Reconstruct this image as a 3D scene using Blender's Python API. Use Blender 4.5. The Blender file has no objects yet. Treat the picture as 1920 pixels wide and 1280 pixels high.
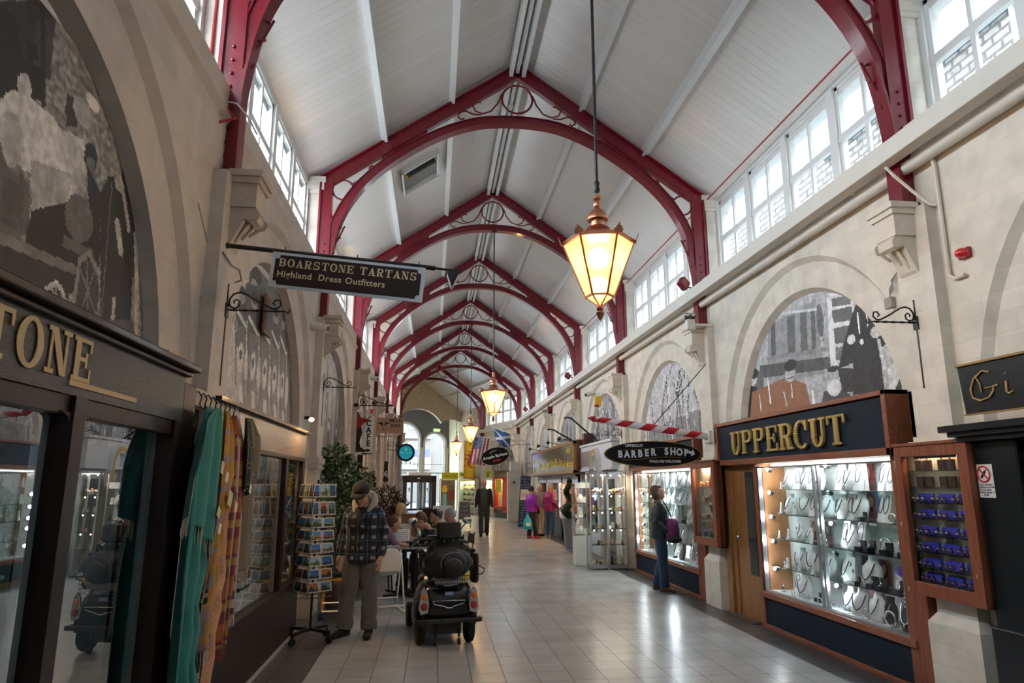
import bpy, math, random
from mathutils import Vector, Matrix, Euler, noise
C = bpy.context.scene.collection
R = random.Random(7)
PI = math.pi
def V(*a): return Vector(a)

class MB:
    """collects shapes and links them as ONE mesh object"""
    def __init__(s): s.v=[]; s.f=[]; s.mi=[]; s.cm=0; s.T=None; s.col=None; s.cols=[]
    def add(s, vs, fs):
        o=len(s.v)
        for p in vs:
            p=Vector(p)
            if s.T is not None: p=s.T@p
            s.v.append(tuple(p))
        for f in fs: s.f.append(tuple(i+o for i in f)); s.mi.append(s.cm); s.cols.append(s.col)
        return s
    def box(s,x0,x1,y0,y1,z0,z1):
        return s.add([(x0,y0,z0),(x1,y0,z0),(x1,y1,z0),(x0,y1,z0),(x0,y0,z1),(x1,y0,z1),(x1,y1,z1),(x0,y1,z1)],
            [(0,3,2,1),(4,5,6,7),(0,1,5,4),(1,2,6,5),(2,3,7,6),(3,0,4,7)])
    def bar(s,a,b,w,h,up=(0,0,1)):
        a=Vector(a);b=Vector(b);d=(b-a).normalized();u=Vector(up)
        if abs(d.dot(u))>.99: u=Vector((0,1,0))
        x=d.cross(u).normalized()*w/2; z=x.cross(d).normalized()*h/2
        vs=[a-x-z,a+x-z,a+x+z,a-x+z,b-x-z,b+x-z,b+x+z,b-x+z]
        return s.add(vs,[(0,1,2,3),(7,6,5,4),(0,4,5,1),(1,5,6,2),(2,6,7,3),(3,7,4,0)])
    def tube(s,pts,r,n=8,closed=False,cap=True):
        pts=[Vector(p) for p in pts]; m=len(pts); rs=r if isinstance(r,(list,tuple)) else [r]*m
        vs=[];prev=None
        for i,p in enumerate(pts):
            if closed: d=(pts[(i+1)%m]-pts[i-1])
            else: d=pts[min(i+1,m-1)]-pts[max(i-1,0)]
            d=d.normalized() if d.length>1e-9 else Vector((0,0,1))
            if prev is None:
                u=Vector((0,0,1)) if abs(d.z)<.9 else Vector((0,1,0))
                x=d.cross(u).normalized()
            else:
                x=(prev-d*prev.dot(d)); x=x.normalized() if x.length>1e-6 else d.cross(Vector((0,0,1))).normalized()
            prev=x; y=d.cross(x)
            for k in range(n):
                a=2*PI*k/n; vs.append(p+(x*math.cos(a)+y*math.sin(a))*rs[i])
        fs=[]
        for i in range(m if closed else m-1):
            j=(i+1)%m
            for k in range(n):
                k2=(k+1)%n; fs.append((i*n+k,i*n+k2,j*n+k2,j*n+k))
        if cap and not closed: fs.append(tuple(range(n-1,-1,-1))); fs.append(tuple((m-1)*n+k for k in range(n)))
        return s.add(vs,fs)
    def cyl(s,a,b,r,r2=None,n=16):
        return s.tube([a,b],[r,r if r2 is None else r2],n)
    def lathe(s,prof,c=(0,0,0),n=20,T=None):
        """prof: list of (radius, height)"""
        vs=[];c=Vector(c)
        for r,z in prof:
            for k in range(n):
                a=2*PI*k/n+ (PI/n if n<=8 else 0); p=Vector((r*math.cos(a),r*math.sin(a),z)); vs.append((T@p if T is not None else p)+c)
        fs=[]
        for i in range(len(prof)-1):
            for k in range(n):
                k2=(k+1)%n; fs.append((i*n+k,i*n+k2,(i+1)*n+k2,(i+1)*n+k))
        fs.append(tuple(range(n-1,-1,-1))); fs.append(tuple((len(prof)-1)*n+k for k in range(n)))
        return s.add(vs,fs)
    def ell(s,c,rx,ry,rz,nu=16,nv=10,T=None):
        vs=[];c=Vector(c)
        for j in range(nv+1):
            t=PI*j/nv
            for k in range(nu):
                a=2*PI*k/nu; p=Vector((rx*math.sin(t)*math.cos(a),ry*math.sin(t)*math.sin(a),-rz*math.cos(t)))
                if j in (0,nv): p=Vector((1e-4*math.cos(a)*(1),1e-4*math.sin(a),-rz*math.cos(t)))
                vs.append((T@p if T is not None else p)+c)
        fs=[]
        for j in range(nv):
            for k in range(nu):
                k2=(k+1)%nu; fs.append((j*nu+k,j*nu+k2,(j+1)*nu+k2,(j+1)*nu+k))
        fs.append(tuple(range(nu-1,-1,-1))); fs.append(tuple(nv*nu+k for k in range(nu)))
        return s.add(vs,fs)
    def loft(s,rings,cap=True):
        n=len(rings[0]); vs=[p for r in rings for p in r]; fs=[]
        for i in range(len(rings)-1):
            for k in range(n):
                k2=(k+1)%n; fs.append((i*n+k,i*n+k2,(i+1)*n+k2,(i+1)*n+k))
        if cap: fs.append(tuple(range(n-1,-1,-1))); fs.append(tuple((len(rings)-1)*n+k for k in range(n)))
        return s.add(vs,fs)
    def prism(s,poly,O,U,W,N,d):
        """poly (u,w) points in the plane O+u*U+w*W, pushed by d along N"""
        O=Vector(O);U=Vector(U);W=Vector(W);N=Vector(N); n=len(poly)
        a=[O+U*u+W*w for u,w in poly]; b=[p+N*d for p in a]
        return s.add(a+b,[tuple(range(n-1,-1,-1)),tuple(range(n,2*n))]+[(i,(i+1)%n,n+(i+1)%n,n+i) for i in range(n)])
    def band(s,pa,pb,N,d):
        """strip between two equal-length polylines, thickened by d along N"""
        N=Vector(N);n=len(pa); a=[Vector(p) for p in pa];b=[Vector(p) for p in pb]
        vs=a+b+[p+N*d for p in a]+[p+N*d for p in b]; fs=[]
        for i in range(n-1):
            fs+= [(i,i+1,n+i+1,n+i),(2*n+i,3*n+i,3*n+i+1,2*n+i+1),(i,2*n+i,2*n+i+1,i+1),(n+i,n+i+1,3*n+i+1,3*n+i)]
        fs+=[(0,n,3*n,2*n),(n-1,3*n-1,4*n-1,2*n-1)]
        return s.add(vs,fs)
    def grid(s,f,nu,nv,colf=None):
        vs=[f(i/nu,j/nv) for j in range(nv+1) for i in range(nu+1)]; o=len(s.v)
        s.add(vs,[])
        for j in range(nv):
            for i in range(nu):
                a=o+j*(nu+1)+i; s.f.append((a,a+1,a+nu+2,a+nu+1)); s.mi.append(s.cm)
                s.cols.append(colf((i+.5)/nu,(j+.5)/nv) if colf else s.col)
        return s
    def build(s,name,m,parent=None,smooth=False,bevel=0,loc=None,solid=0,sub=0,remesh=0,kind=None,label=None):
        me=bpy.data.meshes.new(name); me.from_pydata(s.v,[],s.f)
        ms=m if isinstance(m,(list,tuple)) else [m]
        for x in ms: me.materials.append(x)
        if len(ms)>1: me.polygons.foreach_set('material_index',s.mi)
        if s.cols and any(c is not None for c in s.cols):
            at=me.color_attributes.new('Col','FLOAT_COLOR','CORNER'); buf=[]
            for p,c in zip(s.f,s.cols):
                c=c or (1,1,1); buf+= [c[0],c[1],c[2],1]*len(p)
            at.data.foreach_set('color',buf)
        if smooth:
            me.polygons.foreach_set('use_smooth',[True]*len(me.polygons))
            if smooth!='all' and not remesh:
                me.update()
                try: me.set_sharp_from_angle(angle=math.radians(smooth if smooth is not True else 40))
                except Exception: pass
        me.update()
        o=bpy.data.objects.new(name,me); C.objects.link(o)
        if parent is not None: o.parent=parent
        if loc: o.location=loc
        if solid: k=o.modifiers.new('s','SOLIDIFY'); k.thickness=solid; k.offset=0
        if remesh:
            k=o.modifiers.new('r','REMESH'); k.mode='VOXEL'; k.voxel_size=remesh; k.use_smooth_shade=True
            k=o.modifiers.new('sm','SMOOTH'); k.factor=.5; k.iterations=3
        if bevel: k=o.modifiers.new('b','BEVEL'); k.width=bevel; k.segments=2; k.limit_method='ANGLE'; k.angle_limit=math.radians(35)
        if sub: k=o.modifiers.new('u','SUBSURF'); k.levels=sub; k.render_levels=sub
        if kind: o['kind']=kind
        if label: o['label']=label
        return o

def tag(o,label,cat,group=None):
    o['label']=label; o['category']=cat
    if group: o['group']=group
    return o
def thing(name,label,cat,loc=(0,0,0),rz=0,group=None):
    o=bpy.data.objects.new(name,None); C.objects.link(o); o.location=loc; o.rotation_euler=(0,0,rz); o.empty_display_size=.1
    return tag(o,label,cat,group)
def dup(root,loc=None,rz=None,label=None,group=None,scale=None):
    r=root.copy(); C.objects.link(r)
    if loc is not None: r.location=loc
    if rz is not None: r.rotation_euler=(0,0,rz)
    if scale: r.scale=(scale,)*3 if not isinstance(scale,tuple) else scale
    if label: r['label']=label
    if group: r['group']=group
    for ch in [o for o in KIDS.get(root.name,None) or root.children]:
        c=ch.copy(); C.objects.link(c); c.parent=r
        for g in ch.children:
            d=g.copy(); C.objects.link(d); d.parent=c
    return r
KIDS={}

# ---------------------------------------------------------------- materials
MATS={}
def nodes(m):
    m.use_nodes=True; nt=m.node_tree; return nt,nt.nodes['Principled BSDF']
def mat(name,col=(.8,.8,.8),rough=.5,metal=0,noise_amt=0,nscale=8,bump=0,bscale=40,emit=None,es=0,coat=0,vcol=False,trans=0,ior=1.45,spec=.5,sheen=0,stretch=None):
    if name in MATS: return MATS[name]
    m=bpy.data.materials.new(name); nt,b=nodes(m); N=nt.nodes;L=nt.links
    c=(*col,1); b.inputs['Base Color'].default_value=c; b.inputs['Roughness'].default_value=rough; b.inputs['Metallic'].default_value=metal
    b.inputs['Coat Weight'].default_value=coat; b.inputs['Coat Roughness'].default_value=.08
    b.inputs['Transmission Weight'].default_value=trans; b.inputs['IOR'].default_value=ior; b.inputs['Specular IOR Level'].default_value=spec
    b.inputs['Sheen Weight'].default_value=sheen
    if vcol:
        a=N.new('ShaderNodeVertexColor'); a.layer_name='Col'; L.new(a.outputs[0],b.inputs['Base Color'])
    if noise_amt or bump:
        tc=N.new('ShaderNodeTexCoord'); mp=N.new('ShaderNodeMapping'); L.new(tc.outputs['Object'],mp.inputs[0])
        if stretch: mp.inputs['Scale'].default_value=stretch
    if noise_amt:
        n=N.new('ShaderNodeTexNoise'); n.inputs['Scale'].default_value=nscale; n.inputs['Detail'].default_value=5; L.new(mp.outputs[0],n.inputs['Vector'])
        mx=N.new('ShaderNodeMix'); mx.data_type='RGBA'; L.new(n.outputs[0],mx.inputs[0])
        k=noise_amt
        mx.inputs[6].default_value=(*[max(0,v*(1-k)) for v in col],1); mx.inputs[7].default_value=(*[min(1,v*(1+k)) for v in col],1)
        L.new(mx.outputs[2],b.inputs['Base Color'])
    if bump:
        n2=N.new('ShaderNodeTexNoise'); n2.inputs['Scale'].default_value=bscale; n2.inputs['Detail'].default_value=4; L.new(mp.outputs[0],n2.inputs['Vector'])
        bp=N.new('ShaderNodeBump'); bp.inputs['Strength'].default_value=bump; bp.inputs['Distance'].default_value=.01; L.new(n2.outputs[0],bp.inputs['Height']); L.new(bp.outputs[0],b.inputs['Normal'])
    if emit: b.inputs['Emission Color'].default_value=(*emit,1); b.inputs['Emission Strength'].default_value=es
    MATS[name]=m; return m
def srgb(r,g,b):
    f=lambda c:(c/255/12.92 if c/255<=.04045 else ((c/255+.055)/1.055)**2.4)
    return (f(r),f(g),f(b))
def wood(name,col,col2,rough=.35,scale=6,axis='Z',coat=.2):
    if name in MATS: return MATS[name]
    m=bpy.data.materials.new(name); nt,b=nodes(m);N=nt.nodes;L=nt.links
    tc=N.new('ShaderNodeTexCoord');mp=N.new('ShaderNodeMapping');L.new(tc.outputs['Object'],mp.inputs[0])
    mp.inputs['Scale'].default_value={'Z':(6,6,.6),'Y':(6,.6,6),'X':(.6,6,6)}[axis]
    n=N.new('ShaderNodeTexNoise');n.inputs['Scale'].default_value=scale;n.inputs['Detail'].default_value=8;n.inputs['Distortion'].default_value=.6;L.new(mp.outputs[0],n.inputs['Vector'])
    cr=N.new('ShaderNodeValToRGB');cr.color_ramp.elements[0].position=.35;cr.color_ramp.elements[0].color=(*col2,1);cr.color_ramp.elements[1].position=.65;cr.color_ramp.elements[1].color=(*col,1)
    L.new(n.outputs[0],cr.inputs[0]);L.new(cr.outputs[0],b.inputs['Base Color']);b.inputs['Roughness'].default_value=rough;b.inputs['Coat Weight'].default_value=coat
    bp=N.new('ShaderNodeBump');bp.inputs['Strength'].default_value=.15;bp.inputs['Distance'].default_value=.005;L.new(n.outputs[0],bp.inputs['Height']);L.new(bp.outputs[0],b.inputs['Normal'])
    MATS[name]=m;return m
def brickpaint(name,col,mort,bw,bh,plane,bump=.5,rough=.55,msize=.02,noise_amt=.06):
    """painted or bare brick; plane = which object axes carry (u,v)"""
    if name in MATS: return MATS[name]
    m=bpy.data.materials.new(name); nt,b=nodes(m);N=nt.nodes;L=nt.links
    tc=N.new('ShaderNodeTexCoord');sx=N.new('ShaderNodeSeparateXYZ');cx=N.new('ShaderNodeCombineXYZ')
    L.new(tc.outputs['Object'],sx.inputs[0]);L.new(sx.outputs[plane[0]],cx.inputs[0]);L.new(sx.outputs[plane[1]],cx.inputs[1])
    br=N.new('ShaderNodeTexBrick');br.inputs['Scale'].default_value=1;br.inputs['Brick Width'].default_value=bw;br.inputs['Row Height'].default_value=bh
    br.inputs['Mortar Size'].default_value=bh*msize*4;br.inputs['Mortar Smooth'].default_value=.3
    br.inputs['Color1'].default_value=(*col,1);br.inputs['Color2'].default_value=(*[c*(1-noise_amt*2) for c in col],1);br.inputs['Mortar'].default_value=(*mort,1)
    L.new(cx.outputs[0],br.inputs['Vector'])
    n=N.new('ShaderNodeTexNoise');n.inputs['Scale'].default_value=5;n.inputs['Detail'].default_value=6;L.new(tc.outputs['Object'],n.inputs['Vector'])
    mx=N.new('ShaderNodeMix');mx.data_type='RGBA';mx.blend_type='MULTIPLY';mx.inputs[0].default_value=1
    cr=N.new('ShaderNodeValToRGB');cr.color_ramp.elements[0].position=.3;cr.color_ramp.elements[0].color=(1-noise_amt*2.5,)*3+(1,);cr.color_ramp.elements[1].position=.6;cr.color_ramp.elements[1].color=(1,1,1,1)
    L.new(n.outputs[0],cr.inputs[0]);L.new(br.outputs['Color'],mx.inputs[6]);L.new(cr.outputs[0],mx.inputs[7]);L.new(mx.outputs[2],b.inputs['Base Color'])
    mul=N.new('ShaderNodeMath');mul.operation='MULTIPLY_ADD';mul.inputs[1].default_value=-1;L.new(br.outputs['Fac'],mul.inputs[0]);L.new(n.outputs[0],mul.inputs[2])
    bp=N.new('ShaderNodeBump');bp.inputs['Strength'].default_value=bump;bp.inputs['Distance'].default_value=.008;L.new(mul.outputs[0],bp.inputs['Height']);L.new(bp.outputs[0],b.inputs['Normal'])
    b.inputs['Roughness'].default_value=rough
    MATS[name]=m;return m
def glassmat(name,tint=(1,1,1),refl=1.0,rough=0.0):
    """thin pane: fresnel reflection over clear transmission (light and camera see the same)"""
    if name in MATS: return MATS[name]
    m=bpy.data.materials.new(name);m.use_nodes=True;nt=m.node_tree;N=nt.nodes;L=nt.links
    N.remove(N['Principled BSDF']);out=N['Material Output']
    t=N.new('ShaderNodeBsdfTransparent');t.inputs[0].default_value=(*tint,1);g=N.new('ShaderNodeBsdfGlossy');g.inputs['Roughness'].default_value=rough
    lw=N.new('ShaderNodeLayerWeight');lw.inputs[0].default_value=.5
    pw=N.new('ShaderNodeMath');pw.operation='POWER';pw.inputs[1].default_value=4.2;L.new(lw.outputs['Facing'],pw.inputs[0])
    ma=N.new('ShaderNodeMath');ma.operation='MULTIPLY_ADD';ma.inputs[1].default_value=.9;ma.inputs[2].default_value=.045;L.new(pw.outputs[0],ma.inputs[0])
    mu=N.new('ShaderNodeMath');mu.operation='MULTIPLY';mu.inputs[1].default_value=refl*1.7;mu.use_clamp=True;L.new(ma.outputs[0],mu.inputs[0])
    mx=N.new('ShaderNodeMixShader');L.new(mu.outputs[0],mx.inputs[0]);L.new(t.outputs[0],mx.inputs[1]);L.new(g.outputs[0],mx.inputs[2]);L.new(mx.outputs[0],out.inputs[0])
    MATS[name]=m;return m
def emis(name,col,s):
    return mat(name,col,.5,emit=col,es=s)

FONTS={}
def text(name,body,m,parent=None,size=.1,loc=(0,0,0),X=(1,0,0),Y=(0,0,1),depth=.004,sx=1,bold=0,align='CENTER',space=1,shear=0,label=None,bev=0):
    """lettering: X is the reading direction, Y is up"""
    cu=bpy.data.curves.new(name,'FONT'); cu.body=body; cu.size=size; cu.align_x=align; cu.align_y='CENTER'; cu.extrude=depth; cu.offset=bold; cu.space_character=space; cu.shear=shear
    cu.resolution_u=3; cu.bevel_depth=bev
    tmp=bpy.data.objects.new(name,cu); C.objects.link(tmp)
    dg=bpy.context.evaluated_depsgraph_get(); me=bpy.data.meshes.new_from_object(tmp.evaluated_get(dg)); bpy.data.objects.remove(tmp); bpy.data.curves.remove(cu)
    me.materials.clear(); me.materials.append(m)
    X=Vector(X).normalized();Y=Vector(Y).normalized();Z=X.cross(Y)
    M=Matrix(((X.x*sx,Y.x,Z.x,loc[0]),(X.y*sx,Y.y,Z.y,loc[1]),(X.z*sx,Y.z,Z.z,loc[2]),(0,0,0,1)))
    me.transform(M); me.name=name
    o=bpy.data.objects.new(name,me); C.objects.link(o)
    if parent is not None: o.parent=parent
    if label: o['label']=label
    return o
# slab serif strokes: letters drawn as polygons on a 0..1 box, for the signs with heavy serif lettering
def _slab(ch):
    B=[]
    def r(x0,y0,x1,y1): B.append([(x0,y0),(x1,y0),(x1,y1),(x0,y1)])
    def arc(cx,cy,rx,ry,a0,a1,t,tx=None,n=12):
        tx=t if tx is None else tx
        o=[(cx+rx*math.cos(math.radians(a0+(a1-a0)*i/n)),cy+ry*math.sin(math.radians(a0+(a1-a0)*i/n))) for i in range(n+1)]
        q=[(cx+(rx-tx)*math.cos(math.radians(a0+(a1-a0)*i/n)),cy+(ry-t)*math.sin(math.radians(a0+(a1-a0)*i/n))) for i in range(n+1)]
        for i in range(n): B.append([q[i],o[i],o[i+1],q[i+1]])
    S=.1; W=.24
    if ch in 'BPRD':
        r(.1,0,.1+W,1); r(0,0,.42,S); r(0,1-S,.42,1)
        if ch=='D': r(.3,0,.5,S); r(.3,1-S,.5,1); arc(.5,.5,.42,.5,-90,90,S,W)
        else:
            r(.3,1-S,.6,1); r(.3,.46,.6,.46+S); arc(.6,.73,.33,.27,-90,90,S,.22)
            if ch=='B': r(.3,0,.6,S); arc(.6,.28,.38,.28,-90,90,S,.24)
            if ch=='R': B.append([(.45,.5),(.7,.5),(.86,0),(.6,0)]); r(.58,0,1.02,S)
    elif ch=='O': arc(.5,.5,.5,.53,0,360,S,W,28)
    elif ch=='C': arc(.52,.5,.52,.53,45,315,S,W,24); r(.78,.62,.92,1)
    elif ch=='U':
        r(.12,.35,.12+W,1); r(0,1-S,.46,1); r(.74,.35,.86,1); r(.6,1-S,1,1); arc(.49,.36,.37,.38,180,360,S,.22)
    elif ch=='A':
        B.append([(.1,0),(.24,0),(.52,.86),(.46,1)]); B.append([(.46,1),(.56,1),(.95,0),(.65,0),(.44,.8)]); r(.28,.26,.7,.36); r(0,0,.34,S); r(.56,0,1.04,S)
    elif ch=='S':
        arc(.47,.73,.4,.29,20,270,S,.2,16); arc(.5,.27,.42,.29,-160,90,S,.22,16); r(.78,.66,.88,1); r(.06,0,.16,.34)
    elif ch=='T': r(.38,0,.62,1); r(.24,0,.76,S); r(0,1-S,1,1); r(0,.68,.1,1); r(.9,.68,1,1)
    elif ch=='N': r(.12,0,.22,1); r(0,0,.36,S); r(0,1-S,.36,1); B.append([(.1,1),(.36,1),(.9,0),(.64,0)]); r(.78,0,.88,1); r(.64,1-S,1.02,1)
    elif ch=='E': r(.1,0,.1+W,1); r(0,0,.92,S); r(0,1-S,.9,1); r(.3,.46,.66,.56); r(.6,.34,.7,.68); r(.82,0,.92,.32); r(.8,.7,.9,1)
    return B
def slabtext(name,body,m,parent,h,O,X,Y,depth,w=.8,gap=.12,space=.5,rm=0,bev=0):
    O=Vector(O);X=Vector(X).normalized();Y=Vector(Y).normalized();N=X.cross(Y); u=0
    for ch in body:
        if ch==' ': u+=h*space; continue
        mb=MB()
        for k,poly in enumerate(_slab(ch)):
            mb.prism([(u+p[0]*h*w,p[1]*h) for p in poly],O,X,Y,N,depth+k*.00006)
        mb.build(name,m,parent,remesh=rm,bevel=bev) if rm or bev else mb.build(name,m,parent)
        u+=h*(w+gap)
    return None,u
def scrib(name,m,par,w,h,loc,X,Y,seed=1,n=None,depth=.002):
    """a line of print too small to read in the photo: uneven letter strokes"""
    rr=random.Random(seed);b=MB();X=Vector(X).normalized();Y=Vector(Y).normalized();N=X.cross(Y);O=Vector(loc)-X*w/2-Y*h/2;n=n or max(4,int(w/h*1.5));s=w/n
    for i in range(n):
        if n>6 and i in (n//3,(2*n)//3): continue
        t=h if rr.random()<.35 else h*.66; u=i*s+s*.12; k=s*.22
        b.prism([(u,0),(u+k,0),(u+k,t),(u,t)],O,X,Y,N,depth)
        z=rr.choice((0,t*.42,t-k)); b.prism([(u+k,z),(u+s*.72,z),(u+s*.72,z+k),(u+k,z+k)],O,X,Y,N,depth)
        if rr.random()<.6: z2=rr.choice((0,t*.4));b.prism([(u+s*.55,z2),(u+s*.76,z2),(u+s*.76,t*.7),(u+s*.55,t*.7)],O,X,Y,N,depth)
    return b.build(name,m,par)
SKY=10; EXPO=0.58
# ---------------------------------------------------------------- palette
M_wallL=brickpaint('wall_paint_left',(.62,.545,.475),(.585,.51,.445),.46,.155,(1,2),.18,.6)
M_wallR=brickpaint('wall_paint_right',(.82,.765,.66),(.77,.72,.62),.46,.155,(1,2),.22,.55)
M_wallE=brickpaint('wall_paint_end',(.72,.60,.43),(.64,.53,.38),.46,.155,(0,2),.18,.6)
M_litbrick=brickpaint('passage_brick_lit',(.70,.68,.45),(.52,.5,.34),.3,.11,(1,2),.4,.6)  # green-yellow light on the white passage brick is put into the colour
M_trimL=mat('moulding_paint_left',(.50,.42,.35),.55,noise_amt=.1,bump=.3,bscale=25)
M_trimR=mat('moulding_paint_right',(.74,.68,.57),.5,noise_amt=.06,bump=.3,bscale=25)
M_archband=mat('arch_shadow_paint',(.36,.325,.275),.6,noise_amt=.12,nscale=14,bump=.4,bscale=25)
M_white=mat('white_gloss_paint',(.80,.80,.78),.32,noise_amt=.03,bump=.1,bscale=20)
M_beam=mat('beam_cream_paint',(.78,.75,.68),.4,noise_amt=.05,bump=.15,bscale=12)
M_red=mat('red_iron_paint',(.18,.004,.015),.3,noise_amt=.12,nscale=10,bump=.15,bscale=30,coat=.25)
M_black=mat('black_metal',(.012,.012,.014),.4,bump=.1)
M_dark=mat('dark_brown_gloss',(.018,.009,.008),.42,noise_amt=.3,bump=.12,bscale=15,coat=.06,spec=.3)
M_fascia=mat('dark_fascia_board',(.040,.037,.037),.30,noise_amt=.45,nscale=6,bump=.55,bscale=60,coat=.15,stretch=(1,.2,3))
M_bronze=mat('bronze_fascia_board',(.15,.11,.085),.25,noise_amt=.3,nscale=7,bump=.35,bscale=50,coat=.3,stretch=(1,.2,2))
M_gold=mat('gold_lettering',(.56,.40,.20),.5)
M_goldm=mat('gilt_letter_metal',(.62,.47,.17),.28,metal=.55)
M_copper=mat('copper_lantern',(.62,.26,.15),.3,metal=.9,noise_amt=.25,nscale=20,bump=.1)
M_steel=mat('brushed_aluminium',(.62,.64,.66),.3,metal=.9)
M_chrome=mat('chrome',(.8,.8,.82),.08,metal=1)
M_glass=glassmat('shop_glass',(.96,.98,.97),1.0)
M_wglass=glassmat('window_glass',(.90,.96,1.0),.3)
M_shelfglass=glassmat('glass_shelf',(.80,.92,.90),1.5,.03)
M_navy=mat('navy_panel',(.012,.022,.038),.6,bump=.3,bscale=90,spec=.2)
M_woodR=wood('red_brown_timber',(.30,.095,.045),(.20,.055,.028),.4,5,'Z')
M_woodRy=wood('red_brown_timber_rail',(.30,.10,.05),(.20,.06,.03),.4,5,'Y')
M_woodO=wood('oak_timber',(.36,.17,.055),(.24,.10,.03),.35,4,'Z')
M_woodD=wood('dark_timber',(.10,.035,.02),(.06,.02,.012),.4,5,'Z')
M_ply=mat('display_board_orange',(.50,.22,.09),.5,noise_amt=.1)
M_whiteboard=mat('display_white',(.82,.86,.86),.6)
M_greyboard=mat('display_grey',(.50,.53,.56),.5,noise_amt=.08)
M_paper=mat('paper_white',(.85,.85,.83),.6)
M_blackp=mat('black_plastic',(.012,.012,.013),.35)
M_rubber=mat('black_rubber',(.015,.015,.015),.8,bump=.2)
M_skin=mat('skin',(.52,.27,.18),.5,noise_amt=.08,nscale=15)
M_whitepl=mat('white_plastic',(.78,.78,.74),.4)
M_vc=mat('printed_art',(1,1,1),.55,vcol=True)
M_vcg=mat('printed_gloss_art',(1,1,1),.3,vcol=True)
M_velvet=mat('white_leatherette',(.86,.88,.88),.45)

def floor_mats():
    def tile(name,col,grout,rough,u,v,var):
        m=bpy.data.materials.new(name);nt,b=nodes(m);N=nt.nodes;L=nt.links
        tc=N.new('ShaderNodeTexCoord');mp=N.new('ShaderNodeMapping');L.new(tc.outputs['Object'],mp.inputs[0]);mp.inputs['Location'].default_value=(u,v,0)
        br=N.new('ShaderNodeTexBrick');br.offset=0;br.squash=1;br.inputs['Scale'].default_value=1;br.inputs['Brick Width'].default_value=.2975;br.inputs['Row Height'].default_value=.2975
        br.inputs['Mortar Size'].default_value=.0035;br.inputs['Mortar Smooth'].default_value=.1;br.inputs['Bias'].default_value=-.2
        br.inputs['Color1'].default_value=(*col,1);br.inputs['Color2'].default_value=(*[c*var for c in col],1);br.inputs['Mortar'].default_value=(*grout,1)
        L.new(mp.outputs[0],br.inputs['Vector'])
        n=N.new('ShaderNodeTexNoise');n.inputs['Scale'].default_value=1.6;n.inputs['Detail'].default_value=6;L.new(tc.outputs['Object'],n.inputs['Vector'])
        cr=N.new('ShaderNodeValToRGB');cr.color_ramp.elements[0].position=.3;cr.color_ramp.elements[0].color=(.86,.85,.84,1);cr.color_ramp.elements[1].position=.7;cr.color_ramp.elements[1].color=(1,1,1,1);L.new(n.outputs[0],cr.inputs[0])
        mx=N.new('ShaderNodeMix');mx.data_type='RGBA';mx.blend_type='MULTIPLY';mx.inputs[0].default_value=1;L.new(br.outputs['Color'],mx.inputs[6]);L.new(cr.outputs[0],mx.inputs[7]);L.new(mx.outputs[2],b.inputs['Base Color'])
        r=N.new('ShaderNodeMapRange');r.inputs[3].default_value=rough;r.inputs[4].default_value=rough+.14;L.new(n.outputs[0],r.inputs[0])
        ad=N.new('ShaderNodeMath');ad.operation='MULTIPLY_ADD';ad.inputs[1].default_value=.4;L.new(br.outputs['Fac'],ad.inputs[0]);L.new(r.outputs[0],ad.inputs[2]);L.new(ad.outputs[0],b.inputs['Roughness'])
        bp=N.new('ShaderNodeBump');bp.invert=True;bp.inputs['Strength'].default_value=.5;bp.inputs['Distance'].default_value=.003;L.new(br.outputs['Fac'],bp.inputs['Height']);L.new(bp.outputs[0],b.inputs['Normal'])
        b.inputs['Specular IOR Level'].default_value=.6
        return m
    return tile('pale_floor_tile',(.45,.47,.49),(.06,.055,.05),.17,.81-.2975*0,.13,.9),tile('dark_floor_tile',(.075,.075,.080),(.03,.03,.03),.24,.81,.13,.85)
M_tileL,M_tileD=floor_mats()

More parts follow.
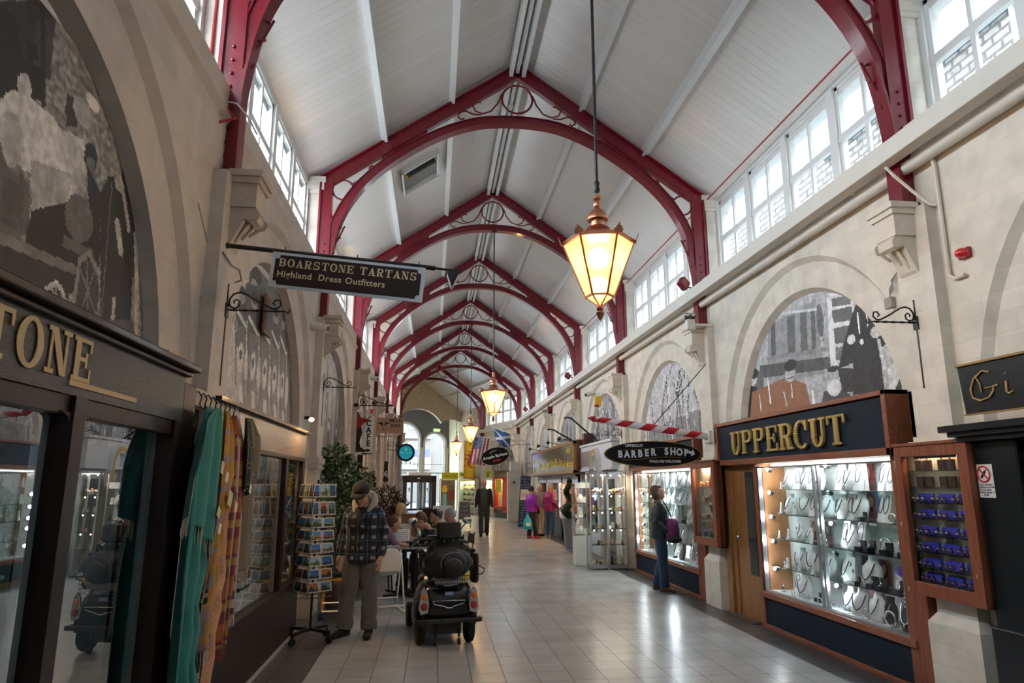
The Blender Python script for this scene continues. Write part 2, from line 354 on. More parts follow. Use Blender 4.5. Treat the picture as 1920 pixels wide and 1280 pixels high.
def boards():
    m=bpy.data.materials.new('ceiling_boards');nt,b=nodes(m);N=nt.nodes;L=nt.links
    tc=N.new('ShaderNodeTexCoord');sx=N.new('ShaderNodeSeparateXYZ');L.new(tc.outputs['Object'],sx.inputs[0])
    # boards run up the slope: a joint every 10.5 cm along the arcade
    mu=N.new('ShaderNodeMath');mu.operation='MULTIPLY';mu.inputs[1].default_value=1/.135;L.new(sx.outputs[1],mu.inputs[0])
    fr=N.new('ShaderNodeMath');fr.operation='FRACT';L.new(mu.outputs[0],fr.inputs[0])
    cr=N.new('ShaderNodeValToRGB');e=cr.color_ramp.elements;e[0].position=0;e[0].color=(0,0,0,1);e[1].position=.05;e[1].color=(1,1,1,1);L.new(fr.outputs[0],cr.inputs[0])
    fl=N.new('ShaderNodeMath');fl.operation='FLOOR';L.new(mu.outputs[0],fl.inputs[0])
    wn=N.new('ShaderNodeTexWhiteNoise');wn.noise_dimensions='1D';L.new(fl.outputs[0],wn.inputs['W'])
    c1=N.new('ShaderNodeMix');c1.data_type='RGBA';c1.inputs[6].default_value=(.82,.785,.74,1);c1.inputs[7].default_value=(.86,.825,.785,1);L.new(wn.outputs[0],c1.inputs[0])
    # the gap is a dark crack only in places
    n=N.new('ShaderNodeTexNoise');n.inputs['Scale'].default_value=.9;n.inputs['Detail'].default_value=3;L.new(tc.outputs['Object'],n.inputs['Vector'])
    r=N.new('ShaderNodeMapRange');r.inputs[1].default_value=.4;r.inputs[2].default_value=.65;r.inputs[3].default_value=.14;r.inputs[4].default_value=.75;L.new(n.outputs[0],r.inputs[0])
    iv=N.new('ShaderNodeMath');iv.operation='SUBTRACT';iv.inputs[0].default_value=1;L.new(cr.outputs[0],iv.inputs[1])
    m2=N.new('ShaderNodeMath');m2.operation='MULTIPLY';L.new(iv.outputs[0],m2.inputs[0]);L.new(r.outputs[0],m2.inputs[1])
    mx=N.new('ShaderNodeMix');mx.data_type='RGBA';L.new(m2.outputs[0],mx.inputs[0]);L.new(c1.outputs[2],mx.inputs[6]);mx.inputs[7].default_value=(.22,.2,.18,1);L.new(mx.outputs[2],b.inputs['Base Color'])
    bp=N.new('ShaderNodeBump');bp.inputs['Strength'].default_value=.5;bp.inputs['Distance'].default_value=.006;L.new(cr.outputs[0],bp.inputs['Height']);L.new(bp.outputs[0],b.inputs['Normal'])
    b.inputs['Roughness'].default_value=.27
    return m
M_boards=boards()
# ---------------------------------------------------------------- the building
XL,XR=-1.8,4.25; WL,WR=-1.68,4.13; ASH=-.18; ASHL=-.16; F0=5.2; BAY=4.66; CX=1.2
FY=[F0+BAY*k for k in range(-1,7)]          # roof frames in the straight part
BEND=Matrix.Translation((CX,33.2,0))@Matrix.Rotation(math.radians(17),4,'Z')@Matrix.Translation((-CX,-33.2,0))
def struct(mb,name,m,**k):
    o=mb.build(name,m,kind='structure',**k); return o
# floor: pale field between dark borders
b=MB(); b.box(-1.095,3.66,-4.5,33,-.05,0); struct(b,'floor',M_tileL)
b=MB(); b.box(-3.9,-1.095,-4.5,33,-.05,0); b.box(3.66,7.4,-4.5,33,-.05,0); struct(b,'floor_border',M_tileD)
b=MB(); b.box(-9,9,33,52,-.05,-.0); struct(b,'floor_end',M_tileL)
b=MB(); b.box(-60,60,52,140,-.09,-.04); b.box(-40,-9,-10,52,-.09,-.04); b.box(9,40,-10,52,-.09,-.04)
struct(b,'street_ground',mat('tarmac',(.12,.12,.125),.8,noise_amt=.2))

def wall_bay(side,yc,name,T=None,ztop=4.78,z0=0,x0=None):
    """one bay of arcaded wall: stepped round arch, recessed panel behind"""
    x0=(WL if side<0 else WR) if x0 is None else x0; s=side; ya_=yc+(ASH if s>0 else ASHL); ra,rb,rc_,rd=(2.05,1.99,1.70,1.64) if s>0 else (2.17,2.12,1.77,1.76); b=MB(); b.T=T
    h=BAY/2; zs=2.2; n=28
    def arc(r,x):
        p=[(x,ya_-r,z0)]; p+=[(x,ya_-r*math.cos(PI*i/n),zs+r*math.sin(PI*i/n)) for i in range(n+1)]; p.append((x,ya_+r,z0)); return p
    def rect(x):
        p=[(x,yc-h,z0)]
        for i in range(n+1):
            a=PI*i/n; c,q=-math.cos(a),math.sin(a); t=1e9
            if abs(c)>1e-6: t=min(t,h/abs(c))
            if q>1e-6: t=min(t,(ztop-zs)/q)
            p.append((x,yc+c*t,zs+q*t))
        # snap nearest to the two corners
        for cy in (yc-h,yc+h):
            k=min(range(1,n+2),key=lambda k:(p[k][1]-cy)**2+(p[k][2]-ztop)**2); p[k]=(x,cy,ztop)
        p.append((x,yc+h,z0)); return p
    x1=x0+s*.06; x2=x0+s*(.16 if s>0 else .175)
    def strip(a,c):
        m=len(a); f=[(i,i+1,m+i+1,m+i) if s>0 else (i,m+i,m+i+1,i+1) for i in range(m-1)]; b.add(a+c,f)
    strip(rect(x0),arc(ra,x0)); strip(arc(ra,x0),arc(rb,x1)); strip(arc(rb,x1),arc(rc_,x1)); strip(arc(rc_,x1),arc(rd,x2))
    # top ledge, back
    b.add([(x0,yc-h,ztop),(x0,yc+h,ztop),(x0+s*.5,yc+h,ztop),(x0+s*.5,yc-h,ztop)],[(0,1,2,3)])
    return b
k=0
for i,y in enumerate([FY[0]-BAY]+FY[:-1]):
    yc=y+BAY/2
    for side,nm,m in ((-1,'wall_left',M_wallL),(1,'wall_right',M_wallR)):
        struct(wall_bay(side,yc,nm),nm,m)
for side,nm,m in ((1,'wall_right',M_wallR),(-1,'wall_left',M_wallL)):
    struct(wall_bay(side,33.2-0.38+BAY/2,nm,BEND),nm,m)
# outer skin of the walls below the windows (nothing leaks between the bays)
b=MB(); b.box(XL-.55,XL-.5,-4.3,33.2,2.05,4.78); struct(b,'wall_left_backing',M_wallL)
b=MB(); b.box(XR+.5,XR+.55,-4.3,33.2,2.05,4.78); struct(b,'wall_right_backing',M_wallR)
# deep shop units behind the fronts, so that the windows open into rooms
b=MB(); b.box(-3.9,7.4,-4.5,-4.3,0,8.6); struct(b,'wall_light_stop',mat('bounce_white_paint',(.80,.79,.77),.6)); b=MB(); b.box(XL-.3,XL-.2,-4.3,-4.1,4.7,6.4); b.box(XR+.2,XR+.3,-4.3,-4.1,4.7,6.4); struct(b,'wall_stop_strip',M_wallE)  # added unseen end wall and strips block daylight; white paint bounces light forward
b=MB(); b.box(-3.95,-3.9,-4.5,33,0,2.6); b.box(-3.9,XL-.3,-4.5,33,2.55,2.6); struct(b,'wall_shops_left',mat('shop_wall_pale',(.42,.42,.41),.7))
b=MB(); b.box(7.4,7.45,-4.5,33,0,2.6); b.box(XR+.3,7.4,-4.5,33,2.55,2.6); struct(b,'wall_shops_right',mat('shop_wall_pale',(.42,.42,.41),.7))

def pier(side,yf,T=None):
    s=side; b=MB(); b.T=T; x0=XL if s<0 else XR; w0=WL if s<0 else WR
    def bx(xa,xb,ya,yb,za,zb): b.box(min(xa,xb),max(xa,xb),ya,yb,za,zb)
    bx(w0-s*.10,x0+s*.4,yf-.26,yf+.16,0,4.0)            # pilaster
    bx(w0-s*.13,x0+s*.4,yf-.29,yf+.19,1.9,1.96); bx(w0-s*.15,x0+s*.4,yf-.31,yf+.21,1.96,2.04); bx(w0-s*.12,x0+s*.4,yf-.28,yf+.18,2.04,2.08)
    bx(w0-s*.15,x0+s*.4,yf-.32,yf+.22,0,.62)           # painted block base
    b.add([(w0-s*.15,yf-.32,.62),(w0-s*.15,yf+.22,.62),(w0-s*.10,yf+.16,.70),(w0-s*.10,yf-.26,.70),(w0,yf-.32,.62),(w0,yf+.22,.62),(w0,yf+.16,.70),(w0,yf-.26,.70)],[(0,1,2,3),(0,3,7,4),(1,5,6,2)])
    bx(x0-s*.02,x0+s*.35,yf-.02,yf+.40,4.0,6.02)        # upper pier beside the window
    bx(x0-s*.05,x0+s*.36,yf-.05,yf+.43,5.95,6.0); bx(x0-s*.08,x0+s*.37,yf-.08,yf+.46,6.0,6.12); bx(x0-s*.10,x0+s*.38,yf-.10,yf+.48,6.12,6.2)
    return b
def corbel(side,yf,T=None):
    s=side;b=MB();b.T=T;x0=(WL if s<0 else WR)-s*.08
    def bx(xa,xb,ya,yb,za,zb): b.box(min(xa,xb),max(xa,xb),ya,yb,za,zb)
    bx(x0,x0-s*.25,yf-.17,yf+.17,4.0,4.05); bx(x0,x0-s*.23,yf-.15,yf+.15,3.95,4.0); bx(x0,x0-s*.21,yf-.13,yf+.13,3.76,3.95)
    # scrolled bracket
    prof=[(0,3.76),(.20,3.76),(.22,3.72),(.21,3.67),(.17,3.65),(.13,3.67),(.11,3.64),(.07,3.56),(.04,3.47),(.0,3.42)]
    b.prism([(u,w) for u,w in prof],(x0,yf-.11,0),(-s,0,0),(0,0,1),(0,1,0),.22)
    for dy in (-.125,.105): b.cyl((x0-s*.2,yf+dy,3.70),(x0-s*.2,yf+dy+.02,3.70),.045,n=16); b.cyl((x0-s*.14,yf+dy-.012,3.86),(x0-s*.14,yf+dy+.03,3.86),.035,n=14)
    for q in range(4): b.cyl((x0-s*(.02+.03*q),yf-.1+.067*q,3.45+.05*q),(x0-s*(.12+.025*q),yf-.1+.067*q,3.66),.014,n=6)
    return b
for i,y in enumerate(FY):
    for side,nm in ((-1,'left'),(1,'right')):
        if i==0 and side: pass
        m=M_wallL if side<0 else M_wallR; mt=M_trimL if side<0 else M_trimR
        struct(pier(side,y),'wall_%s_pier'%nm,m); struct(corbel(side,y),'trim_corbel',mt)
for side,nm in ((1,'right'),):
    struct(pier(side,33.2-.38+BAY,BEND),'wall_%s_pier'%nm,M_wallR); struct(corbel(side,33.2-.38+BAY,BEND),'trim_corbel',M_trimR)

# sill band, right-hand service beam and gutter pipe
b=MB()
b.add([(WR-.0,-4.3,4.55),(WR,33.2,4.55),(WR-.05,33.2,4.72),(WR-.05,-4.3,4.72),(XR+.2,33.2,4.86),(XR+.2,-4.3,4.86),(WR-.05,-4.3,4.80),(WR-.05,33.2,4.80)],[(0,1,2,3),(3,2,7,6),(6,7,4,5)])
struct(b,'trim_sill_right',M_beam)
b=MB()
b.add([(WL,-4.3,4.46),(WL,33.2,4.46),(WL+.04,33.2,4.52),(WL+.04,-4.3,4.52),(XL-.15,33.2,4.82),(XL-.15,-4.3,4.82)],[(0,3,2,1),(3,5,4,2)])
struct(b,'trim_sill_left',M_trimL)
b=MB(); b.box(3.82,3.95,-4.3,33.1,4.43,4.60); struct(b,'trim_beam_right',M_beam,bevel=.008)
b=MB(); b.T=BEND; b.box(3.82,3.95,33.15,38.2,4.43,4.60); struct(b,'trim_beam_right_end',M_beam)
b=MB(); b.tube([(4.05,-4.3,4.40),(4.05,33,4.40)],.055,12); struct(b,'trim_gutter_pipe_right',M_beam,smooth=True)
b=MB()
for y in FY[1:]: b.box(3.9,4.25,y+.55,y+.6,4.44,4.5)
struct(b,'trim_beam_brackets',M_beam)

# roof: boarded slopes, purlins, ridge, rafters over the frames
SL=.705
def roofz(x): return 8.43-SL*abs(x-CX)
ya,yb=-4.5,33.2
for side,nm in ((-1,'left'),(1,'right')):
    b=MB(); xe=CX+side*3.28
    b.add([(CX,ya,roofz(CX)),(xe,ya,roofz(xe)),(xe,yb+.6,roofz(xe)),(CX,yb,roofz(CX)),(CX,ya,roofz(CX)+.1),(xe+side*.3,ya,roofz(xe)+.1),(xe+side*.3,yb+.6,roofz(xe)+.1),(CX,yb,roofz(CX)+.1)],
          [(0,1,2,3),(4,7,6,5),(0,4,5,1),(3,2,6,7),(1,5,6,2)])
    struct(b,'ceiling_%s'%nm,M_boards)
    b=MB();b.T=BEND
    b.add([(CX,yb-.9,roofz(CX)),(xe,yb-.9,roofz(xe)),(xe,yb+9.5,roofz(xe)),(CX,yb+9.5,roofz(CX)),(CX,yb-.9,roofz(CX)+.1),(xe+side*.3,yb-.9,roofz(xe)+.1),(xe+side*.3,yb+9.5,roofz(xe)+.1),(CX,yb+9.5,roofz(CX)+.1)],
          [(0,1,2,3),(4,7,6,5),(0,4,5,1),(3,2,6,7),(1,5,6,2)])
    struct(b,'ceiling_end_%s'%nm,M_boards)
    for q,T,y0,y1 in ((1.04,None,ya,yb),(2.06,None,ya,yb),(1.04,BEND,yb,yb+9),(2.06,BEND,yb,yb+9)):
        b=MB();b.T=T;x=CX+side*q;z=roofz(x); b.box(x-.045,x+.045,y0,y1,z-.13,z+.02); struct(b,'ceiling_purlin_%s'%nm,M_white)
    b=MB();x=xe-side*.04; b.box(min(x,x+side*.14),max(x,x+side*.14),ya,yb,roofz(xe)-.14,roofz(xe)+.02); struct(b,'trim_eaves_%s'%nm,M_white)
b=MB(); b.box(CX-.13,CX-.07,ya,yb,8.11,8.3); b.box(CX+.07,CX+.13,ya,yb,8.11,8.3); b.box(CX-.03,CX+.03,ya,yb,8.17,8.33); struct(b,'ceiling_ridge',M_white)
for y in FY+[33.2+BAY-.4]:
    T=BEND if y>33.5 else None
    b=MB();b.T=T
    for s in (-1,1):
        a=(CX,y+.22,roofz(CX)-.04);c=(CX+s*3.2,y+.22,roofz(CX+s*3.2)-.04); b.bar(a,c,.14,.09)
    struct(b,'ceiling_rafter',M_white)

# clerestory windows: four casements to a bay, each two panes wide and two high
def clere(side,y0,y1,n,T=None):
    s=side;x=(XL-.16) if s<0 else (XR+.16); fr=MB();fr.T=T;gl=MB();gl.T=T
    z0,z1=4.84,6.12;zm=5.32 if s>0 else 5.32
    w=(y1-y0)/n
    def bx(xa,xb,ya,yb,za,zb): fr.box(min(xa,xb),max(xa,xb),ya,yb,za,zb)
    bx(x,x+s*.12,y0,y1,z0-.08,z0+.03);bx(x,x+s*.12,y0,y1,z1-.03,z1+.1)
    for k in range(n+1): bx(x-s*.015,x+s*.12,y0+k*w-.065,y0+k*w+.065,z0,z1)
    for k in range(n):
        a,c=y0+k*w+.065,y0+(k+1)*w-.065
        bx(x+s*.02,x+s*.07,a,a+.05,z0,z1);bx(x+s*.02,x+s*.07,c-.05,c,z0,z1)
        bx(x+s*.02,x+s*.07,a,c,z0,z0+.07);bx(x+s*.02,x+s*.07,a,c,z1-.07,z1);bx(x+s*.01,x+s*.07,a,c,zm+.10,zm+.18)
        bx(x+s*.025,x+s*.06,(a+c)/2-.025,(a+c)/2+.025,z0,z1)
        gl.add([(x+s*.045,a,z0),(x+s*.045,c,z0),(x+s*.045,c,z1),(x+s*.045,a,z1)],[(0,1,2,3)])
    return fr,gl
wi=1
for i,y in enumerate(FY[:-1]):
    for side in (-1,1):
        fr,gl=clere(side,y+.36,y+BAY-.02,4); o=struct(fr,'window_%d'%wi,M_white); g=gl.build('window_pane',M_wglass,o); wi+=1
for side in (-1,1):
    fr,gl=clere(side,-4.1,.5,4); o=struct(fr,'window_%d'%wi,M_white); gl.build('window_pane',M_wglass,o); wi+=1
fr,gl=clere(1,33.4,37.4,4,BEND); o=struct(fr,'window_%d'%wi,M_white); gl.build('window_pane',M_wglass,o); wi+=1
fr,gl=clere(-1,33.4,37.4,4,BEND); o=struct(fr,'window_%d'%wi,M_white); gl.build('window_pane',M_wglass,o); wi+=1

# thin red conduit under the right eaves
t=MB(); t.tube([(4.24,FY[0],6.13),(4.24,33,6.13)],.012,6); tag(t.build('conduit_pipe',mat('red_conduit',(.35,.03,.03),.5)),'thin red conduit running under the right hand eaves above the windows','pipe')

# ---------------------------------------------------------------- red iron roof trusses
UND=[(2.80,4.45),(2.79,4.75),(2.74,5.15),(2.66,5.5),(2.53,5.8),(2.32,6.11),(2.03,6.41),(1.7,6.67),(1.3,6.93),(.9,7.12),(.5,7.235),(0,7.27)]
def arch_pts(n=48):
    """centre line of the curved rib: from the left leg foot up and over (smooth curve through the underside points)"""
    K=[(-x,z) for x,z in UND]+[(x,z) for x,z in UND[:-1][::-1]]
    out=[]; m=len(K)-1
    for i in range(n+1):
        t=i/n*m; k=min(int(t),m-1); f=t-k
        p0,p1,p2,p3=K[max(k-1,0)],K[k],K[k+1],K[min(k+2,m)]
        q=[.5*((2*p1[a])+(-p0[a]+p2[a])*f+(2*p0[a]-5*p1[a]+4*p2[a]-p3[a])*f*f+(-p0[a]+3*p1[a]-3*p2[a]+p3[a])*f**3) for a in (0,1)]
        out.append((CX+q[0],q[1]))
    return out
def scroll(cx,cz,r,a0,turns,dirn,n=22,k=.72):
    """spiral in the xz plane from radius r inward"""
    return [(cx+r*(1-k*i/n)*math.cos(a0+dirn*2*PI*turns*i/n),cz+r*(1-k*i/n)*math.sin(a0+dirn*2*PI*turns*i/n)) for i in range(n+1)]
ORD=['first','second','third','fourth','fifth','sixth','seventh']
def make_frame():
    t=thing('roof_truss','','roof truss')
    P=arch_pts(48)
    def off(P,d):
        o=[]
        for i,(x,z) in enumerate(P):
            x0,z0=P[max(0,i-1)];x1,z1=P[min(len(P)-1,i+1)];l=math.hypot(x1-x0,z1-z0) or 1
            o.append((x-(z1-z0)/l*d,z+(x1-x0)/l*d))
        return o
    ti,to=off(P,.0),off(P,.13)
    b=MB(); b.band([(x,-.03,z) for x,z in ti],[(x,-.03,z) for x,z in to],(0,1,0),.06)
    fl=off(P,-.01); b.band([(x,-.085,z) for x,z in fl],[(x,-.085,z) for x,z in off(P,.014)],(0,1,0),.17)
    fo=off(P,.125); b.band([(x,-.05,z) for x,z in fo],[(x,-.05,z) for x,z in off(P,.14)],(0,1,0),.10)
    b.build('arch_rib',M_red,t,smooth=30)
    for s in (-1,1):
        b=MB(); xo=CX+s*2.97
        b.box(min(xo,xo-s*.17),max(xo,xo-s*.17),-.055,.055,4.05,6.2); b.box(min(xo+s*.015,xo-s*.015),max(xo+s*.015,xo-s*.015),-.085,.085,4.05,6.2)
        b.box(min(xo-s*.16,xo-s*.19),max(xo-s*.16,xo-s*.19),-.085,.085,4.05,4.95); b.box(min(xo+s*.02,xo-s*.2),max(xo+s*.02,xo-s*.2),-.1,.1,4.05,4.08)
        for q in range(9): b.ell((xo-s*.09,-.06,4.2+.12*q),.016,.014,.016,8,4)
        b.build('leg',M_red,t)
        # top chord: web and flanges following the roof slope
        b=MB(); a=Vector((CX-s*0.0,0,8.205)); c=Vector((CX+s*3.03,0,8.205-SL*3.03))
        b.bar(a,c,.06,.17); up=Vector((s*SL,0,1)).normalized()*.09
        b.bar(a+up,c+up,.17,.022); b.bar(a-up,c-up,.10,.016)
        for q in range(14):
            p=a.lerp(c,.36+.022*q)-up*(.5 if q%2 else -.4); b.ell((p.x,-.035,p.z),.014,.012,.014,7,4)
        b.build('rafter',M_red,t)
        # gusset joining rib and rafter
        b=MB(); gp=[]
        i0=[k for k,(x,z) in enumerate(P) if (x-CX)*s>1.3 and (x-CX)*s<2.06]
        up_=[(P[k][0],z8) for k in i0 for z8 in (8.15-SL*abs(P[k][0]-CX),)]
        lo=[(to[k][0],to[k][1]-.03) for k in i0]
        b.band([(x,-.022,z) for x,z in lo],[(x,-.022,z) for x,z in up_],(0,1,0),.044)
        for k in i0[::2]: b.ell((P[k][0],-.035,P[k][1]+.07),.014,.012,.014,7,4)
        b.build('gusset_plate',M_red,t)
        # spandrel ring and scrolls at the haunch
        def tb(name,pts,r,closed=False):
            b=MB(); b.tube([(x,0,z) for x,z in pts],r,6,closed); b.build(name,M_red,t,smooth='all')
        rc=(CX+s*2.65,6.04)
        tb('ring',[(rc[0]+.158*math.cos(2*PI*k/24),rc[1]+.158*math.sin(2*PI*k/24)) for k in range(24)],.016,True)
        # S-scroll going down the leg
        S1=scroll(CX+s*2.70,5.30,.10,PI/2 if s>0 else PI/2,1.1,s*-1)
        tb('scroll',[(CX+s*2.78,5.76),(CX+s*2.74,5.62),(CX+s*2.62,5.45)][::-1][:0]+[(CX+s*2.82,5.74),(CX+s*2.80,5.6),(CX+s*2.68,5.47)]+[(CX+s*(2.70+.09*math.cos(a)),5.36+.1*math.sin(a)) for a in [PI*.75-PI*.18*k for k in range(9)]],.013)
        tb('scroll',[(CX+s*2.60,5.46+.0),(CX+s*2.70,5.22),(CX+s*2.78,5.12),(CX+s*2.80,5.04),(CX+s*2.76,5.0),(CX+s*2.73,5.04)],.012)
        tb('scroll',[(CX+s*2.8,5.20),(CX+s*2.79,5.0),(CX+s*2.81,4.88),(CX+s*2.78,4.84)],.010)
        # scrolls going up the rafter
        tb('scroll',[(CX+s*2.52,6.14),(CX+s*2.38,6.24),(CX+s*2.24,6.30)]+[(CX+s*(2.22-.07*math.sin(a)),6.38-.075*math.cos(a)) for a in [PI*.2*k for k in range(8)]],.013)
        tb('scroll',[(CX+s*2.28,6.34),(CX+s*2.14,6.46),(CX+s*2.04,6.53)]+[(CX+s*(2.02-.04*math.sin(a)),6.58-.045*math.cos(a)) for a in [PI*.2*k for k in range(8)]],.012)
        # crown scrolls
        tb('scroll',[(CX+s*.25,7.80),(CX+s*.31,7.64),(CX+s*.42,7.49),(CX+s*.56,7.44),(CX+s*.67,7.48),(CX+s*.71,7.57),(CX+s*.66,7.63),(CX+s*.58,7.63)],.014)
        tb('scroll',[(CX+s*.58,7.42),(CX+s*.70,7.42),(CX+s*.82,7.47),(CX+s*.92,7.44),(CX+s*.94,7.36),(CX+s*.89,7.32),(CX+s*.84,7.34)],.013)
    b=MB(); b.tube([(CX+.245*math.cos(2*PI*k/32),0,7.725+.245*math.sin(2*PI*k/32)) for k in range(32)],.017,6,True); b.build('crown_ring',M_red,t,smooth='all')
    return t
fr0=make_frame(); bpy.context.view_layer.update()
fr0.location=(0,FY[1],0); fr0['label']='first red iron roof truss from the camera, beside the hanging tartans sign'
for i in range(2,len(FY)):
    y=FY[i]; o=dup(fr0,(0,y,0),0,'%s red arched iron roof truss counting from the camera, spanning the arcade'%ORD[i-1]); o['group']='red iron roof trusses'
fr0['group']='red iron roof trusses'
P7=BEND@Vector((CX,33.2+BAY,0)); o=dup(fr0,(0,0,0),0,'last red arched iron roof truss, turned, in front of the tan end wall'); 
o.matrix_world=BEND@Matrix.Translation((0,33.2+BAY-.2,0))
b=MB()
# ---------------------------------------------------------------- end wall, porch and street
EY=42.4; EZ=47.2    # end wall and outer wall, in the coordinates of the turned end bay
def cutwall(name,m,y,x0,x1,z1,holes,thick,n=260):
    """wall with arched openings; holes: (centre, half width, circle centre z, radius, lowest z)"""
    b=MB();b.T=BEND
    def low(x):
        for cx,hw,cz,r,zl in holes:
            if abs(x-cx)<hw: return max(zl,cz+math.sqrt(max(0,r*r-(x-cx)**2)))
        return None
    for i in range(n):
        xa=x0+(x1-x0)*i/n;xb=x0+(x1-x0)*(i+1)/n;m_=low((xa+xb)/2)
        if m_ is None: za=zb=0
        else: za=low(xa);zb=low(xb);za=m_ if za is None else za;zb=m_ if zb is None else zb
        b.add([(xa,y,za),(xb,y,zb),(xb,y,z1),(xa,y,z1),(xa,y+thick,za),(xb,y+thick,zb)],[(0,1,2,3),(0,4,5,1)])
        nx=low((xb+(x1-x0)/n/2))
        if (m_ is None)!=(nx is None): zt=m_ if m_ is not None else nx; b.add([(xb,y,0),(xb,y+thick,0),(xb,y+thick,zt),(xb,y,zt)],[(0,1,2,3)])
    return struct(b,name,m)
cutwall('wall_end',M_wallE,EY,-4,4.75,8.7,[(1.77,1.46,4.5,1.68,0),(3.88,.64,4.55,1.05,0)],.35)
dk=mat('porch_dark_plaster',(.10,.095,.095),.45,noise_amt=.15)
H1=(2.10,1.09,4.60,1.09,0);H2=(4.30,.72,4.34,.72,0)
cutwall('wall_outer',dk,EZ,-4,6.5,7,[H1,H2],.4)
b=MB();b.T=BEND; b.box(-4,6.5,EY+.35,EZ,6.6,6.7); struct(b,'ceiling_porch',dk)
b=MB();b.T=BEND; b.box(5.30,5.4,EY+.35,EZ,0,6.6); b.box(4.5,5.35,EY+.3,EY+.36,0,6.6); struct(b,'wall_passage_side',M_litbrick)
b=MB();b.T=BEND
for cx,hw in ((2.10,1.09),(4.30,.72)):
    z=4.6 if cx<3 else 4.34
    p=[(cx-hw,0)]+[(cx-hw*math.cos(PI*i/20),z+hw*math.sin(PI*i/20)) for i in range(21)]+[(cx+hw,0)]
    q=[(cx+(u-cx)*(hw+.13)/hw,z+(w-z)*(hw+.13)/hw if w>z else w) for u,w in p]
    b.band([(u,EZ-.08,w) for u,w in p],[(u,EZ-.08,w) for u,w in q],(0,1,0),.1)
for x in (3.37,5.1): b.box(x-.2,x+.2,EZ-.16,EZ,4.0,4.08);b.box(x-.15,x+.15,EZ-.12,EZ,3.7,4.0);b.box(x-.12,x+.12,EZ-.1,EZ,2.3,3.7)
struct(b,'trim_outer_arches',mat('stone_dressing',(.34,.30,.25),.7,noise_amt=.1))
g=MB();g.T=BEND; g.add([(.9,EZ+.2,0),(5.1,EZ+.2,0),(5.1,EZ+.2,5.7),(.9,EZ+.2,5.7)],[(0,1,2,3)]); struct(g,'window_fanlight_glass',M_wglass)
b=MB();b.T=BEND
for x0,x1 in ((1.01,3.19),(3.58,5.02)):
    b.box(x0,x1,EZ+.15,EZ+.2,2.35,2.43); b.box(x0,x1,EZ+.15,EZ+.2,2.95,2.99)
for x in (1.55,3.95,4.62): b.box(x-.02,x+.02,EZ+.15,EZ+.2,0,2.4)
struct(b,'window_fanlight_bars',mat('grey_green_frame',(.25,.33,.32),.4))
b=MB();b.T=BEND;b.box(-6,0,33,EZ,-.0,.01);struct(b,'floor_edge',M_tileD)
b=MB();b.T=BEND;b.box(XL-.55,XL-.5,33.2,EY,0,8.5);struct(b,'wall_left_end',M_wallE)
b=MB();b.T=BEND;b.box(4.48,4.6,37.9,EY,0,6.5);b.box(4.2,4.6,37.85,37.95,0,6.5);struct(b,'wall_right_end',M_wallE)
b=MB();b.T=BEND;b.box(XR+.45,XR+.5,33.0,38.0,0,4.78);struct(b,'wall_right_end_backing',M_wallE)
b=MB();b.T=BEND;b.box(XL-.5,XL+.0,33,EY,4.0,8.5);struct(b,'wall_left_upper',M_wallE)

# automatic door set in a dark brown lobby frame
t=thing('entrance_door','dark brown sliding entrance doorway with glass leaves under the two round headed openings','door');t.matrix_world=BEND@Matrix.Translation((2.85,45.9,0));t['kind']='thing'
M_br=mat('dark_bronze_frame',(.025,.013,.009),.6,spec=.2)
b=MB()
b.box(-1.12,-.86,-.3,.3,0,2.2);b.box(.80,1.12,-.3,.3,0,2.2);b.box(-1.12,1.12,-.3,.3,1.83,2.2);b.build('door_frame',M_br,t,bevel=.01)
b=MB();b.box(-.75,.75,-.25,.2,2.2,2.42);b.build('air_curtain',mat('grey_casing',(.42,.36,.33),.4),t,bevel=.02)
for x0,x1 in ((-.84,-.46),(-.44,-.02),(.02,.42),(.44,.78)):
    b=MB()
    for xx in (x0,x1-.05): b.box(xx,xx+.05,-.03,.03,0,1.83)
    b.box(x0,x1,-.03,.03,0,.12);b.box(x0,x1,-.03,.03,1.76,1.83);f=b.build('door_leaf',M_br,t)
    b=MB();b.add([(x0+.05,0,.12),(x1-.05,0,.12),(x1-.05,0,1.76),(x0+.05,0,1.76)],[(0,1,2,3)]);b.build('leaf_glass',M_wglass,f)
for x in (-.62,.58):
    b=MB();b.box(x-.07,x+.07,-.045,-.04,1.15,1.42);s=b.build('door_sticker',M_paper,t);b=MB();b.cyl((x,-.046,1.33),(x,-.049,1.33),.045,n=14);b.build('sticker_disc',M_navy,s)
b=MB();b.box(-.16,-.0,-.31,-.305,2.0,2.06);b.build('door_label',M_paper,t)

# reversed gilt lettering on the far glass, read from outside
M_let=mat('dark_lettering',(.03,.03,.03),.5)
def bendT(x,y,z): return tuple(BEND@Vector((x,y,z)))
ca,sa=math.cos(math.radians(17)),math.sin(math.radians(17))
t=thing('window_lettering','arched shop lettering on the far glazing above the doors, seen from its back','sign')
for i,ch in enumerate('Victorian'):
    a=(i-4)*.17; x=2.35-1.9*math.sin(a)*.9; z=2.68+.42*math.cos(a*1.6)
    text('letter',ch,M_let,t,.34,bendT(x,EZ+.16,z),(-ca,-sa,0),(0,0,1),.003,bold=.006)
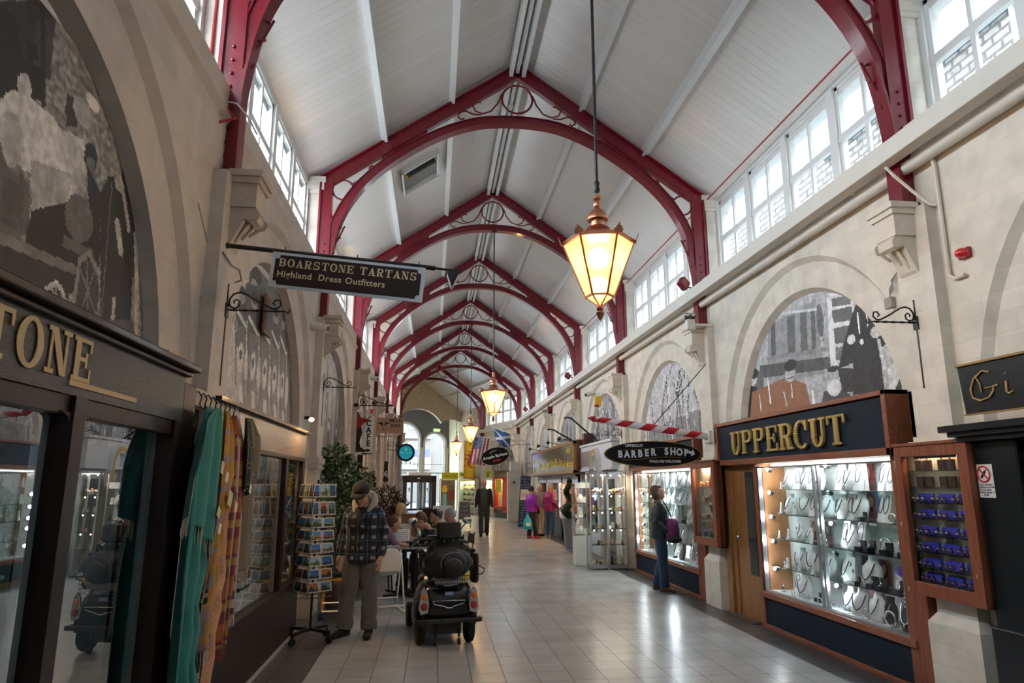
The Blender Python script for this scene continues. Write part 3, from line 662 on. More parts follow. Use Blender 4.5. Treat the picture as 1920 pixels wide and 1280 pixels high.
# emergency exit boxes hung in the porch
for n,(x,z,lab) in enumerate(((.72,5.35,'green lit exit box high at the crown of the porch'),(3.1,4.95,'green lit exit box hanging between the two end arches'))):
    t=thing('exit_sign',lab,'exit sign',bendT(x,EY+.6,z),math.radians(17),'green exit boxes at the far end')
    b=MB();b.box(-.22,.22,-.03,.03,-.09,.09);b.build('light_box',mat('sign_case',(.5,.6,.4),.5),t)
    b=MB();b.box(-.20,.20,-.036,-.031,-.075,.075);b.build('lit_face',emis('exit_green',(.25,1,.15),2.2),t)
    b=MB();b.cyl((0,0,.09),(0,0,1.0),.008,n=6);b.build('hanger_rod',M_black,t)

# the street beyond: white facade, van, kerb
t=thing('opposite_building','pale building across the street with white sash windows and a blue lettered shop board','building');t.matrix_world=BEND@Matrix.Translation((2,66,0))
b=MB();b.box(-16,18,0,4,0,12);b.build('facade',mat('sandstone',(.13,.115,.10),.8,noise_amt=.12),t)
b=MB();b.box(1.2,7.6,-.3,0,3.0,4.9);b.box(1.2,7.6,-.35,0,5.9,6.2);b.build('shop_board',mat('shop_board_white',(.22,.22,.23),.5),t)
b=MB();b.box(1.3,7.5,-.36,-.3,4.2,4.9);o=b.build('blue_board',mat('shop_board_blue',(.06,.07,.45),.5),t)
for i in range(9):
    x=-15+i*3.4
    for z0 in (3.3,6.8):
        b=MB();b.box(x,x+1.5,-.08,.02,z0,z0+2.3);f=b.build('window_frame',M_white,t)
        b=MB()
        for a in (0,1):
            for c in (0,1): b.box(x+.12+a*.68,x+.7+a*.68,-.10,-.05,z0+.12+c*1.1,z0+1.1+c*1.08)
        b.build('window_pane',mat('far_window_glass',(.10,.14,.16),.1),f)
b=MB();b.box(-12,0,-.4,0,0,2.9);b.build('ground_shopfront',mat('far_shop_green',(.20,.32,.28),.4),t)
b=MB();b.box(-11,-1,-.45,-.3,2.9,3.6);b.build('cream_board',mat('cream_board',(.75,.70,.45),.5),t)
t=thing('delivery_van','light blue and white van parked in the street beyond the entrance doors','van');t.matrix_world=BEND@Matrix.Translation((1.2,54.5,0))
M_van=mat('van_paint',(.58,.72,.80),.25,coat=.6)
side=[(-2.6,.35),(2.4,.35),(2.5,.9),(2.2,1.15),(1.2,1.35),(.7,2.15),(.4,2.3),(-2.5,2.35),(-2.6,2.2)]
b=MB();b.prism(side,(0,-.9,0),(1,0,0),(0,0,1),(0,1,0),1.8);b.build('van_body',M_van,t,bevel=.06)
b=MB();b.prism([(.25,1.4),(1.0,1.38),(.62,2.05),(.25,2.1)],(0,-.93,0),(1,0,0),(0,0,1),(0,1,0),.02);b.box(-2.2,.05,-.93,-.91,1.4,2.05);b.build('van_window',mat('dark_glass',(.02,.035,.045),.05),t)
for x in (-1.7,1.6): b=MB();b.cyl((x,-.93,.36),(x,-.7,.36),.34,n=24);w_=b.build('wheel',M_rubber,t,smooth=True);b=MB();b.cyl((x,-.95,.36),(x,-.93,.36),.2,n=20);b.build('hub_cap',M_steel,w_)
# buildings glimpsed through the clerestory
t=thing('stone_building','rough stone rear building with slate roof seen through the right clerestory windows','building',(11,2,0))
t['label']='rough stone building with slate roof outside the clerestory above the jewellery shop'
b=MB();b.box(0,6,-14,3.2,0,13.5);b.box(.6,6,3.4,30,0,11.4)
b.build('wall_mass',brickpaint('rubble_stone',(.20,.19,.175),(.06,.055,.05),.45,.2,(1,2),.9,.9,.05,.22),t)
b=MB();b.prism([(.3,11.3),(6,11.3),(3.2,13.0)],(0,7,0),(1,0,0),(0,0,1),(0,1,0),9);b.build('slate_roof',mat('slate',(.05,.09,.13),.5,noise_amt=.3),t)
for y,z in ((-4,10.5),(-1,10.2),(5,9.6),(8,9.8),(12,9.4)):
    b=MB();b.box(-.08 if y<3 else .5,.7,y,y+1.1,z,z+1.7);f=b.build('window_frame',M_white,t);b=MB()
    for a in (0,1):
        for c in (0,1): b.box(-.1 if y<3 else .48,.0 if y<3 else .55,y+.1+a*.48,y+.52+a*.48,z+.1+c*.8,z+.82+c*.8)
    b.build('window_pane',mat('far_window_glass',(.10,.14,.16),.1),f)
b=MB();b.tube([(-.15,0,2),(-.15,0,13)],.07,8);b.tube([(-.12,-14,13.4),(-.12,3,13.4)],.09,8);b.build('drainpipe',mat('pipe_grey',(.35,.38,.4),.5),t)
MUR_A=[["p",0.1,[[2.71,3.66],[2.97,3.87],[3.06,3.88],[3.1,3.63],[2.78,3.36]]],["p",0.05,[[2.71,3.64],[2.82,3.67],[2.92,3.51],[2.94,3.16],[2.84,3.11]]],["p",0.16,[[2.96,3.75],[3.09,3.87],[3.12,3.56],[2.99,3.45]]],["p",0.04,[[2.91,3.62],[2.98,3.65],[3.02,3.59],[2.95,3.55]]],["p",0.05,[[2.89,3.52],[3.05,3.57],[3.1,3.44],[2.96,3.35]]],["e",0.78,[3.03,3.23,0.22,0.17]],["e",0.62,[2.91,3.14,0.1,0.12]],["e",0.8,[3.16,3.28,0.12,0.13]],["e",0.7,[2.95,3.41,0.05,0.07]],["p",0.07,[[2.96,3.86],[2.99,3.89],[3.12,3.42],[3.09,3.4]]],["e",0.1,[3.32,3.52,0.05,0.07]],["p",0.12,[[3.27,3.58],[3.34,3.59],[3.4,3.47],[3.3,3.42]]],["e",0.55,[3.43,3.57,0.1,0.07]],["e",0.85,[3.51,3.67,0.07,0.04]],["e",0.66,[3.38,3.31,0.13,0.11]],["p",0.7,[[3.24,3.38],[3.48,3.44],[3.55,3.21],[3.4,3.12],[3.25,3.22]]],["e",0.8,[3.35,3.12,0.19,0.11]],["e",0.72,[3.17,3.07,0.09,0.07]],["e",0.6,[3.48,3.2,0.07,0.08]],["p",0.6,[[3.07,3.13],[3.43,3.22],[3.38,3.0],[3.13,2.91]]],["e",0.06,[3.56,3.38,0.07,0.08]],["e",0.3,[3.57,3.34,0.05,0.05]],["p",0.07,[[3.53,3.33],[3.7,3.25],[3.76,3.0],[3.65,2.99]]],["p",0.26,[[2.84,3.11],[2.94,3.01],[3.08,3.01],[3.15,2.8],[2.94,2.7]]],["p",0.2,[[2.9,2.97],[3.05,2.99],[3.09,2.8],[2.94,2.77]]],["p",0.04,[[3.13,2.91],[3.41,3.07],[3.77,3.0],[3.8,2.74],[3.39,2.57],[3.11,2.64]]],["e",0.3,[3.53,3.03,0.14,0.12]],["p",0.28,[[3.41,2.9],[3.71,2.92],[3.72,2.86],[3.42,2.84]]],["p",0.06,[[2.94,2.72],[3.12,2.75],[3.55,2.72],[3.53,2.6],[2.97,2.59]]],["l",0.35,0.05,[[2.94,2.71],[3.17,2.73],[3.54,2.76]]],["e",0.12,[3.7,2.69,0.13,0.19]],["l",0.45,0.035,[[3.59,2.62],[3.58,2.82],[3.67,2.89],[3.79,2.82],[3.86,2.69]]],["l",0.35,0.015,[[3.65,2.87],[3.74,2.54]]],["l",0.35,0.015,[[3.59,2.79],[3.82,2.59]]],["l",0.35,0.015,[[3.76,2.85],[3.65,2.55]]],["l",0.75,0.03,[[3.33,2.54],[3.34,2.61],[3.41,2.65],[3.46,2.63],[3.51,2.57]]],["l",0.6,0.015,[[3.4,2.64],[3.43,2.54]]],["l",0.6,0.015,[[3.36,2.61],[3.48,2.56]]],["p",0.05,[[3.7,3.25],[3.76,3.37],[3.88,3.43],[4.05,3.41],[4.2,3.26],[4.18,2.98],[4.26,2.54],[3.88,2.55]]],["e",0.5,[3.9,3.39,0.06,0.05]],["l",0.6,0.06,[[3.93,3.16],[4.01,3.02]]],["l",0.3,0.012,[[3.81,3.36],[3.88,2.58]]],["l",0.6,0.04,[[4.0,2.73],[4.02,2.55]]],["e",0.05,[3.98,3.47,0.07,0.07]],["l",0.55,0.04,[[3.91,3.41],[3.99,3.31],[4.07,3.18]]],["p",0.22,[[3.88,2.58],[4.26,2.67],[4.4,2.5],[3.96,2.48]]],["l",0.62,0.05,[[4.17,3.18],[4.25,2.94],[4.34,2.55]]],["l",0.55,0.05,[[4.31,3.09],[4.47,2.55]]],["p",0.08,[[4.1,3.15],[4.14,3.17],[4.22,2.93],[4.17,2.91]]]]
MUR_B=[["p",0.62,[[5.86,3.52],[6.67,3.78],[6.69,2.42],[6.1,2.45]]],["e",0.12,[6.92,3.78,0.21,0.09]],["e",0.5,[6.87,3.65,0.14,0.06]],["p",0.2,[[6.57,3.59],[7.34,3.76],[7.63,3.23],[6.6,3.02]]],["e",0.14,[6.53,3.26,0.21,0.14]],["e",0.45,[6.48,3.43,0.11,0.07]],["e",0.08,[6.46,3.49,0.13,0.04]],["l",0.7,0.05,[[6.35,3.27],[6.71,3.18]]],["p",0.28,[[6.39,3.13],[6.75,3.18],[6.83,2.99],[6.41,2.93]]],["e",0.72,[6.59,2.86,0.09,0.15]],["e",0.15,[6.59,2.89,0.05,0.05]],["e",0.66,[6.81,2.83,0.09,0.15]],["p",0.75,[[6.61,2.64],[6.72,2.62],[6.82,2.43],[6.66,2.47]]],["l",0.8,0.02,[[6.71,3.25],[6.86,2.54]]],["l",0.12,0.03,[[6.34,3.17],[6.51,2.6]]],["e",0.14,[6.98,3.29,0.23,0.15]],["e",0.45,[6.93,3.47,0.13,0.06]],["e",0.08,[6.91,3.53,0.13,0.06]],["l",0.7,0.05,[[6.77,3.3],[7.18,3.2]]],["p",0.28,[[6.82,3.15],[7.23,3.21],[7.31,3.0],[6.84,2.94]]],["e",0.72,[7.05,2.86,0.09,0.15]],["e",0.15,[7.04,2.89,0.05,0.05]],["e",0.66,[7.3,2.82,0.09,0.17]],["p",0.75,[[7.06,2.62],[7.19,2.6],[7.29,2.41],[7.11,2.44]]],["l",0.8,0.02,[[7.18,3.28],[7.35,2.52]]],["l",0.12,0.03,[[6.77,3.19],[6.95,2.58]]],["e",0.14,[7.47,3.32,0.23,0.15]],["e",0.45,[7.41,3.51,0.13,0.07]],["e",0.08,[7.39,3.58,0.13,0.05]],["l",0.7,0.05,[[7.27,3.33],[7.68,3.21]]],["p",0.28,[[7.32,3.17],[7.72,3.22],[7.81,2.99],[7.35,2.94]]],["e",0.72,[7.54,2.86,0.09,0.17]],["e",0.15,[7.53,2.89,0.05,0.05]],["e",0.66,[7.8,2.81,0.09,0.17]],["p",0.75,[[7.57,2.6],[7.7,2.58],[7.82,2.37],[7.63,2.41]]],["l",0.8,0.02,[[7.67,3.3],[7.86,2.49]]],["l",0.12,0.03,[[7.27,3.21],[7.46,2.56]]],["e",0.14,[7.93,3.36,0.23,0.15]],["e",0.45,[7.86,3.56,0.13,0.07]],["e",0.08,[7.84,3.63,0.13,0.06]],["l",0.7,0.05,[[7.72,3.37],[8.13,3.24]]],["p",0.28,[[7.78,3.2],[8.17,3.25],[8.27,3.01],[7.81,2.96]]],["e",0.72,[8.0,2.87,0.09,0.17]],["e",0.15,[7.99,2.9,0.05,0.06]],["e",0.66,[8.27,2.82,0.09,0.19]],["p",0.75,[[8.04,2.6],[8.17,2.57],[8.3,2.35],[8.11,2.39]]],["l",0.8,0.02,[[8.12,3.33],[8.33,2.48]]],["l",0.12,0.03,[[7.72,3.25],[7.94,2.56]]],["e",0.14,[8.36,3.37,0.2,0.16]],["e",0.45,[8.29,3.59,0.11,0.07]],["e",0.08,[8.26,3.66,0.11,0.05]],["l",0.7,0.05,[[8.17,3.4],[8.55,3.24]]],["p",0.28,[[8.23,3.21],[8.58,3.25],[8.68,3.0],[8.27,2.96]]],["e",0.72,[8.43,2.86,0.09,0.17]],["e",0.15,[8.42,2.89,0.05,0.07]],["e",0.66,[8.69,2.8,0.09,0.2]],["p",0.75,[[8.5,2.58],[8.62,2.54],[8.76,2.31],[8.57,2.36]]],["l",0.8,0.02,[[8.54,3.34],[8.77,2.44]]],["l",0.12,0.03,[[8.18,3.27],[8.41,2.54]]]]
MUR_C=[["p",0.62,[[9.09,2.47],[7.78,3.74],[6.72,3.84],[6.04,3.48],[5.67,2.92],[5.66,2.38],[6.97,2.35]]],["p",0.5,[[8.2,3.7],[7.05,3.75],[7.03,2.89],[8.32,2.95]]],["p",0.3,[[7.72,3.7],[7.53,3.68],[7.58,3.23],[7.76,3.24]]],["p",0.3,[[7.41,3.68],[7.27,3.68],[7.31,3.21],[7.46,3.21]]],["p",0.28,[[7.18,3.66],[7.09,3.65],[7.14,3.18],[7.23,3.2]]],["e",0.3,[7.01,3.49,0.07,0.19]],["l",0.75,0.03,[[8.18,3.84],[7.07,3.63]]],["l",0.45,0.05,[[8.27,3.28],[6.96,3.15]]],["p",0.25,[[8.12,3.72],[8.01,3.72],[8.05,3.29],[8.17,3.29]]],["p",0.22,[[8.5,3.23],[6.85,3.05],[6.87,2.92],[8.52,3.06]]],["p",0.85,[[6.83,3.75],[6.36,3.65],[6.44,2.91],[6.89,2.95]]],["p",0.35,[[6.76,3.67],[6.42,3.62],[6.42,3.52],[6.76,3.58]]],["p",0.3,[[6.77,3.54],[6.41,3.5],[6.41,3.35],[6.76,3.4]]],["p",0.32,[[6.77,3.34],[6.42,3.31],[6.42,3.13],[6.77,3.17]]],["p",0.35,[[6.77,3.13],[6.43,3.09],[6.43,2.95],[6.78,2.99]]],["p",0.1,[[6.46,3.36],[6.34,3.5],[6.15,3.44],[5.97,3.19],[5.89,3.02],[6.05,2.97],[6.04,2.53],[6.54,2.59],[6.49,2.91],[6.75,2.9],[6.64,3.11]]],["e",0.55,[6.27,3.55,0.08,0.08]],["p",0.1,[[6.34,3.61],[6.18,3.6],[6.18,3.55],[6.34,3.58]]],["e",0.8,[6.48,3.16,0.07,0.05]],["e",0.72,[6.07,3.15,0.09,0.06]],["l",0.75,0.05,[[6.05,3.05],[6.01,2.78]]],["l",0.95,0.02,[[6.33,3.4],[6.33,3.19]]],["l",0.95,0.02,[[6.19,3.39],[6.19,3.24]]],["e",0.9,[6.31,3.1,0.03,0.03]],["p",0.28,[[8.98,3.2],[8.44,3.15],[8.39,2.48],[9.17,2.55]]],["e",0.75,[8.72,3.07,0.11,0.08]],["e",0.08,[8.68,3.15,0.12,0.07]],["p",0.05,[[8.98,2.9],[8.8,2.99],[8.62,2.96],[8.54,2.49],[9.07,2.54]]],["p",-1,[[8.78,2.91],[8.32,2.94],[7.8,2.98],[7.43,2.83],[7.28,2.38],[8.91,2.49]]],["e",0.6,[7.75,2.99,0.13,0.09]],["e",0.08,[7.73,3.1,0.15,0.07]],["e",0.1,[7.75,2.95,0.09,0.01]],["l",0.9,0.02,[[7.74,2.87],[7.74,2.71]]],["l",0.9,0.03,[[8.31,2.99],[8.29,2.71]]],["l",0.9,0.02,[[8.57,2.85],[8.56,2.64]]],["l",0.9,0.02,[[7.93,2.8],[7.89,2.63]]],["p",0.18,[[7.14,2.55],[7.07,2.69],[6.81,2.71],[6.59,2.6],[6.57,2.43],[7.11,2.43]]],["e",0.6,[6.85,2.83,0.1,0.09]],["e",0.12,[6.85,2.91,0.11,0.03]],["e",0.82,[6.86,2.71,0.13,0.09]],["p",0.12,[[6.77,2.91],[6.49,2.86],[6.54,2.62],[6.72,2.64]]],["p",0.75,[[5.96,2.77],[5.68,2.87],[5.66,2.48],[5.98,2.52]]],["p",0.14,[[5.97,2.47],[5.78,2.69],[5.69,2.73],[5.64,2.43],[5.75,2.44],[5.75,2.61],[5.87,2.46]]],["l",0.9,0.05,[[7.29,2.72],[7.28,2.5]]]]
# ---------------------------------------------------------------- monochrome photo murals in the arches
def inpoly(x,y,P):
    c=False;j=len(P)-1
    for i in range(len(P)):
        if (P[i][1]>y)!=(P[j][1]>y) and x<(P[j][0]-P[i][0])*(y-P[i][1])/(P[j][1]-P[i][1])+P[i][0]: c=not c
        j=i
    return c
def paint(shapes,y0,z0,w,h,nu,nv,base,tint=(1,.95,.90),grain=.1):
    g=[[0]*nu for _ in range(nv)]
    for j in range(nv):
        z=z0+(j+.5)*h/nv
        for i in range(nu): g[j][i]=base(y0+(i+.5)*w/nu,z)
    for s in shapes:
        if s[0]=='p': P=s[2]; xs=[p[0] for p in P];zs=[p[1] for p in P];bb=(min(xs),max(xs),min(zs),max(zs)); t=lambda y,z:inpoly(y,z,P)
        elif s[0]=='e': cx,cz,rx,rz=s[2]; bb=(cx-rx,cx+rx,cz-rz,cz+rz); t=lambda y,z:((y-cx)/rx)**2+((z-cz)/rz)**2<1
        else:
            P=s[3];r=s[2]; xs=[p[0] for p in P];zs=[p[1] for p in P];bb=(min(xs)-r,max(xs)+r,min(zs)-r,max(zs)+r)
            def t(y,z):
                for a,c in zip(P,P[1:]):
                    dx,dz=c[0]-a[0],c[1]-a[1];q=max(0,min(1,((y-a[0])*dx+(z-a[1])*dz)/(dx*dx+dz*dz+1e-9)))
                    if (y-a[0]-q*dx)**2+(z-a[1]-q*dz)**2<r*r/4: return True
                return False
        for j in range(max(0,int((bb[2]-z0)/h*nv)),min(nv,int((bb[3]-z0)/h*nv)+1)):
            z=z0+(j+.5)*h/nv
            for i in range(max(0,int((bb[0]-y0)/w*nu)),min(nu,int((bb[1]-y0)/w*nu)+1)):
                y=y0+(i+.5)*w/nu
                if t(y,z): g[j][i]=s[1]
    def c(u,v):
        i=min(nu-1,int(u*nu));j=min(nv-1,int(v*nv));q=g[j][i]; y=y0+u*w;z=z0+v*h
        nz=noise.noise((y*9,z*9,3))*.6+noise.noise((y*26,z*26,1))*.5
        q+= (.10*noise.noise((y*16,z*16,8))+.07*noise.noise((y*45,z*45,5))) if q>.5 else 0
        if q==-1: k=1+nz*.25; return (.36*k,.16*k,.08*k)
        q=max(.015,q*(1+nz*grain*3)+nz*.02); q=q*q*.85+q*.15+.01
        q*=1.3; return (q*tint[0],q*tint[1],q*tint[2])
    return c
def mural(side,yc,shapes,base,nu,nv,label,T=None,tint=(1,.95,.90),z0=1.9):
    x=(WL-.16) if side<0 else (WR+.145); r=1.66 if side>0 else 1.76; w=2*r;h=3.86-z0
    cf=paint(shapes,yc-r,z0,w,h,nu,nv,base,tint)
    b=MB();b.T=T
    def f(u,v):
        z=z0+v*h; hw=r if z<2.2 else math.sqrt(max(1e-4,r*r-(z-2.2)**2))
        return (x,yc+(u*2-1)*hw,z)
    # sample art by true position
    def cf2(u,v):
        z=z0+v*h; hw=r if z<2.2 else math.sqrt(max(1e-4,r*r-(z-2.2)**2)); return cf(((u*2-1)*hw+r)/w,v)
    b.grid(f,nu,nv,cf2)
    m2=len(b.f); o=b.build('wall_mural',M_vc,solid=0)
    k=o.modifiers.new('s','SOLIDIFY'); k.thickness=.012; k.offset=0
    tag(o,label,'mural','monochrome photo murals in the wall arches'); o['kind']='thing'
    return o
stone=lambda y,z:.42+.22*noise.noise((y*22,z*30,0))+.12*noise.noise((y*60,z*60,0))
mural(-1,2.87+ASHL,MUR_A,stone,300,190,'monochrome mural of a crowned horse carriage procession in the arch above the dark tartans shopfront')
mural(-1,7.53+ASHL,MUR_B,lambda y,z:.36-.1*(z-2.6)+.08*noise.noise((y*6,z*2,0)),220,160,'monochrome mural of uniformed pipers in kilts in the arch above the bronze shopfront')
mural(1,7.53+ASH,MUR_C,lambda y,z:.62,280,180,'monochrome mural of policemen and a bearded man in the arch above the big gilt letters',tint=(.96,.98,1))
def crowd(seed,yc,n):
    r=random.Random(seed);S=[]
    for i in range(6): 
        y=yc-1.4+i*.5+r.uniform(-.1,.1); S.append(('p',r.uniform(.2,.5),[(y,2.2),(y+.35,2.2),(y+.33,r.uniform(3,3.8)),(y+.05,r.uniform(3,3.8))]))
        S.append(('l',r.uniform(.05,.8),.03,[(y,2.3),(y+r.uniform(-.4,.4),3.6)]))
    for i in range(n):
        y=yc-1.5+3*(i+.5)/n+r.uniform(-.1,.1);h=r.uniform(2.5,2.95);v=r.uniform(.04,.2)
        S+= [('p',v,[(y-.17,1.9),(y-.15,h-.12),(y+.15,h-.12),(y+.18,1.9)]),('e',.6,(y,h,.075,.10)),('e',.06,(y,h+.06,.09,.05)),('e',.7,(y+.1,h-.5,.04,.05))]
    return S
def trees(seed,yc):
    r=random.Random(seed);S=[('p',.42,[(yc-1.6,1.9),(yc+1.6,1.9),(yc+1.6,2.7),(yc-1.6,2.9)])]
    for i in range(26):
        y=yc+r.uniform(-1.5,1.5); z=r.uniform(2.1,2.7); S.append(('l',r.choice([.1,.85,.2,.75]),r.uniform(.015,.04),[(y,z),(y+r.uniform(-.25,.25),z+r.uniform(.4,1.2)),(y+r.uniform(-.5,.5),z+r.uniform(.9,1.5))]))
    return S
NTH=['','second','third','fourth','fifth','sixth','seventh']
def faded(side,k,sh,lab,b0):
    yc=FY[k]+BAY/2
    mural(side,yc+(ASH if side>0 else ASHL),sh,lambda y,z:b0+.1*noise.noise((y*5,z*5,k)),76,56,lab,tint=(.97,.97,1) if side>0 else (1,.95,.9))
faded(1,2,trees(3,FY[2]+BAY/2),'faded mural of bare winter trees behind the striped barber pole',.66)
faded(1,3,trees(5,FY[3]+BAY/2)+crowd(5,FY[3]+BAY/2,2),'grey mural with a tall gabled house in the arch above the white shop',.55)
faded(1,4,crowd(6,FY[4]+BAY/2,5),'brownish street mural in the arch just beyond the white shop',.5)
faded(1,5,crowd(8,FY[5]+BAY/2,2),'mural of a large dark figure in the arch over the gold mirrored signboard',.6)
faded(1,0,crowd(2,FY[0]+BAY/2,4),'dark mural in the arch over the black shop with gold script',.35)
faded(1,6,crowd(9,FY[6]+BAY/2,4),'pale street mural in the arch behind the blue banner',.6)
faded(-1,2,[('p',.45,[(FY[2]+.8,1.9),(FY[2]+4.4,1.9),(FY[2]+4.4,3),(FY[2]+.8,3)]),('l',.12,.12,[(11.9,2),(12.0,3.2)]),('l',.75,.1,[(12.3,2),(12.4,3.1)])]+crowd(4,FY[2]+BAY/2,3),'grey mural of standing figures in the arch behind the weeping fig tree',.5)
faded(-1,3,crowd(10,FY[3]+BAY/2,4),'mural half hidden behind the waiter sign',.5)
faded(-1,4,crowd(12,FY[4]+BAY/2,4),'mural in the arch behind the milk bar board',.5)
mural(1,33.2-.38+BAY/2+ASH,trees(20,33.2-.38+BAY/2),lambda y,z:.30+.1*noise.noise((y*5,z*5,2)),76,56,'dark woodland mural in the turned wall under the oval barbers board',BEND,z0=2.35)
# ---------------------------------------------------------------- left shopfronts
def plane_box(b,x0,x1,y0,y1,z0,z1): b.box(min(x0,x1),max(x0,x1),y0,y1,z0,z1)
t=thing('tartan_shopfront','dark timber shopfront with large gilt letters over two wide panes','shopfront')
SX=-1.5
b=MB();b.add([(SX,-1.5,2.06),(SX,4.28,2.06),(SX,4.28,2.36),(SX,-1.5,2.36),(SX-.3,-1.5,2.06),(SX-.3,4.28,2.06),(SX-.3,4.28,2.36),(SX-.3,-1.5,2.36)],[(0,1,2,3),(4,7,6,5),(0,4,5,1),(1,5,6,2),(3,2,6,7),(0,3,7,4)])
fa=b.build('fascia',M_fascia,t)
b=MB();b.box(SX-.35,SX+.07,-1.5,4.34,2.36,2.40);b.box(SX-.35,SX+.03,-1.5,4.31,2.33,2.36);b.build('cornice',M_dark,t,bevel=.008)
b=MB();b.box(SX,SX+.0,0,0,0,0)
o,_=slabtext('gilt_letter','BOARSTONE',M_gold,t,.185,(SX+.004,1.40,2.122),(0,1,0),(0,0,1),.003,.92,.14)
b=MB();b.box(SX,SX+.006,2.97,3.62,2.097,2.120);b.build('gilt_underline',M_gold,t)
# window frames: two openings with rounded top corners; posts
b=MB()
b.box(SX-.08,SX-.01,-1.5,4.28,1.98,2.06)
for y0,y1 in ((3.03,3.13),(4.16,4.28),(.2,.3)): b.box(SX-.09,SX+.01,y0,y1,0,2.06)
b.box(SX-.08,SX,-1.5,4.28,0,.42);b.box(SX-.12,SX+.03,-1.5,4.28,.42,.48)
for y,s in ((3.03,-1),(3.13,1)): b.prism([(y,1.99),(y,1.90),(y+s*.008,1.94),(y+s*.03,1.97),(y+s*.07,1.985),(y+s*.09,1.99)],(SX-.07,0,0),(0,1,0),(0,0,1),(1,0,0),.07)
b.build('window_frame',M_dark,t,bevel=.006)
for y in (2.97,4.09): b=MB();b.box(SX-.11,SX-.08,y,y+.055,.48,2.0);b.build('inner_frame',mat('inner_white_frame',(.55,.60,.66),.4),t)
b=MB();b.add([(SX-.05,-1.5,.48),(SX-.05,3.03,.48),(SX-.05,3.03,2.0),(SX-.05,-1.5,2.0)],[(0,1,2,3)]);b.add([(SX-.05,3.13,.48),(SX-.05,4.16,.48),(SX-.05,4.16,2.0),(SX-.05,3.13,2.0)],[(0,1,2,3)])
b.build('window_pane',glassmat('shop_glass_strong',(.80,.86,.86),2.3),t)
# display bay behind the glass
b=MB();b.box(-2.75,-2.70,-1.5,4.45,.4,2.5);b.box(-2.7,SX-.12,4.30,4.36,.4,2.5);b.box(-2.7,SX-.1,-1.5,4.3,.36,.42);b.build('display_back',M_greyboard,t)
b=MB();b.box(-2.7,SX-.12,-1.5,4.3,2.04,2.06);b.build('display_ceiling',mat('shop_wall_pale',(.42,.42,.41),.7),t)
# things in the display
def hump(name,m,c,rx,ry,rz,parent,res=(18,12)):
    b=MB();b.ell(c,rx,ry,rz,*res);return b.build(name,m,parent,smooth='all')
t=thing('display_jacket','dark green tweed jacket hanging on a stand in the tartans window','jacket',(-2.25,3.75,0))
M_tw=mat('green_tweed',(.015,.11,.085),.85,noise_amt=.25,nscale=60,bump=.4,bscale=120,sheen=.4)
b=MB();rings=[]
for z,rx,ry in ((.95,.17,.24),(1.05,.18,.26),(1.25,.16,.24),(1.45,.17,.26),(1.58,.15,.27),(1.66,.10,.20),(1.71,.06,.08)):
    rings.append([(rx*math.cos(a)*(1+.06*math.sin(7*a)),ry*math.sin(a)*(1+.05*math.sin(6*a+z*9)),z) for a in [2*PI*k/28 for k in range(28)]])
b.loft(rings);b.build('jacket_body',M_tw,t,smooth='all')
for s in (-1,1):
    b=MB();b.tube([(0,s*.22,1.60),(.02,s*.30,1.40),(.04,s*.33,1.18),(.08,s*.31,.98)],[.07,.075,.065,.06],12);b.build('sleeve',M_tw,t,smooth='all')
b=MB();b.cyl((0,0,.42),(0,0,.98),.02);b.cyl((0,0,.42),(0,0,.44),.15);b.build('stand',M_steel,t,smooth=True)
for z in (1.1,1.25,1.4): b=MB();b.ell((.17,0,z),.012,.012,.012,8,6);b.build('button',M_steel,t)
t=thing('sporran_pouch','fur fronted leather pouch low in the tartans window','pouch',(-1.72,3.78,.42))
b=MB();b.ell((0,0,.15),.06,.13,.16,20,12);b.build('pouch_body',mat('black_leather',(.012,.02,.02),.35),t,smooth='all')
b=MB();b.ell((.02,0,.22),.055,.125,.10,20,12);b.build('fur_flap',mat('grey_fur',(.35,.33,.28),.9,noise_amt=.6,nscale=50,bump=.9,bscale=90),t,smooth='all')
for y in (-.04,.04): b=MB();b.ell((.06,y,.07),.012,.012,.02,8,6);b.build('tassel_cap',M_chrome,t)
t=thing('folded_tartan','folded green and white cloth in the tartans window','cloth',(-1.95,2.55,.42))
b=MB()
for k in range(5): b.box(-.2,.2,-.25,.25,.06*k,.06*k+.055)
b.build('cloth_stack',mat('green_cloth',(.04,.22,.12),.85,bump=.3),t,bevel=.02)
t=thing('display_lamp','white spotlight glowing inside the tartans window','lamp',(-1.95,2.83,1.92))
b=MB();b.cyl((0,0,.1),(0,0,.02),.04,n=14);b.build('lamp_body',M_steel,t,smooth=True)
b=MB();b.ell((0,0,0),.03,.03,.03,14,10);b.build('bulb',emis('cold_lamp',(.75,.87,1),60),t,smooth='all')
for n,(y,z,c) in enumerate(((1.2,.9,(.3,.05,.05)),(1.7,.75,(.1,.12,.3)),(2.1,1.0,(.35,.3,.12)),(3.3,.75,(.12,.1,.09)))):
    t=thing('tartan_roll',['red roll of cloth standing in the tartans window','blue roll of cloth standing in the tartans window','mustard roll of cloth standing in the tartans window','brown roll of cloth standing beside the post in the tartans window'][n],'cloth roll',(-2.3,y,.42));b=MB();b.cyl((0,0,0),(0,0,z),.09,n=18);b.build('roll',mat('roll_%d'%n,c,.85,noise_amt=.3),t,smooth=True);b=MB();b.cyl((0,0,z),(0,0,z+.03),.03,n=12);b.build('core_tube',M_paper,t)
# return of the shopfront beside the scarves
b=MB();b.box(-1.80,-1.5,4.28,4.50,0,2.30);b.box(-1.80,-1.62,4.50,5.06,0,2.2);tag(b.build('door_recess_panel',M_dark,bevel=.01),'dark glossy timber panel behind the hanging scarves','panel')

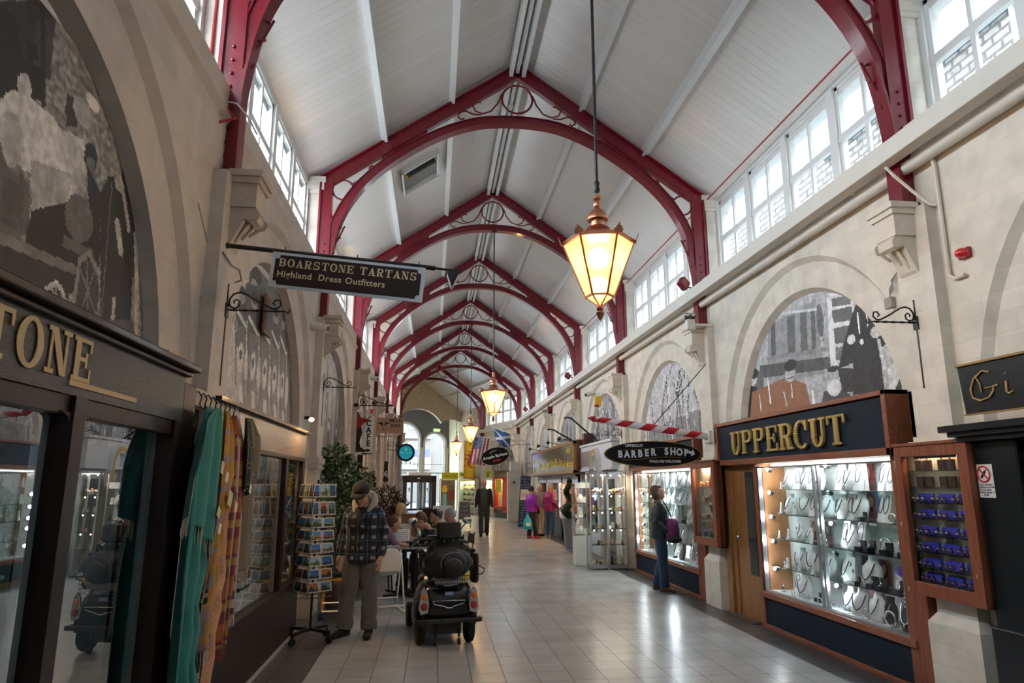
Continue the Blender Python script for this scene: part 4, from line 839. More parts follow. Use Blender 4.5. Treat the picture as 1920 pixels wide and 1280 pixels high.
# second shopfront: bronze fascia
S2=-1.55
t=thing('gift_shopfront','bronze toned timber shopfront with dark framed windows beyond the scarves','shopfront')
b=MB();b.box(S2-.25,S2,5.02,8.66,2.0,2.28);b.build('fascia',M_bronze,t)
b=MB();b.box(S2-.25,S2+.05,5.02,8.71,2.28,2.31);b.build('cornice',M_dark,t)
b=MB();b.box(S2-.2,S2+.004,5.5,8.62,1.955,2.0)
for y0,y1 in ((5.48,5.60),(7.58,7.70),(8.55,8.66)): b.box(S2-.08,S2,y0,y1,.6,2.0)
b.box(S2-.1,S2+.02,5.48,8.66,.56,.62);b.box(S2-.1,S2,5.02,5.5,0,2.0)
b.build('window_frame',M_dark,t,bevel=.006)
b=MB();b.box(S2-.05,S2,5.02,8.66,0,.56);b.build('stall_riser',M_dark,t)
b=MB();b.box(S2-.02,S2+.012,5.02,8.66,0,.035);b.build('skirting',mat('pale_skirting',(.4,.38,.36),.4),t)
for y in (7.53,8.50): b=MB();b.box(S2-.07,S2-.05,y,y+.05,.62,1.95);b.build('inner_frame',M_white,t)
b=MB();b.add([(S2-.04,5.6,.62),(S2-.04,7.58,.62),(S2-.04,7.58,1.96),(S2-.04,5.6,1.96)],[(0,1,2,3)]);b.add([(S2-.04,7.70,.62),(S2-.04,8.55,.62),(S2-.04,8.55,1.96),(S2-.04,7.70,1.96)],[(0,1,2,3)]);b.build('window_pane',glassmat('shop_glass_mid',(.93,.95,.95),1.0),t)
b=MB();b.box(-2.8,-2.75,5.1,8.8,.5,2.4);b.box(-2.8,S2-.1,8.66,8.72,.5,2.4);b.box(-2.8,S2-.08,5.1,8.7,.56,.60);b.box(-2.8,-1.62,7.70,7.73,.6,2.0);b.build('display_back',mat('cream_display',(.62,.58,.46),.6,noise_amt=.12,nscale=14),t)
b=MB()
for y in (6.1,6.75,7.4): b.box(-2.3,-2.27,y-.02,y+.02,.95,1.75)
for z in (.95,1.32,1.75): b.box(-2.3,-2.1,6.1,7.4,z-.012,z+.012)
tag(b.build('shelving_rack',M_white),'white grid shelving inside the bronze shopfront window','shelving')
t=thing('hanging_ties','dark green and red ties hanging on the white rack behind glass','ties',(-2.08,6.72,1.34));t['category']='ties'
for k in range(6):
    b=MB();b.prism([(-.02,.36),(.02,.36),(.035,.08),(0,0),(-.035,.08)],(0,-.2+.07*k,0),(0,1,0),(0,0,1),(1,0,0),.012);b.build('tie',mat('tie_%d'%(k%3),((.02,.06,.03),(.25,.03,.02),(.03,.03,.05))[k%3],.6),t)
RB=random.Random(3)
for k in range(14):
    y=6.5+.13*(k%7)+RB.uniform(-.02,.02);x=-2.0+.22*(k//7)
    if k==0:
        bt=thing('whisky_bottle','dark miniature bottle among those standing low in the bronze shopfront window','bottle',(x,y,.60),0,'miniature bottles in the bronze shopfront window')
        b=MB();b.lathe([(.028,0),(.03,.01),(.03,.11),(.012,.145),(.011,.175)],n=14);b.build('bottle_body',mat('bottle_brown',(.05,.02,.012),.12),bt,smooth=True)
        b=MB();b.lathe([(.013,.17),(.013,.195)],n=10);b.build('cap',M_black,bt);b=MB();b.lathe([(.0308,.035),(.0308,.09)],n=14);b.build('bottle_label',M_paper,bt)
    else: dup(bt,(x,y,.60 if k<7 else .715))
b=MB();b.box(-1.86,-1.70,6.45,7.5,.60,.715);tag(b.build('bottle_riser',M_whiteboard),'white stepped riser under the back row of miniature bottles','display step')
for o in [o for o in C.objects if o.name.startswith('whisky_bottle') and o.location.z!=.60]: o.location.z=.715; o.location.x=-1.78
for k,(y,z,h,c) in enumerate(((7.78,.60,.28,(.03,.03,.035)),(7.9,.60,.24,(.09,.05,.03)),(8.03,.60,.30,(.02,.025,.03)),(8.17,.60,.22,(.05,.05,.055)),(8.31,.60,.27,(.03,.02,.02)))):
    bt=thing('spirit_bottle',['tall black','short brown','tallest dark','squat grey','dark red'][k]+' bottle in the narrower bronze shopfront window','bottle',(-1.85,y,z),0)
    b=MB();b.lathe([(.04,0),(.042,.02),(.042,h*.6),(.016,h*.78),(.015,h*.95)],n=16);b.build('bottle_body',mat('bottle_c%d'%k,c,.1),bt,smooth=True);b=MB();b.lathe([(.018,h*.93),(.018,h)],n=12);b.build('cap',M_steel,bt)
# window flags
t=thing('lion_flag','small yellow pennant with a red emblem behind the gift shop glass','flag')
b=MB();b.box(S2-.10,S2-.095,7.80,8.45,1.56,1.82);b.build('flag_cloth',mat('flag_yellow',(.75,.50,.02),.6),t)
b=MB()
for q in ([(7.66,1.63),(7.70,1.62),(7.72,1.67),(7.78,1.66),(7.80,1.70),(7.76,1.72),(7.78,1.76),(7.72,1.76),(7.70,1.72),(7.66,1.74),(7.64,1.70),(7.68,1.68)],): b.prism(q,(S2-.094,.42,0),(0,1,0),(0,0,1),(1,0,0),.003)
for a in ((7.44,8.0,1.575,1.583),(7.44,8.0,1.777,1.785)): b.box(S2-.094,S2-.092,a[0]+.38,a[1]+.42,a[2],a[3])
for a in ((7.44,7.45),(7.99,8.0)): b.box(S2-.094,S2-.092,a[0]+.40,a[1]+.42,1.575,1.785)
b.build('red_emblem',mat('flag_red',(.45,.02,.02),.6),t)
t=thing('saltire_flag','small blue flag with a white diagonal cross behind the gift shop glass','flag')
b=MB();b.box(S2-.10,S2-.095,7.80,8.45,1.30,1.54);b.build('flag_cloth',mat('flag_blue',(.02,.09,.34),.6),t)
b=MB()
for z0,z1 in ((1.30,1.54),(1.54,1.30)): b.bar((S2-.093,7.80,z0),(S2-.093,8.45,z1),.003,.035)
b.build('white_cross',M_paper,t)
t=thing('flower_print','small tilted print of a purple flower stuck to the gift shop glass','print',(S2-.09,7.82,1.14))
b=MB();b.bar((0,-.08,.05),(0,.08,-.05),.004,.18);b.build('print_card',mat('print_green',(.08,.14,.06),.5),t)
b=MB();b.cyl((.003,0,0),(.006,0,0),.04,n=12);b.build('purple_flower',mat('petal_purple',(.3,.08,.35),.5),t)
# warm strip light above the bronze fascia
t=thing('fascia_lamp','small warm lamp shining on the end of the bronze fascia','lamp',(S2+.12,8.1,2.44))
b=MB();b.cyl((-.06,-.0,.0),(0,0,0),.02,n=10);b.build('lamp_arm',M_black,t);b=MB();b.ell((.02,0,-.02),.03,.03,.025,12,8);b.build('bulb',emis('warm_small',(1,.62,.25),14),t)
l=bpy.data.lights.new('fascia_lamp_light','SPOT');l.energy=28;l.color=(1,.62,.28);l.spot_size=2.4;l.shadow_soft_size=.04;lo=bpy.data.objects.new('fascia_lamp_light',l);C.objects.link(lo);lo.location=(S2+.16,8.1,2.40);lo.rotation_euler=(0,math.radians(25),0)
# ---------------------------------------------------------------- right side: the jeweller's fronts
RX=4.05
def boxp(name,m,par,*bs,bevel=0,**k):
    b=MB()
    for q in bs: b.box(*q)
    return b.build(name,m,par,bevel=bevel,**k)
def jewel_front(label,y0,y1,mid,zf0,zf1,fy0,fy1):
    t=thing('jeweller_shopfront',label,'shopfront')
    boxp('sign_panel',M_navy,t,(RX-.06,RX+.1,fy0+.06,fy1-.06,zf0+.06,zf1-.06))
    boxp('sign_frame',M_woodRy,t,(RX-.09,RX+.14,fy0,fy1,zf0,zf0+.07),(RX-.09,RX+.14,fy0,fy1,zf1-.045,zf1),(RX-.09,RX+.14,fy0,fy0+.06,zf0,zf1),(RX-.09,RX+.14,fy1-.05,fy1,zf0,zf1),bevel=.005)
    [boxp('window_post',M_woodR,t,q,bevel=.006) for q in ((RX-.02,RX+.08,y0-.10,y0,0,zf0),(RX-.02,RX+.08,y1,y1+.07,0,zf0))]
    boxp('sill',M_woodRy,t,(RX-.04,RX+.1,y0-.1,y1+.07,.355,.42),(RX-.03,RX+.06,y0-.1,y1+.07,0,.05),bevel=.006)
    boxp('stall_riser',M_navy,t,(RX,RX+.05,y0,y1,.05,.355))
    boxp('metal_track',M_steel,t,(RX-.005,RX+.07,y0,y1,.42,.435),(RX+.0,RX+.05,y0,y0+.03,.42,1.9),(RX+.0,RX+.05,y1-.03,y1,.42,1.9),(RX+.0,RX+.05,y0,y1,1.885,1.9),(RX+.02,RX+.05,mid-.012,mid+.012,.42,1.9),(RX-.0,RX+.03,mid+.05,mid+.07,.42,1.9))
    b=MB();b.add([(RX+.03,y0,.43),(RX+.03,y1,.43),(RX+.03,y1,1.89),(RX+.03,y0,1.89)],[(0,1,2,3)]);b.build('window_pane',M_glass,t)
    boxp('display_back',M_whiteboard,t,(4.42,4.45,y0,y1,.38,1.98))
    boxp('display_side',M_ply,t,(RX+.08,4.42,y1+.0,y1+.03,.38,1.98));boxp('display_side',M_ply,t,(RX+.08,4.42,y0-.03,y0,.38,1.98))
    boxp('display_deck',M_whiteboard,t,(RX+.07,4.42,y0,y1,.40,.43))
    boxp('display_top',mat('lit_timber_top',(.66,.52,.26),.4),t,(RX+.07,4.42,y0,y1,1.94,1.97))
    for z in (.72,1.05,1.34,1.63): boxp('glass_shelf',M_shelfglass,t,(RX+.09,4.40,y0+.02,y1-.02,z-.008,z))
    for y in (mid,): boxp('upright',M_steel,t,(4.39,4.41,y-.01,y+.01,.43,1.94))
    return t
jewel_front('timber and navy shopfront with gilt raised letters and two glass panes of jewellery',5.74,8.36,7.02,1.94,2.52,5.62,9.36)
jewel_front('timber and navy jewellery window behind the standing woman',10.46,13.74,12.05,1.94,2.42,10.22,13.82)
# gilt raised letters
t=thing('gilt_shop_name','large raised gilt letters fixed on the navy board','lettering')
slabtext('gilt_letter','UPPERCUT',M_goldm,t,.30,(RX-.068,8.86,2.07),(0,-1,0),(0,0,1),.035,1.02,.075,bev=.014)
# door between cabinet and big window
t=thing('oak_door','oak shop door with a dark glass slot in a red brown timber frame','door')
boxp('door_frame',M_woodO,t,(RX+.0,RX+.09,9.28,9.44,0,1.95),(RX+.03,RX+.10,9.16,9.27,0,1.95),bevel=.006)
f=boxp('door_leaf',M_woodO,t,(RX+.05,RX+.075,8.44,9.17,0,1.95))
boxp('door_glass',mat('dark_glass',(.02,.035,.045),.05),t,(RX+.042,RX+.055,8.58,8.80,.55,1.85))
b=MB();b.ell((RX+.03,9.08,1.0),.03,.03,.03,12,8);b.build('handle',M_chrome,t,smooth='all')
t['kind']='thing'
t=thing('door_mat','brown doormat on the dark tiles before the oak door','doormat',(4.05,9.02,0));b=MB();b.box(-.08,.2,-.48,.42,0,.015);b.build('mat_body',mat('mat_brown',(.16,.10,.07),.9,bump=.8,bscale=80),t)
# ------------- jewellery
M_silver=mat('silver_jewel',(.75,.76,.8),.15,metal=1)
M_beads=mat('dark_beads',(.03,.035,.06),.2)
M_bustk=mat('black_velvet_bust',(.02,.022,.028),.8)
def bust(mat_,neck=M_beads,n=0):
    t=thing('necklace_bust','','necklace bust')
    b=MB();rings=[]
    for z,w,d,y in ((0,.085,.035,0),(.03,.10,.04,0),(.09,.105,.05,.0),(.14,.085,.045,.008),(.165,.05,.032,.012),(.19,.04,.03,.014),(.21,.045,.032,.014)):
        rings.append([(d*math.sin(a)*(1 if math.sin(a)<0 else .6)-z*-.18,w*math.cos(a)+0,z) for a in [2*PI*k/20 for k in range(20)]])
    b.loft(rings);b.build('bust_form',mat_,t,smooth='all')
    b=MB();pts=[]
    for k in range(25):
        a=PI*k/24; y=-.062*math.cos(a); z=.165-.115*math.sin(a)**1.3; x=-.03-.022*math.sin(a)+z*.18-.01; pts.append((x,y,z))
    b.tube(pts,.0035 if n else .0045,5); b.build('necklace',neck,t,smooth='all')
    b=MB();b.ell((pts[12][0]-.004,0,pts[12][2]-.012),.005,.008,.011,8,6);b.build('pendant',M_silver,t,smooth='all')
    return t
def card():
    t=thing('necklace_card','','display card');b=MB();b.add([(0,-.05,0),(0,.05,0),(.055,.045,.22),(.055,-.045,.22),(.07,-.05,0),(.07,.05,0),(.07,.045,.215),(.07,-.045,.215)],[(0,3,2,1),(4,5,6,7),(0,1,5,4),(1,2,6,5),(2,3,7,6),(3,0,4,7)]);b.build('card_board',M_velvet,t)
    b=MB();b.tube([(.028+.0175*math.sin(a)-.004,.032*math.cos(a),.125+.065*math.sin(a)) for a in [2*PI*k/22 for k in range(22)]],.003,5,True);b.build('necklace',M_beads,t);return t
def ringbox():
    t=thing('ring_box','','ring box');b=MB();b.box(-.025,.025,-.028,.028,0,.03);b.build('box_base',M_navy,t,bevel=.003);b=MB();b.bar((.028,-.028,.045),(.028,.028,.045),.01,.05);b.build('box_lid',M_bustk,t);b=MB();b.tube([(0,.01*math.cos(a),.036+.01*math.sin(a)) for a in [2*PI*k/12 for k in range(12)]],.002,5,True);b.build('ring',M_silver,t);return t
def stand():
    t=thing('earring_stand','','earring stand');b=MB();b.box(-.02,.02,-.03,.03,0,.008);b.add([(0,-.028,.008),(0,.028,.008),(.014,.022,.13),(.014,-.022,.13),(.02,-.028,.008),(.02,.028,.008),(.02,.022,.13),(.02,-.022,.13)],[(0,3,2,1),(4,5,6,7),(0,1,5,4),(1,2,6,5),(2,3,7,6),(3,0,4,7)]);b.build('stand_board',M_velvet,t)
    for k in range(2): b=MB();b.ell((.003+.006*k,(-.012,.012)[k],.06+.03*k),.005,.006,.012,6,5);b.build('earring',M_silver,t)
    return t
def bangle():
    t=thing('bracelet','','bracelet');b=MB();b.tube([(.0,.03*math.cos(a),.032+.03*math.sin(a)) for a in [2*PI*k/18 for k in range(18)]],.005,6,True);b.build('band',M_silver,t,smooth='all');b=MB();b.box(-.02,.02,-.02,.02,0,.006);b.build('pad',M_velvet,t);return t
PR={}
def proto(k,f): 
    if k not in PR: PR[k]=[f(),False]
    return PR[k]
def put(k,f,loc,label,group,s=1,rz=0):
    p=proto(k,f)
    if not p[1]:
        p[1]=True;o=p[0];o.location=loc;o.rotation_euler=(0,0,rz);o.scale=(s,s,s);o['label']=label;o['group']=group
    else: o=dup(p[0],loc,rz,label,group,s)
    return o
FN={'bust':lambda:bust(M_velvet),'bustk':lambda:bust(M_bustk,M_silver),'card':card,'box':ringbox,'stand':stand,'bangle':bangle}
NM={'bust':'white necklace bust','bustk':'black necklace bust','card':'sloping necklace card','box':'open ring box','stand':'white earring stand','bangle':'silver bracelet'}
SH={1.63:'top',1.34:'second',1.05:'third',.72:'fourth',.43:'bottom'}
ORDW=['first','second','third','fourth','fifth','sixth','seventh','eighth','ninth','tenth','eleventh','twelfth','thirteenth','fourteenth','fifteenth','sixteenth','seventeenth','eighteenth','nineteenth','twentieth']
def dress(y_from,y_to,z,seq,where,front=4.30):
    """seq: list of (kind, x, scale) laid from y_from to y_to"""
    n=len(seq);cnt={}
    for i,(k,x,s) in enumerate(seq):
        y=y_from+(y_to-y_from)*(i+.5)/n; cnt[k]=cnt.get(k,0)+1
        put(k,FN[k],(4.15+(x-4.24)*.62,y,z+.001),'%s, %s on the %s shelf %s'%(NM[k],ORDW[cnt[k]-1],SH[z],where),'jewellery in the window',s*1.13,R.uniform(-.25,.25))
W2='in the big window'
far=[('stand',4.30,1.0)]
dress(8.25,7.1,1.63,[('stand',4.4,.6),('bust',4.42,.95),('card',4.45,1.0),('bust',4.5,1.05),('card',4.40,1.05),('bust',4.45,1.0),('stand',4.3,1.2)],W2+', door end')
dress(6.98,5.8,1.63,[('card',4.35,1.1),('bust',4.42,1.1),('card',4.34,1.2),('stand',4.3,.7),('card',4.38,1.15),('card',4.34,1.05),('stand',4.40,1.6)],W2+', cabinet end')
dress(8.25,7.1,1.34,[('stand',4.36,.9),('bust',4.42,1.0),('stand',4.36,1.3),('bust',4.46,1.05),('card',4.4,1.0),('bust',4.46,.95),('bust',4.4,1.0)],W2+', door end')
dress(6.98,5.8,1.34,[('bust',4.4,1.05),('card',4.38,1.0),('bust',4.42,1.15),('box',4.28,1.1),('card',4.42,1.2),('card',4.34,1.15),('bangle',4.3,1.2),('stand',4.32,1.0)],W2+', cabinet end')
dress(8.25,7.1,1.05,[('stand',4.3,.6),('stand',4.36,.8),('stand',4.42,1.3),('bust',4.38,.62),('bust',4.42,.66),('stand',4.3,.7),('bust',4.38,.6),('bangle',4.3,1)],W2+', door end')
dress(6.98,5.8,1.05,[('card',4.38,1.15),('bust',4.42,1.0),('card',4.38,1.2),('box',4.26,1.3),('box',4.27,1.4),('bangle',4.42,2.0),('box',4.26,1.4),('bustk',4.44,.9),('box',4.25,1.4)],W2+', cabinet end')
dress(8.25,7.1,.72,[('bangle',4.4,1.0),('stand',4.3,.8),('bust',4.46,1.0),('stand',4.28,.8),('bust',4.46,1.15),('stand',4.28,.9),('bust',4.48,1.0),('stand',4.3,.8)],W2+', door end')
dress(6.98,5.8,.72,[('bust',4.42,1.1),('stand',4.34,1.7),('box',4.27,1),('bust',4.40,1.2),('box',4.26,1.4),('box',4.26,1.4),('stand',4.4,1.2),('box',4.26,1.5),('card',4.36,1.1)],W2+', cabinet end')
dress(8.25,7.1,.43,[('bangle',4.3,1.1),('card',4.45,1.0),('bangle',4.26,1.0),('bust',4.36,1.05),('bangle',4.26,1.1),('box',4.35,1.2),('bangle',4.24,1.0),('bangle',4.34,1.0)],W2+', door end')
dress(6.98,5.8,.43,[('bust',4.40,1.0),('bangle',4.28,1.0),('bust',4.32,1.1),('bangle',4.26,1.3),('bust',4.30,1.15),('bustk',4.34,1.0),('bangle',4.22,1.9),('bustk',4.44,1.2),('bustk',4.26,1.3)],W2+', cabinet end')
W1='behind the standing woman'
for z,sq in ((1.63,['stand','bangle','stand','bust','bust','bust','card','bust','bust','stand','bust']),(1.34,['stand','stand','bangle','bust','bust','card','bust','bust','bust','stand','bust']),
             (1.05,['stand','card','bangle','bust','card','bust','bust','box','bust','card','box']),(.72,['bangle','stand','bangle','bust','bust','card','bust','bust','box','bust','card']),(.43,['bangle','stand','box','stand','bangle','card','box','bustk','card','stand','bust','bust'])):
    dress(13.6,10.6,z,[(k,4.34+.05*(i%3),1.15) for i,k in enumerate(sq)],W1)
# portrait cards and brand board
def portrait(loc,w,h,bg,hair,label):
    t=thing('portrait_card',label,'photo card',loc)
    def cf(u,v):
        if ((u-.5)/.2)**2+((v-.62)/.2)**2<1: return (.62,.36,.26)
        if ((u-.5)/.33)**2+((v-.6)/.36)**2<1: return hair
        if v<.3: return (.25,.1,.12)
        return bg
    b=MB();b.grid(lambda u,v:(0,(.5-u)*w,v*h),20,26,cf);b.build('card_print',M_vc,t,solid=.004);return t
portrait((4.39,6.62,1.36),.24,.26,(.05,.16,.42),(.12,.03,.02),'portrait card with blue ground and dark haired model on the second shelf')
portrait((4.39,7.72,1.06),.16,.22,(.6,.6,.6),(.25,.04,.03),'portrait card of a red haired model on the third shelf')
portrait((4.39,7.45,1.06),.14,.22,(.02,.02,.04),(.05,.05,.08),'dark blue portrait card on the third shelf')
portrait((4.39,6.78,.73),.16,.25,(.08,.03,.2),(.05,.02,.03),'violet portrait card of a veiled model on the fourth shelf')
portrait((4.39,6.52,.73),.18,.24,(.35,.10,.03),(.03,.015,.01),'orange portrait card of a dark haired model on the fourth shelf')
portrait((4.39,6.70,.45),.18,.22,(.2,.03,.08),(.05,.02,.03),'crimson portrait card on the deck of the window')
portrait((4.39,5.95,1.06),.22,.26,(.3,.12,.06),(.1,.04,.02),'brown portrait card beside the black bust on the third shelf')
portrait((4.39,6.62,1.64),.2,.28,(.35,.03,.05),(.3,.02,.04),'red portrait card behind the sloping cards on the top shelf')
portrait((4.39,5.95,.75),.20,.24,(.6,.62,.62),(.12,.05,.04),'pale portrait card with brown fur pattern on the fourth shelf')
t=thing('brand_board','black jewellery brand board with white capitals on the second shelf','sign board',(4.37,6.02,1.35));boxp('board_panel',M_bustk,t,(0,.015,-.22,.22,0,.27));text('letters','SNÖ',M_paper,t,.15,(-.003,.03,.13),(0,-1,0),(0,0,1),.002)
t=thing('purple_spray','small purple feather spray on the fourth shelf','ornament',(4.27,6.1,.74))
b=MB()
for k in range(17): a=(k-8)*.13; b.bar((0,0,.12),(R.uniform(-.02,.02),.09*math.sin(a),.12+.10*math.cos(a)),.004,.004)
b.build('feather_spray',mat('purple_feather',(.16,.08,.75),.5),t);boxp('holder',M_velvet,t,(-.02,.02,-.025,.025,0,.12))
t=thing('pearl_strands','pearl strands hanging on a black bust at the cabinet end of the deck','necklace',(4.14,5.86,.44))
b=MB()
for k in range(26):
    a=2*PI*k/26; b.ell((.0,.05*math.cos(a),.2+.17*math.sin(a)),.009,.009,.009,7,5)
b.build('pearl_loop',M_velvet,t,smooth='all');boxp('back_pad',M_bustk,t,(.012,.03,-.07,.07,0,.42),bevel=.01)
# LED spots clipped to the side board and the mid post
def led(i,loc,lab,lit=True,en=7,col=(.84,.93,1)):
    t=thing('led_spot',lab,'spot lamp',loc);b=MB();b.cyl((0,.09,0),(0,.02,.0),.007,n=8);b.build('spot_arm',M_black,t)
    b=MB();b.lathe([(.012,-.03),(.024,-.02),(.028,.015),(.026,.02)],n=14,T=Matrix.Rotation(-1.1,3,'Y'));b.build('spot_head',M_black,t,smooth=True)
    b=MB();b.ell((-.022,0,.008),.02,.022,.022,12,8);b.build('spot_lens',emis('led_white',(.85,.93,1),22) if lit else M_steel,t,smooth='all')
    if lit:
        l=bpy.data.lights.new('led_light','POINT');l.energy=en;l.color=col;l.shadow_soft_size=.03;lo=bpy.data.objects.new('led_light',l);C.objects.link(lo);lo.location=(loc[0]-.05,loc[1]-.03,loc[2]+.01)
E5=['top','second','third','fourth','lowest']
for i,z in enumerate((1.86,1.58,1.29,1.0,.68)): led(i,(4.17,8.26,z),'%s of the small bright spot lamps on the door end board of the big window'%E5[i],True,1.5)
for i,(z,on) in enumerate(((1.88,1),(1.60,0),(1.28,1),(.98,0),(.66,1))): led(i,(4.18,6.98,z),'%s of the spot lamps on the middle post of the big window'%E5[i],bool(on),2.8)
for i,z in enumerate((1.5,1.28,1.08,.9,.6)): led(i,(4.17,13.6,z),'%s spot lamp at the far end board of the window behind the woman'%E5[i],True,1.8)
for i,(z,on) in enumerate(((1.45,1),(1.1,1),(.68,1))): led(i,(4.18,11.95,z),'%s spot lamp on the middle post of the window behind the woman'%E5[i],True,9)

def area(name,loc,sx,sy,e,col,rot=(0,0,0)):
    l=bpy.data.lights.new(name,'AREA');l.shape='RECTANGLE';l.size=sx;l.size_y=sy;l.energy=e;l.color=col;o=bpy.data.objects.new(name,l);C.objects.link(o);o.location=loc;o.rotation_euler=rot;return o
# strip lights under the display tops
for y0,y1,e in ((5.8,8.3,8),(10.5,13.7,10)):
    t=thing('strip_light','slim strip light under the display top over the %s jewellery'%('big window' if y0<7 else 'woman side'),'strip light',((4.22),(y0+y1)/2,1.92))
    b=MB();b.box(-.012,.012,-(y1-y0)/2,(y1-y0)/2,-.008,.008);b.build('tube',emis('strip_white',(.86,.94,1),4),t)
    area('strip_area',(4.22,(y0+y1)/2,1.905),.03,y1-y0,e,(.85,.94,1))

# glazed wall cabinets
def cabinet(label,y0,y1,z0,z1,x0,warm):
    t=thing('display_cabinet',label,'cabinet')
    y=[y0,y1]
    boxp('cabinet_body',M_woodD,t,(x0+.13,x0+.145,y0,y1,z0,z1),(x0+.05,x0+.145,y0,y0+.02,z0,z1),(x0+.05,x0+.145,y1-.02,y1,z0,z1),(x0+.05,x0+.145,y0,y1,z1-.02,z1+.015),(x0+.05,x0+.145,y0,y1,z0,z0+.02))
    boxp('door_frame',M_woodR,t,(x0,x0+.05,y0,y0+.10,z0,z1),(x0,x0+.05,y1-.08,y1,z0,z1),(x0+.002,x0+.05,y0+.1,y1-.08,z0,z0+.10),(x0+.002,x0+.05,y0+.1,y1-.08,z1-.085,z1),(x0-.01,x0+.145,y0-.01,y1+.01,z1,z1+.025),bevel=.004)
    boxp('inner_back',mat('cab_back',(.42,.40,.36),.6),t,(x0+.12,x0+.13,y0+.02,y1-.02,z0+.02,z1-.02))
    b=MB();b.add([(x0+.02,y0+.1,z0+.1),(x0+.02,y1-.08,z0+.1),(x0+.02,y1-.08,z1-.085),(x0+.02,y0+.1,z1-.085)],[(0,1,2,3)]);b.build('door_glass',M_glass,t)
    b=MB();b.cyl((x0-.004,y0+.05,z0+.22),(x0+.01,y0+.05,z0+.22),.012,n=12);b.build('lock',M_goldm,t)
    return t
cabinet('timber wall cabinet of watches on blue pads beside the black shopfront',4.66,5.47,.83,2.0,3.88,1)
zs=[1.80,1.67,1.545,1.42,1.29,1.165,1.04,.93]
t=bpy.data.objects['display_cabinet']
for z in zs[:-1]: boxp('glass_shelf',M_shelfglass,t,(3.92,4.0,4.70,5.44,z-.006,z))
def watch():
    t=thing('wrist_watch','','watch');b=MB();b.tube([(.012*math.sin(a)+.004,.0,.022+.022*math.cos(a)) for a in [2*PI*k/14 for k in range(14)]],.004,6,True);b.build('strap',M_black,t)
    b=MB();b.cyl((-.012,0,.026),(-.006,0,.03),.013,n=14);b.build('dial',M_silver,t);return t
def pad():
    t=thing('watch_pad','','display pad');b=MB();b.add([(-.03,-.085,0),(-.03,.085,0),(.02,.085,.075),(.02,-.085,.075),(.03,-.085,0),(.03,.085,0),(.03,.085,.075),(.03,-.085,.075)],[(0,3,2,1),(4,5,6,7),(0,1,5,4),(1,2,6,5),(2,3,7,6),(3,0,4,7)]);b.build('pad_cushion',mat('royal_blue_velvet',(.02,.025,.40),.7),t);b=MB();b.box(-.045,-.03,-.085,.085,0,.012);b.build('pad_lip',M_black,t);return t
FN['watch']=watch;FN['pad']=pad
SR=['first','second','third','fourth','fifth','sixth']
for r,z in enumerate(zs[2:]):
    for c,yc in enumerate((5.27,5.05,4.83)):
        put('pad',pad,(3.965,yc,z),'blue watch pad, %s along, %s blue row from the top of the watch cabinet'%(SR[c],SR[r]),'blue pads in the watch cabinet')
        for q in range(3): put('watch',watch,(3.918,yc+.055-.055*q,z+.001),'wrist watch on the %s pad of the %s blue row'%(SR[c],SR[r]),'watches in the cabinet',1.15)
def wallet():
    t=thing('hip_flask','','flask');b=MB();b.box(-.012,.012,-.04,.04,0,.085);b.build('flask_body',mat('dark_leather',(.05,.03,.025),.4),t,bevel=.006);b=MB();b.cyl((0,0,.085),(0,0,.10),.009,n=10);b.build('flask_cap',M_steel,t);return t
for i,(y,z) in enumerate(((5.28,1.80),(5.18,1.80),(5.02,1.80),(4.93,1.80),(5.28,1.67),(5.18,1.67),(5.02,1.67),(4.93,1.67),(4.82,1.67))): put('flask',wallet,(3.96,y,z),'leather hip flask, %s of those on the two upper shelves of the watch cabinet'%ORDW[i],'flasks in the watch cabinet')
l=area('cab_lamp_light',(3.95,5.05,1.965),.05,.5,2.2,(1,.72,.45));
t=thing('cabinet_lamp','warm strip lamp at the top of the watch cabinet','lamp',(3.95,4.95,1.955));b=MB();b.box(-.015,.015,-.14,.14,-.006,.006);b.build('tube',emis('warm_strip',(1,.62,.3),6),t)
cabinet('narrow timber wall cabinet with barber goods and a lit top shelf',9.27,10.14,.84,2.0,3.86,1)
t=bpy.data.objects['display_cabinet.001']
for z in (1.65,1.44,1.22,1.09,.99)[:4]: boxp('glass_shelf',M_shelfglass,t,(3.91,3.985,9.3,10.1,z-.006,z))
t=thing('cabinet_lamp','warm strip lamp at the top of the barber goods cabinet','lamp',(3.95,9.7,1.955));b=MB();b.box(-.015,.015,-.2,.2,-.006,.006);b.build('tube',emis('warm_strip',(1,.62,.3),6),t);area('cab_lamp_light',(3.95,9.7,1.94),.05,.5,5,(1,.72,.45))
t=thing('barber_goods_sign','small round black sign with white capitals inside the narrow cabinet','sign',(3.925,9.52,1.42))
b=MB();b.cyl((0,0,0),(.01,0,0),.13,n=28);b.build('disc',M_black,t);text('letters','BARBERS',M_paper,t,.06,(-.003,0,0),(0,-1,0),(0,0,1),.001)
t=thing('price_notice','white printed notice inside the narrow cabinet','notice',(3.90,9.40,1.1));boxp('notice_sheet',M_paper,t,(0,.003,-.06,.06,0,.26))
b=MB()
for k in range(5): b.box(-.002,.0,-.04,.04,.03+.045*k,.04+.045*k)
b.build('print_lines',M_navy,t)
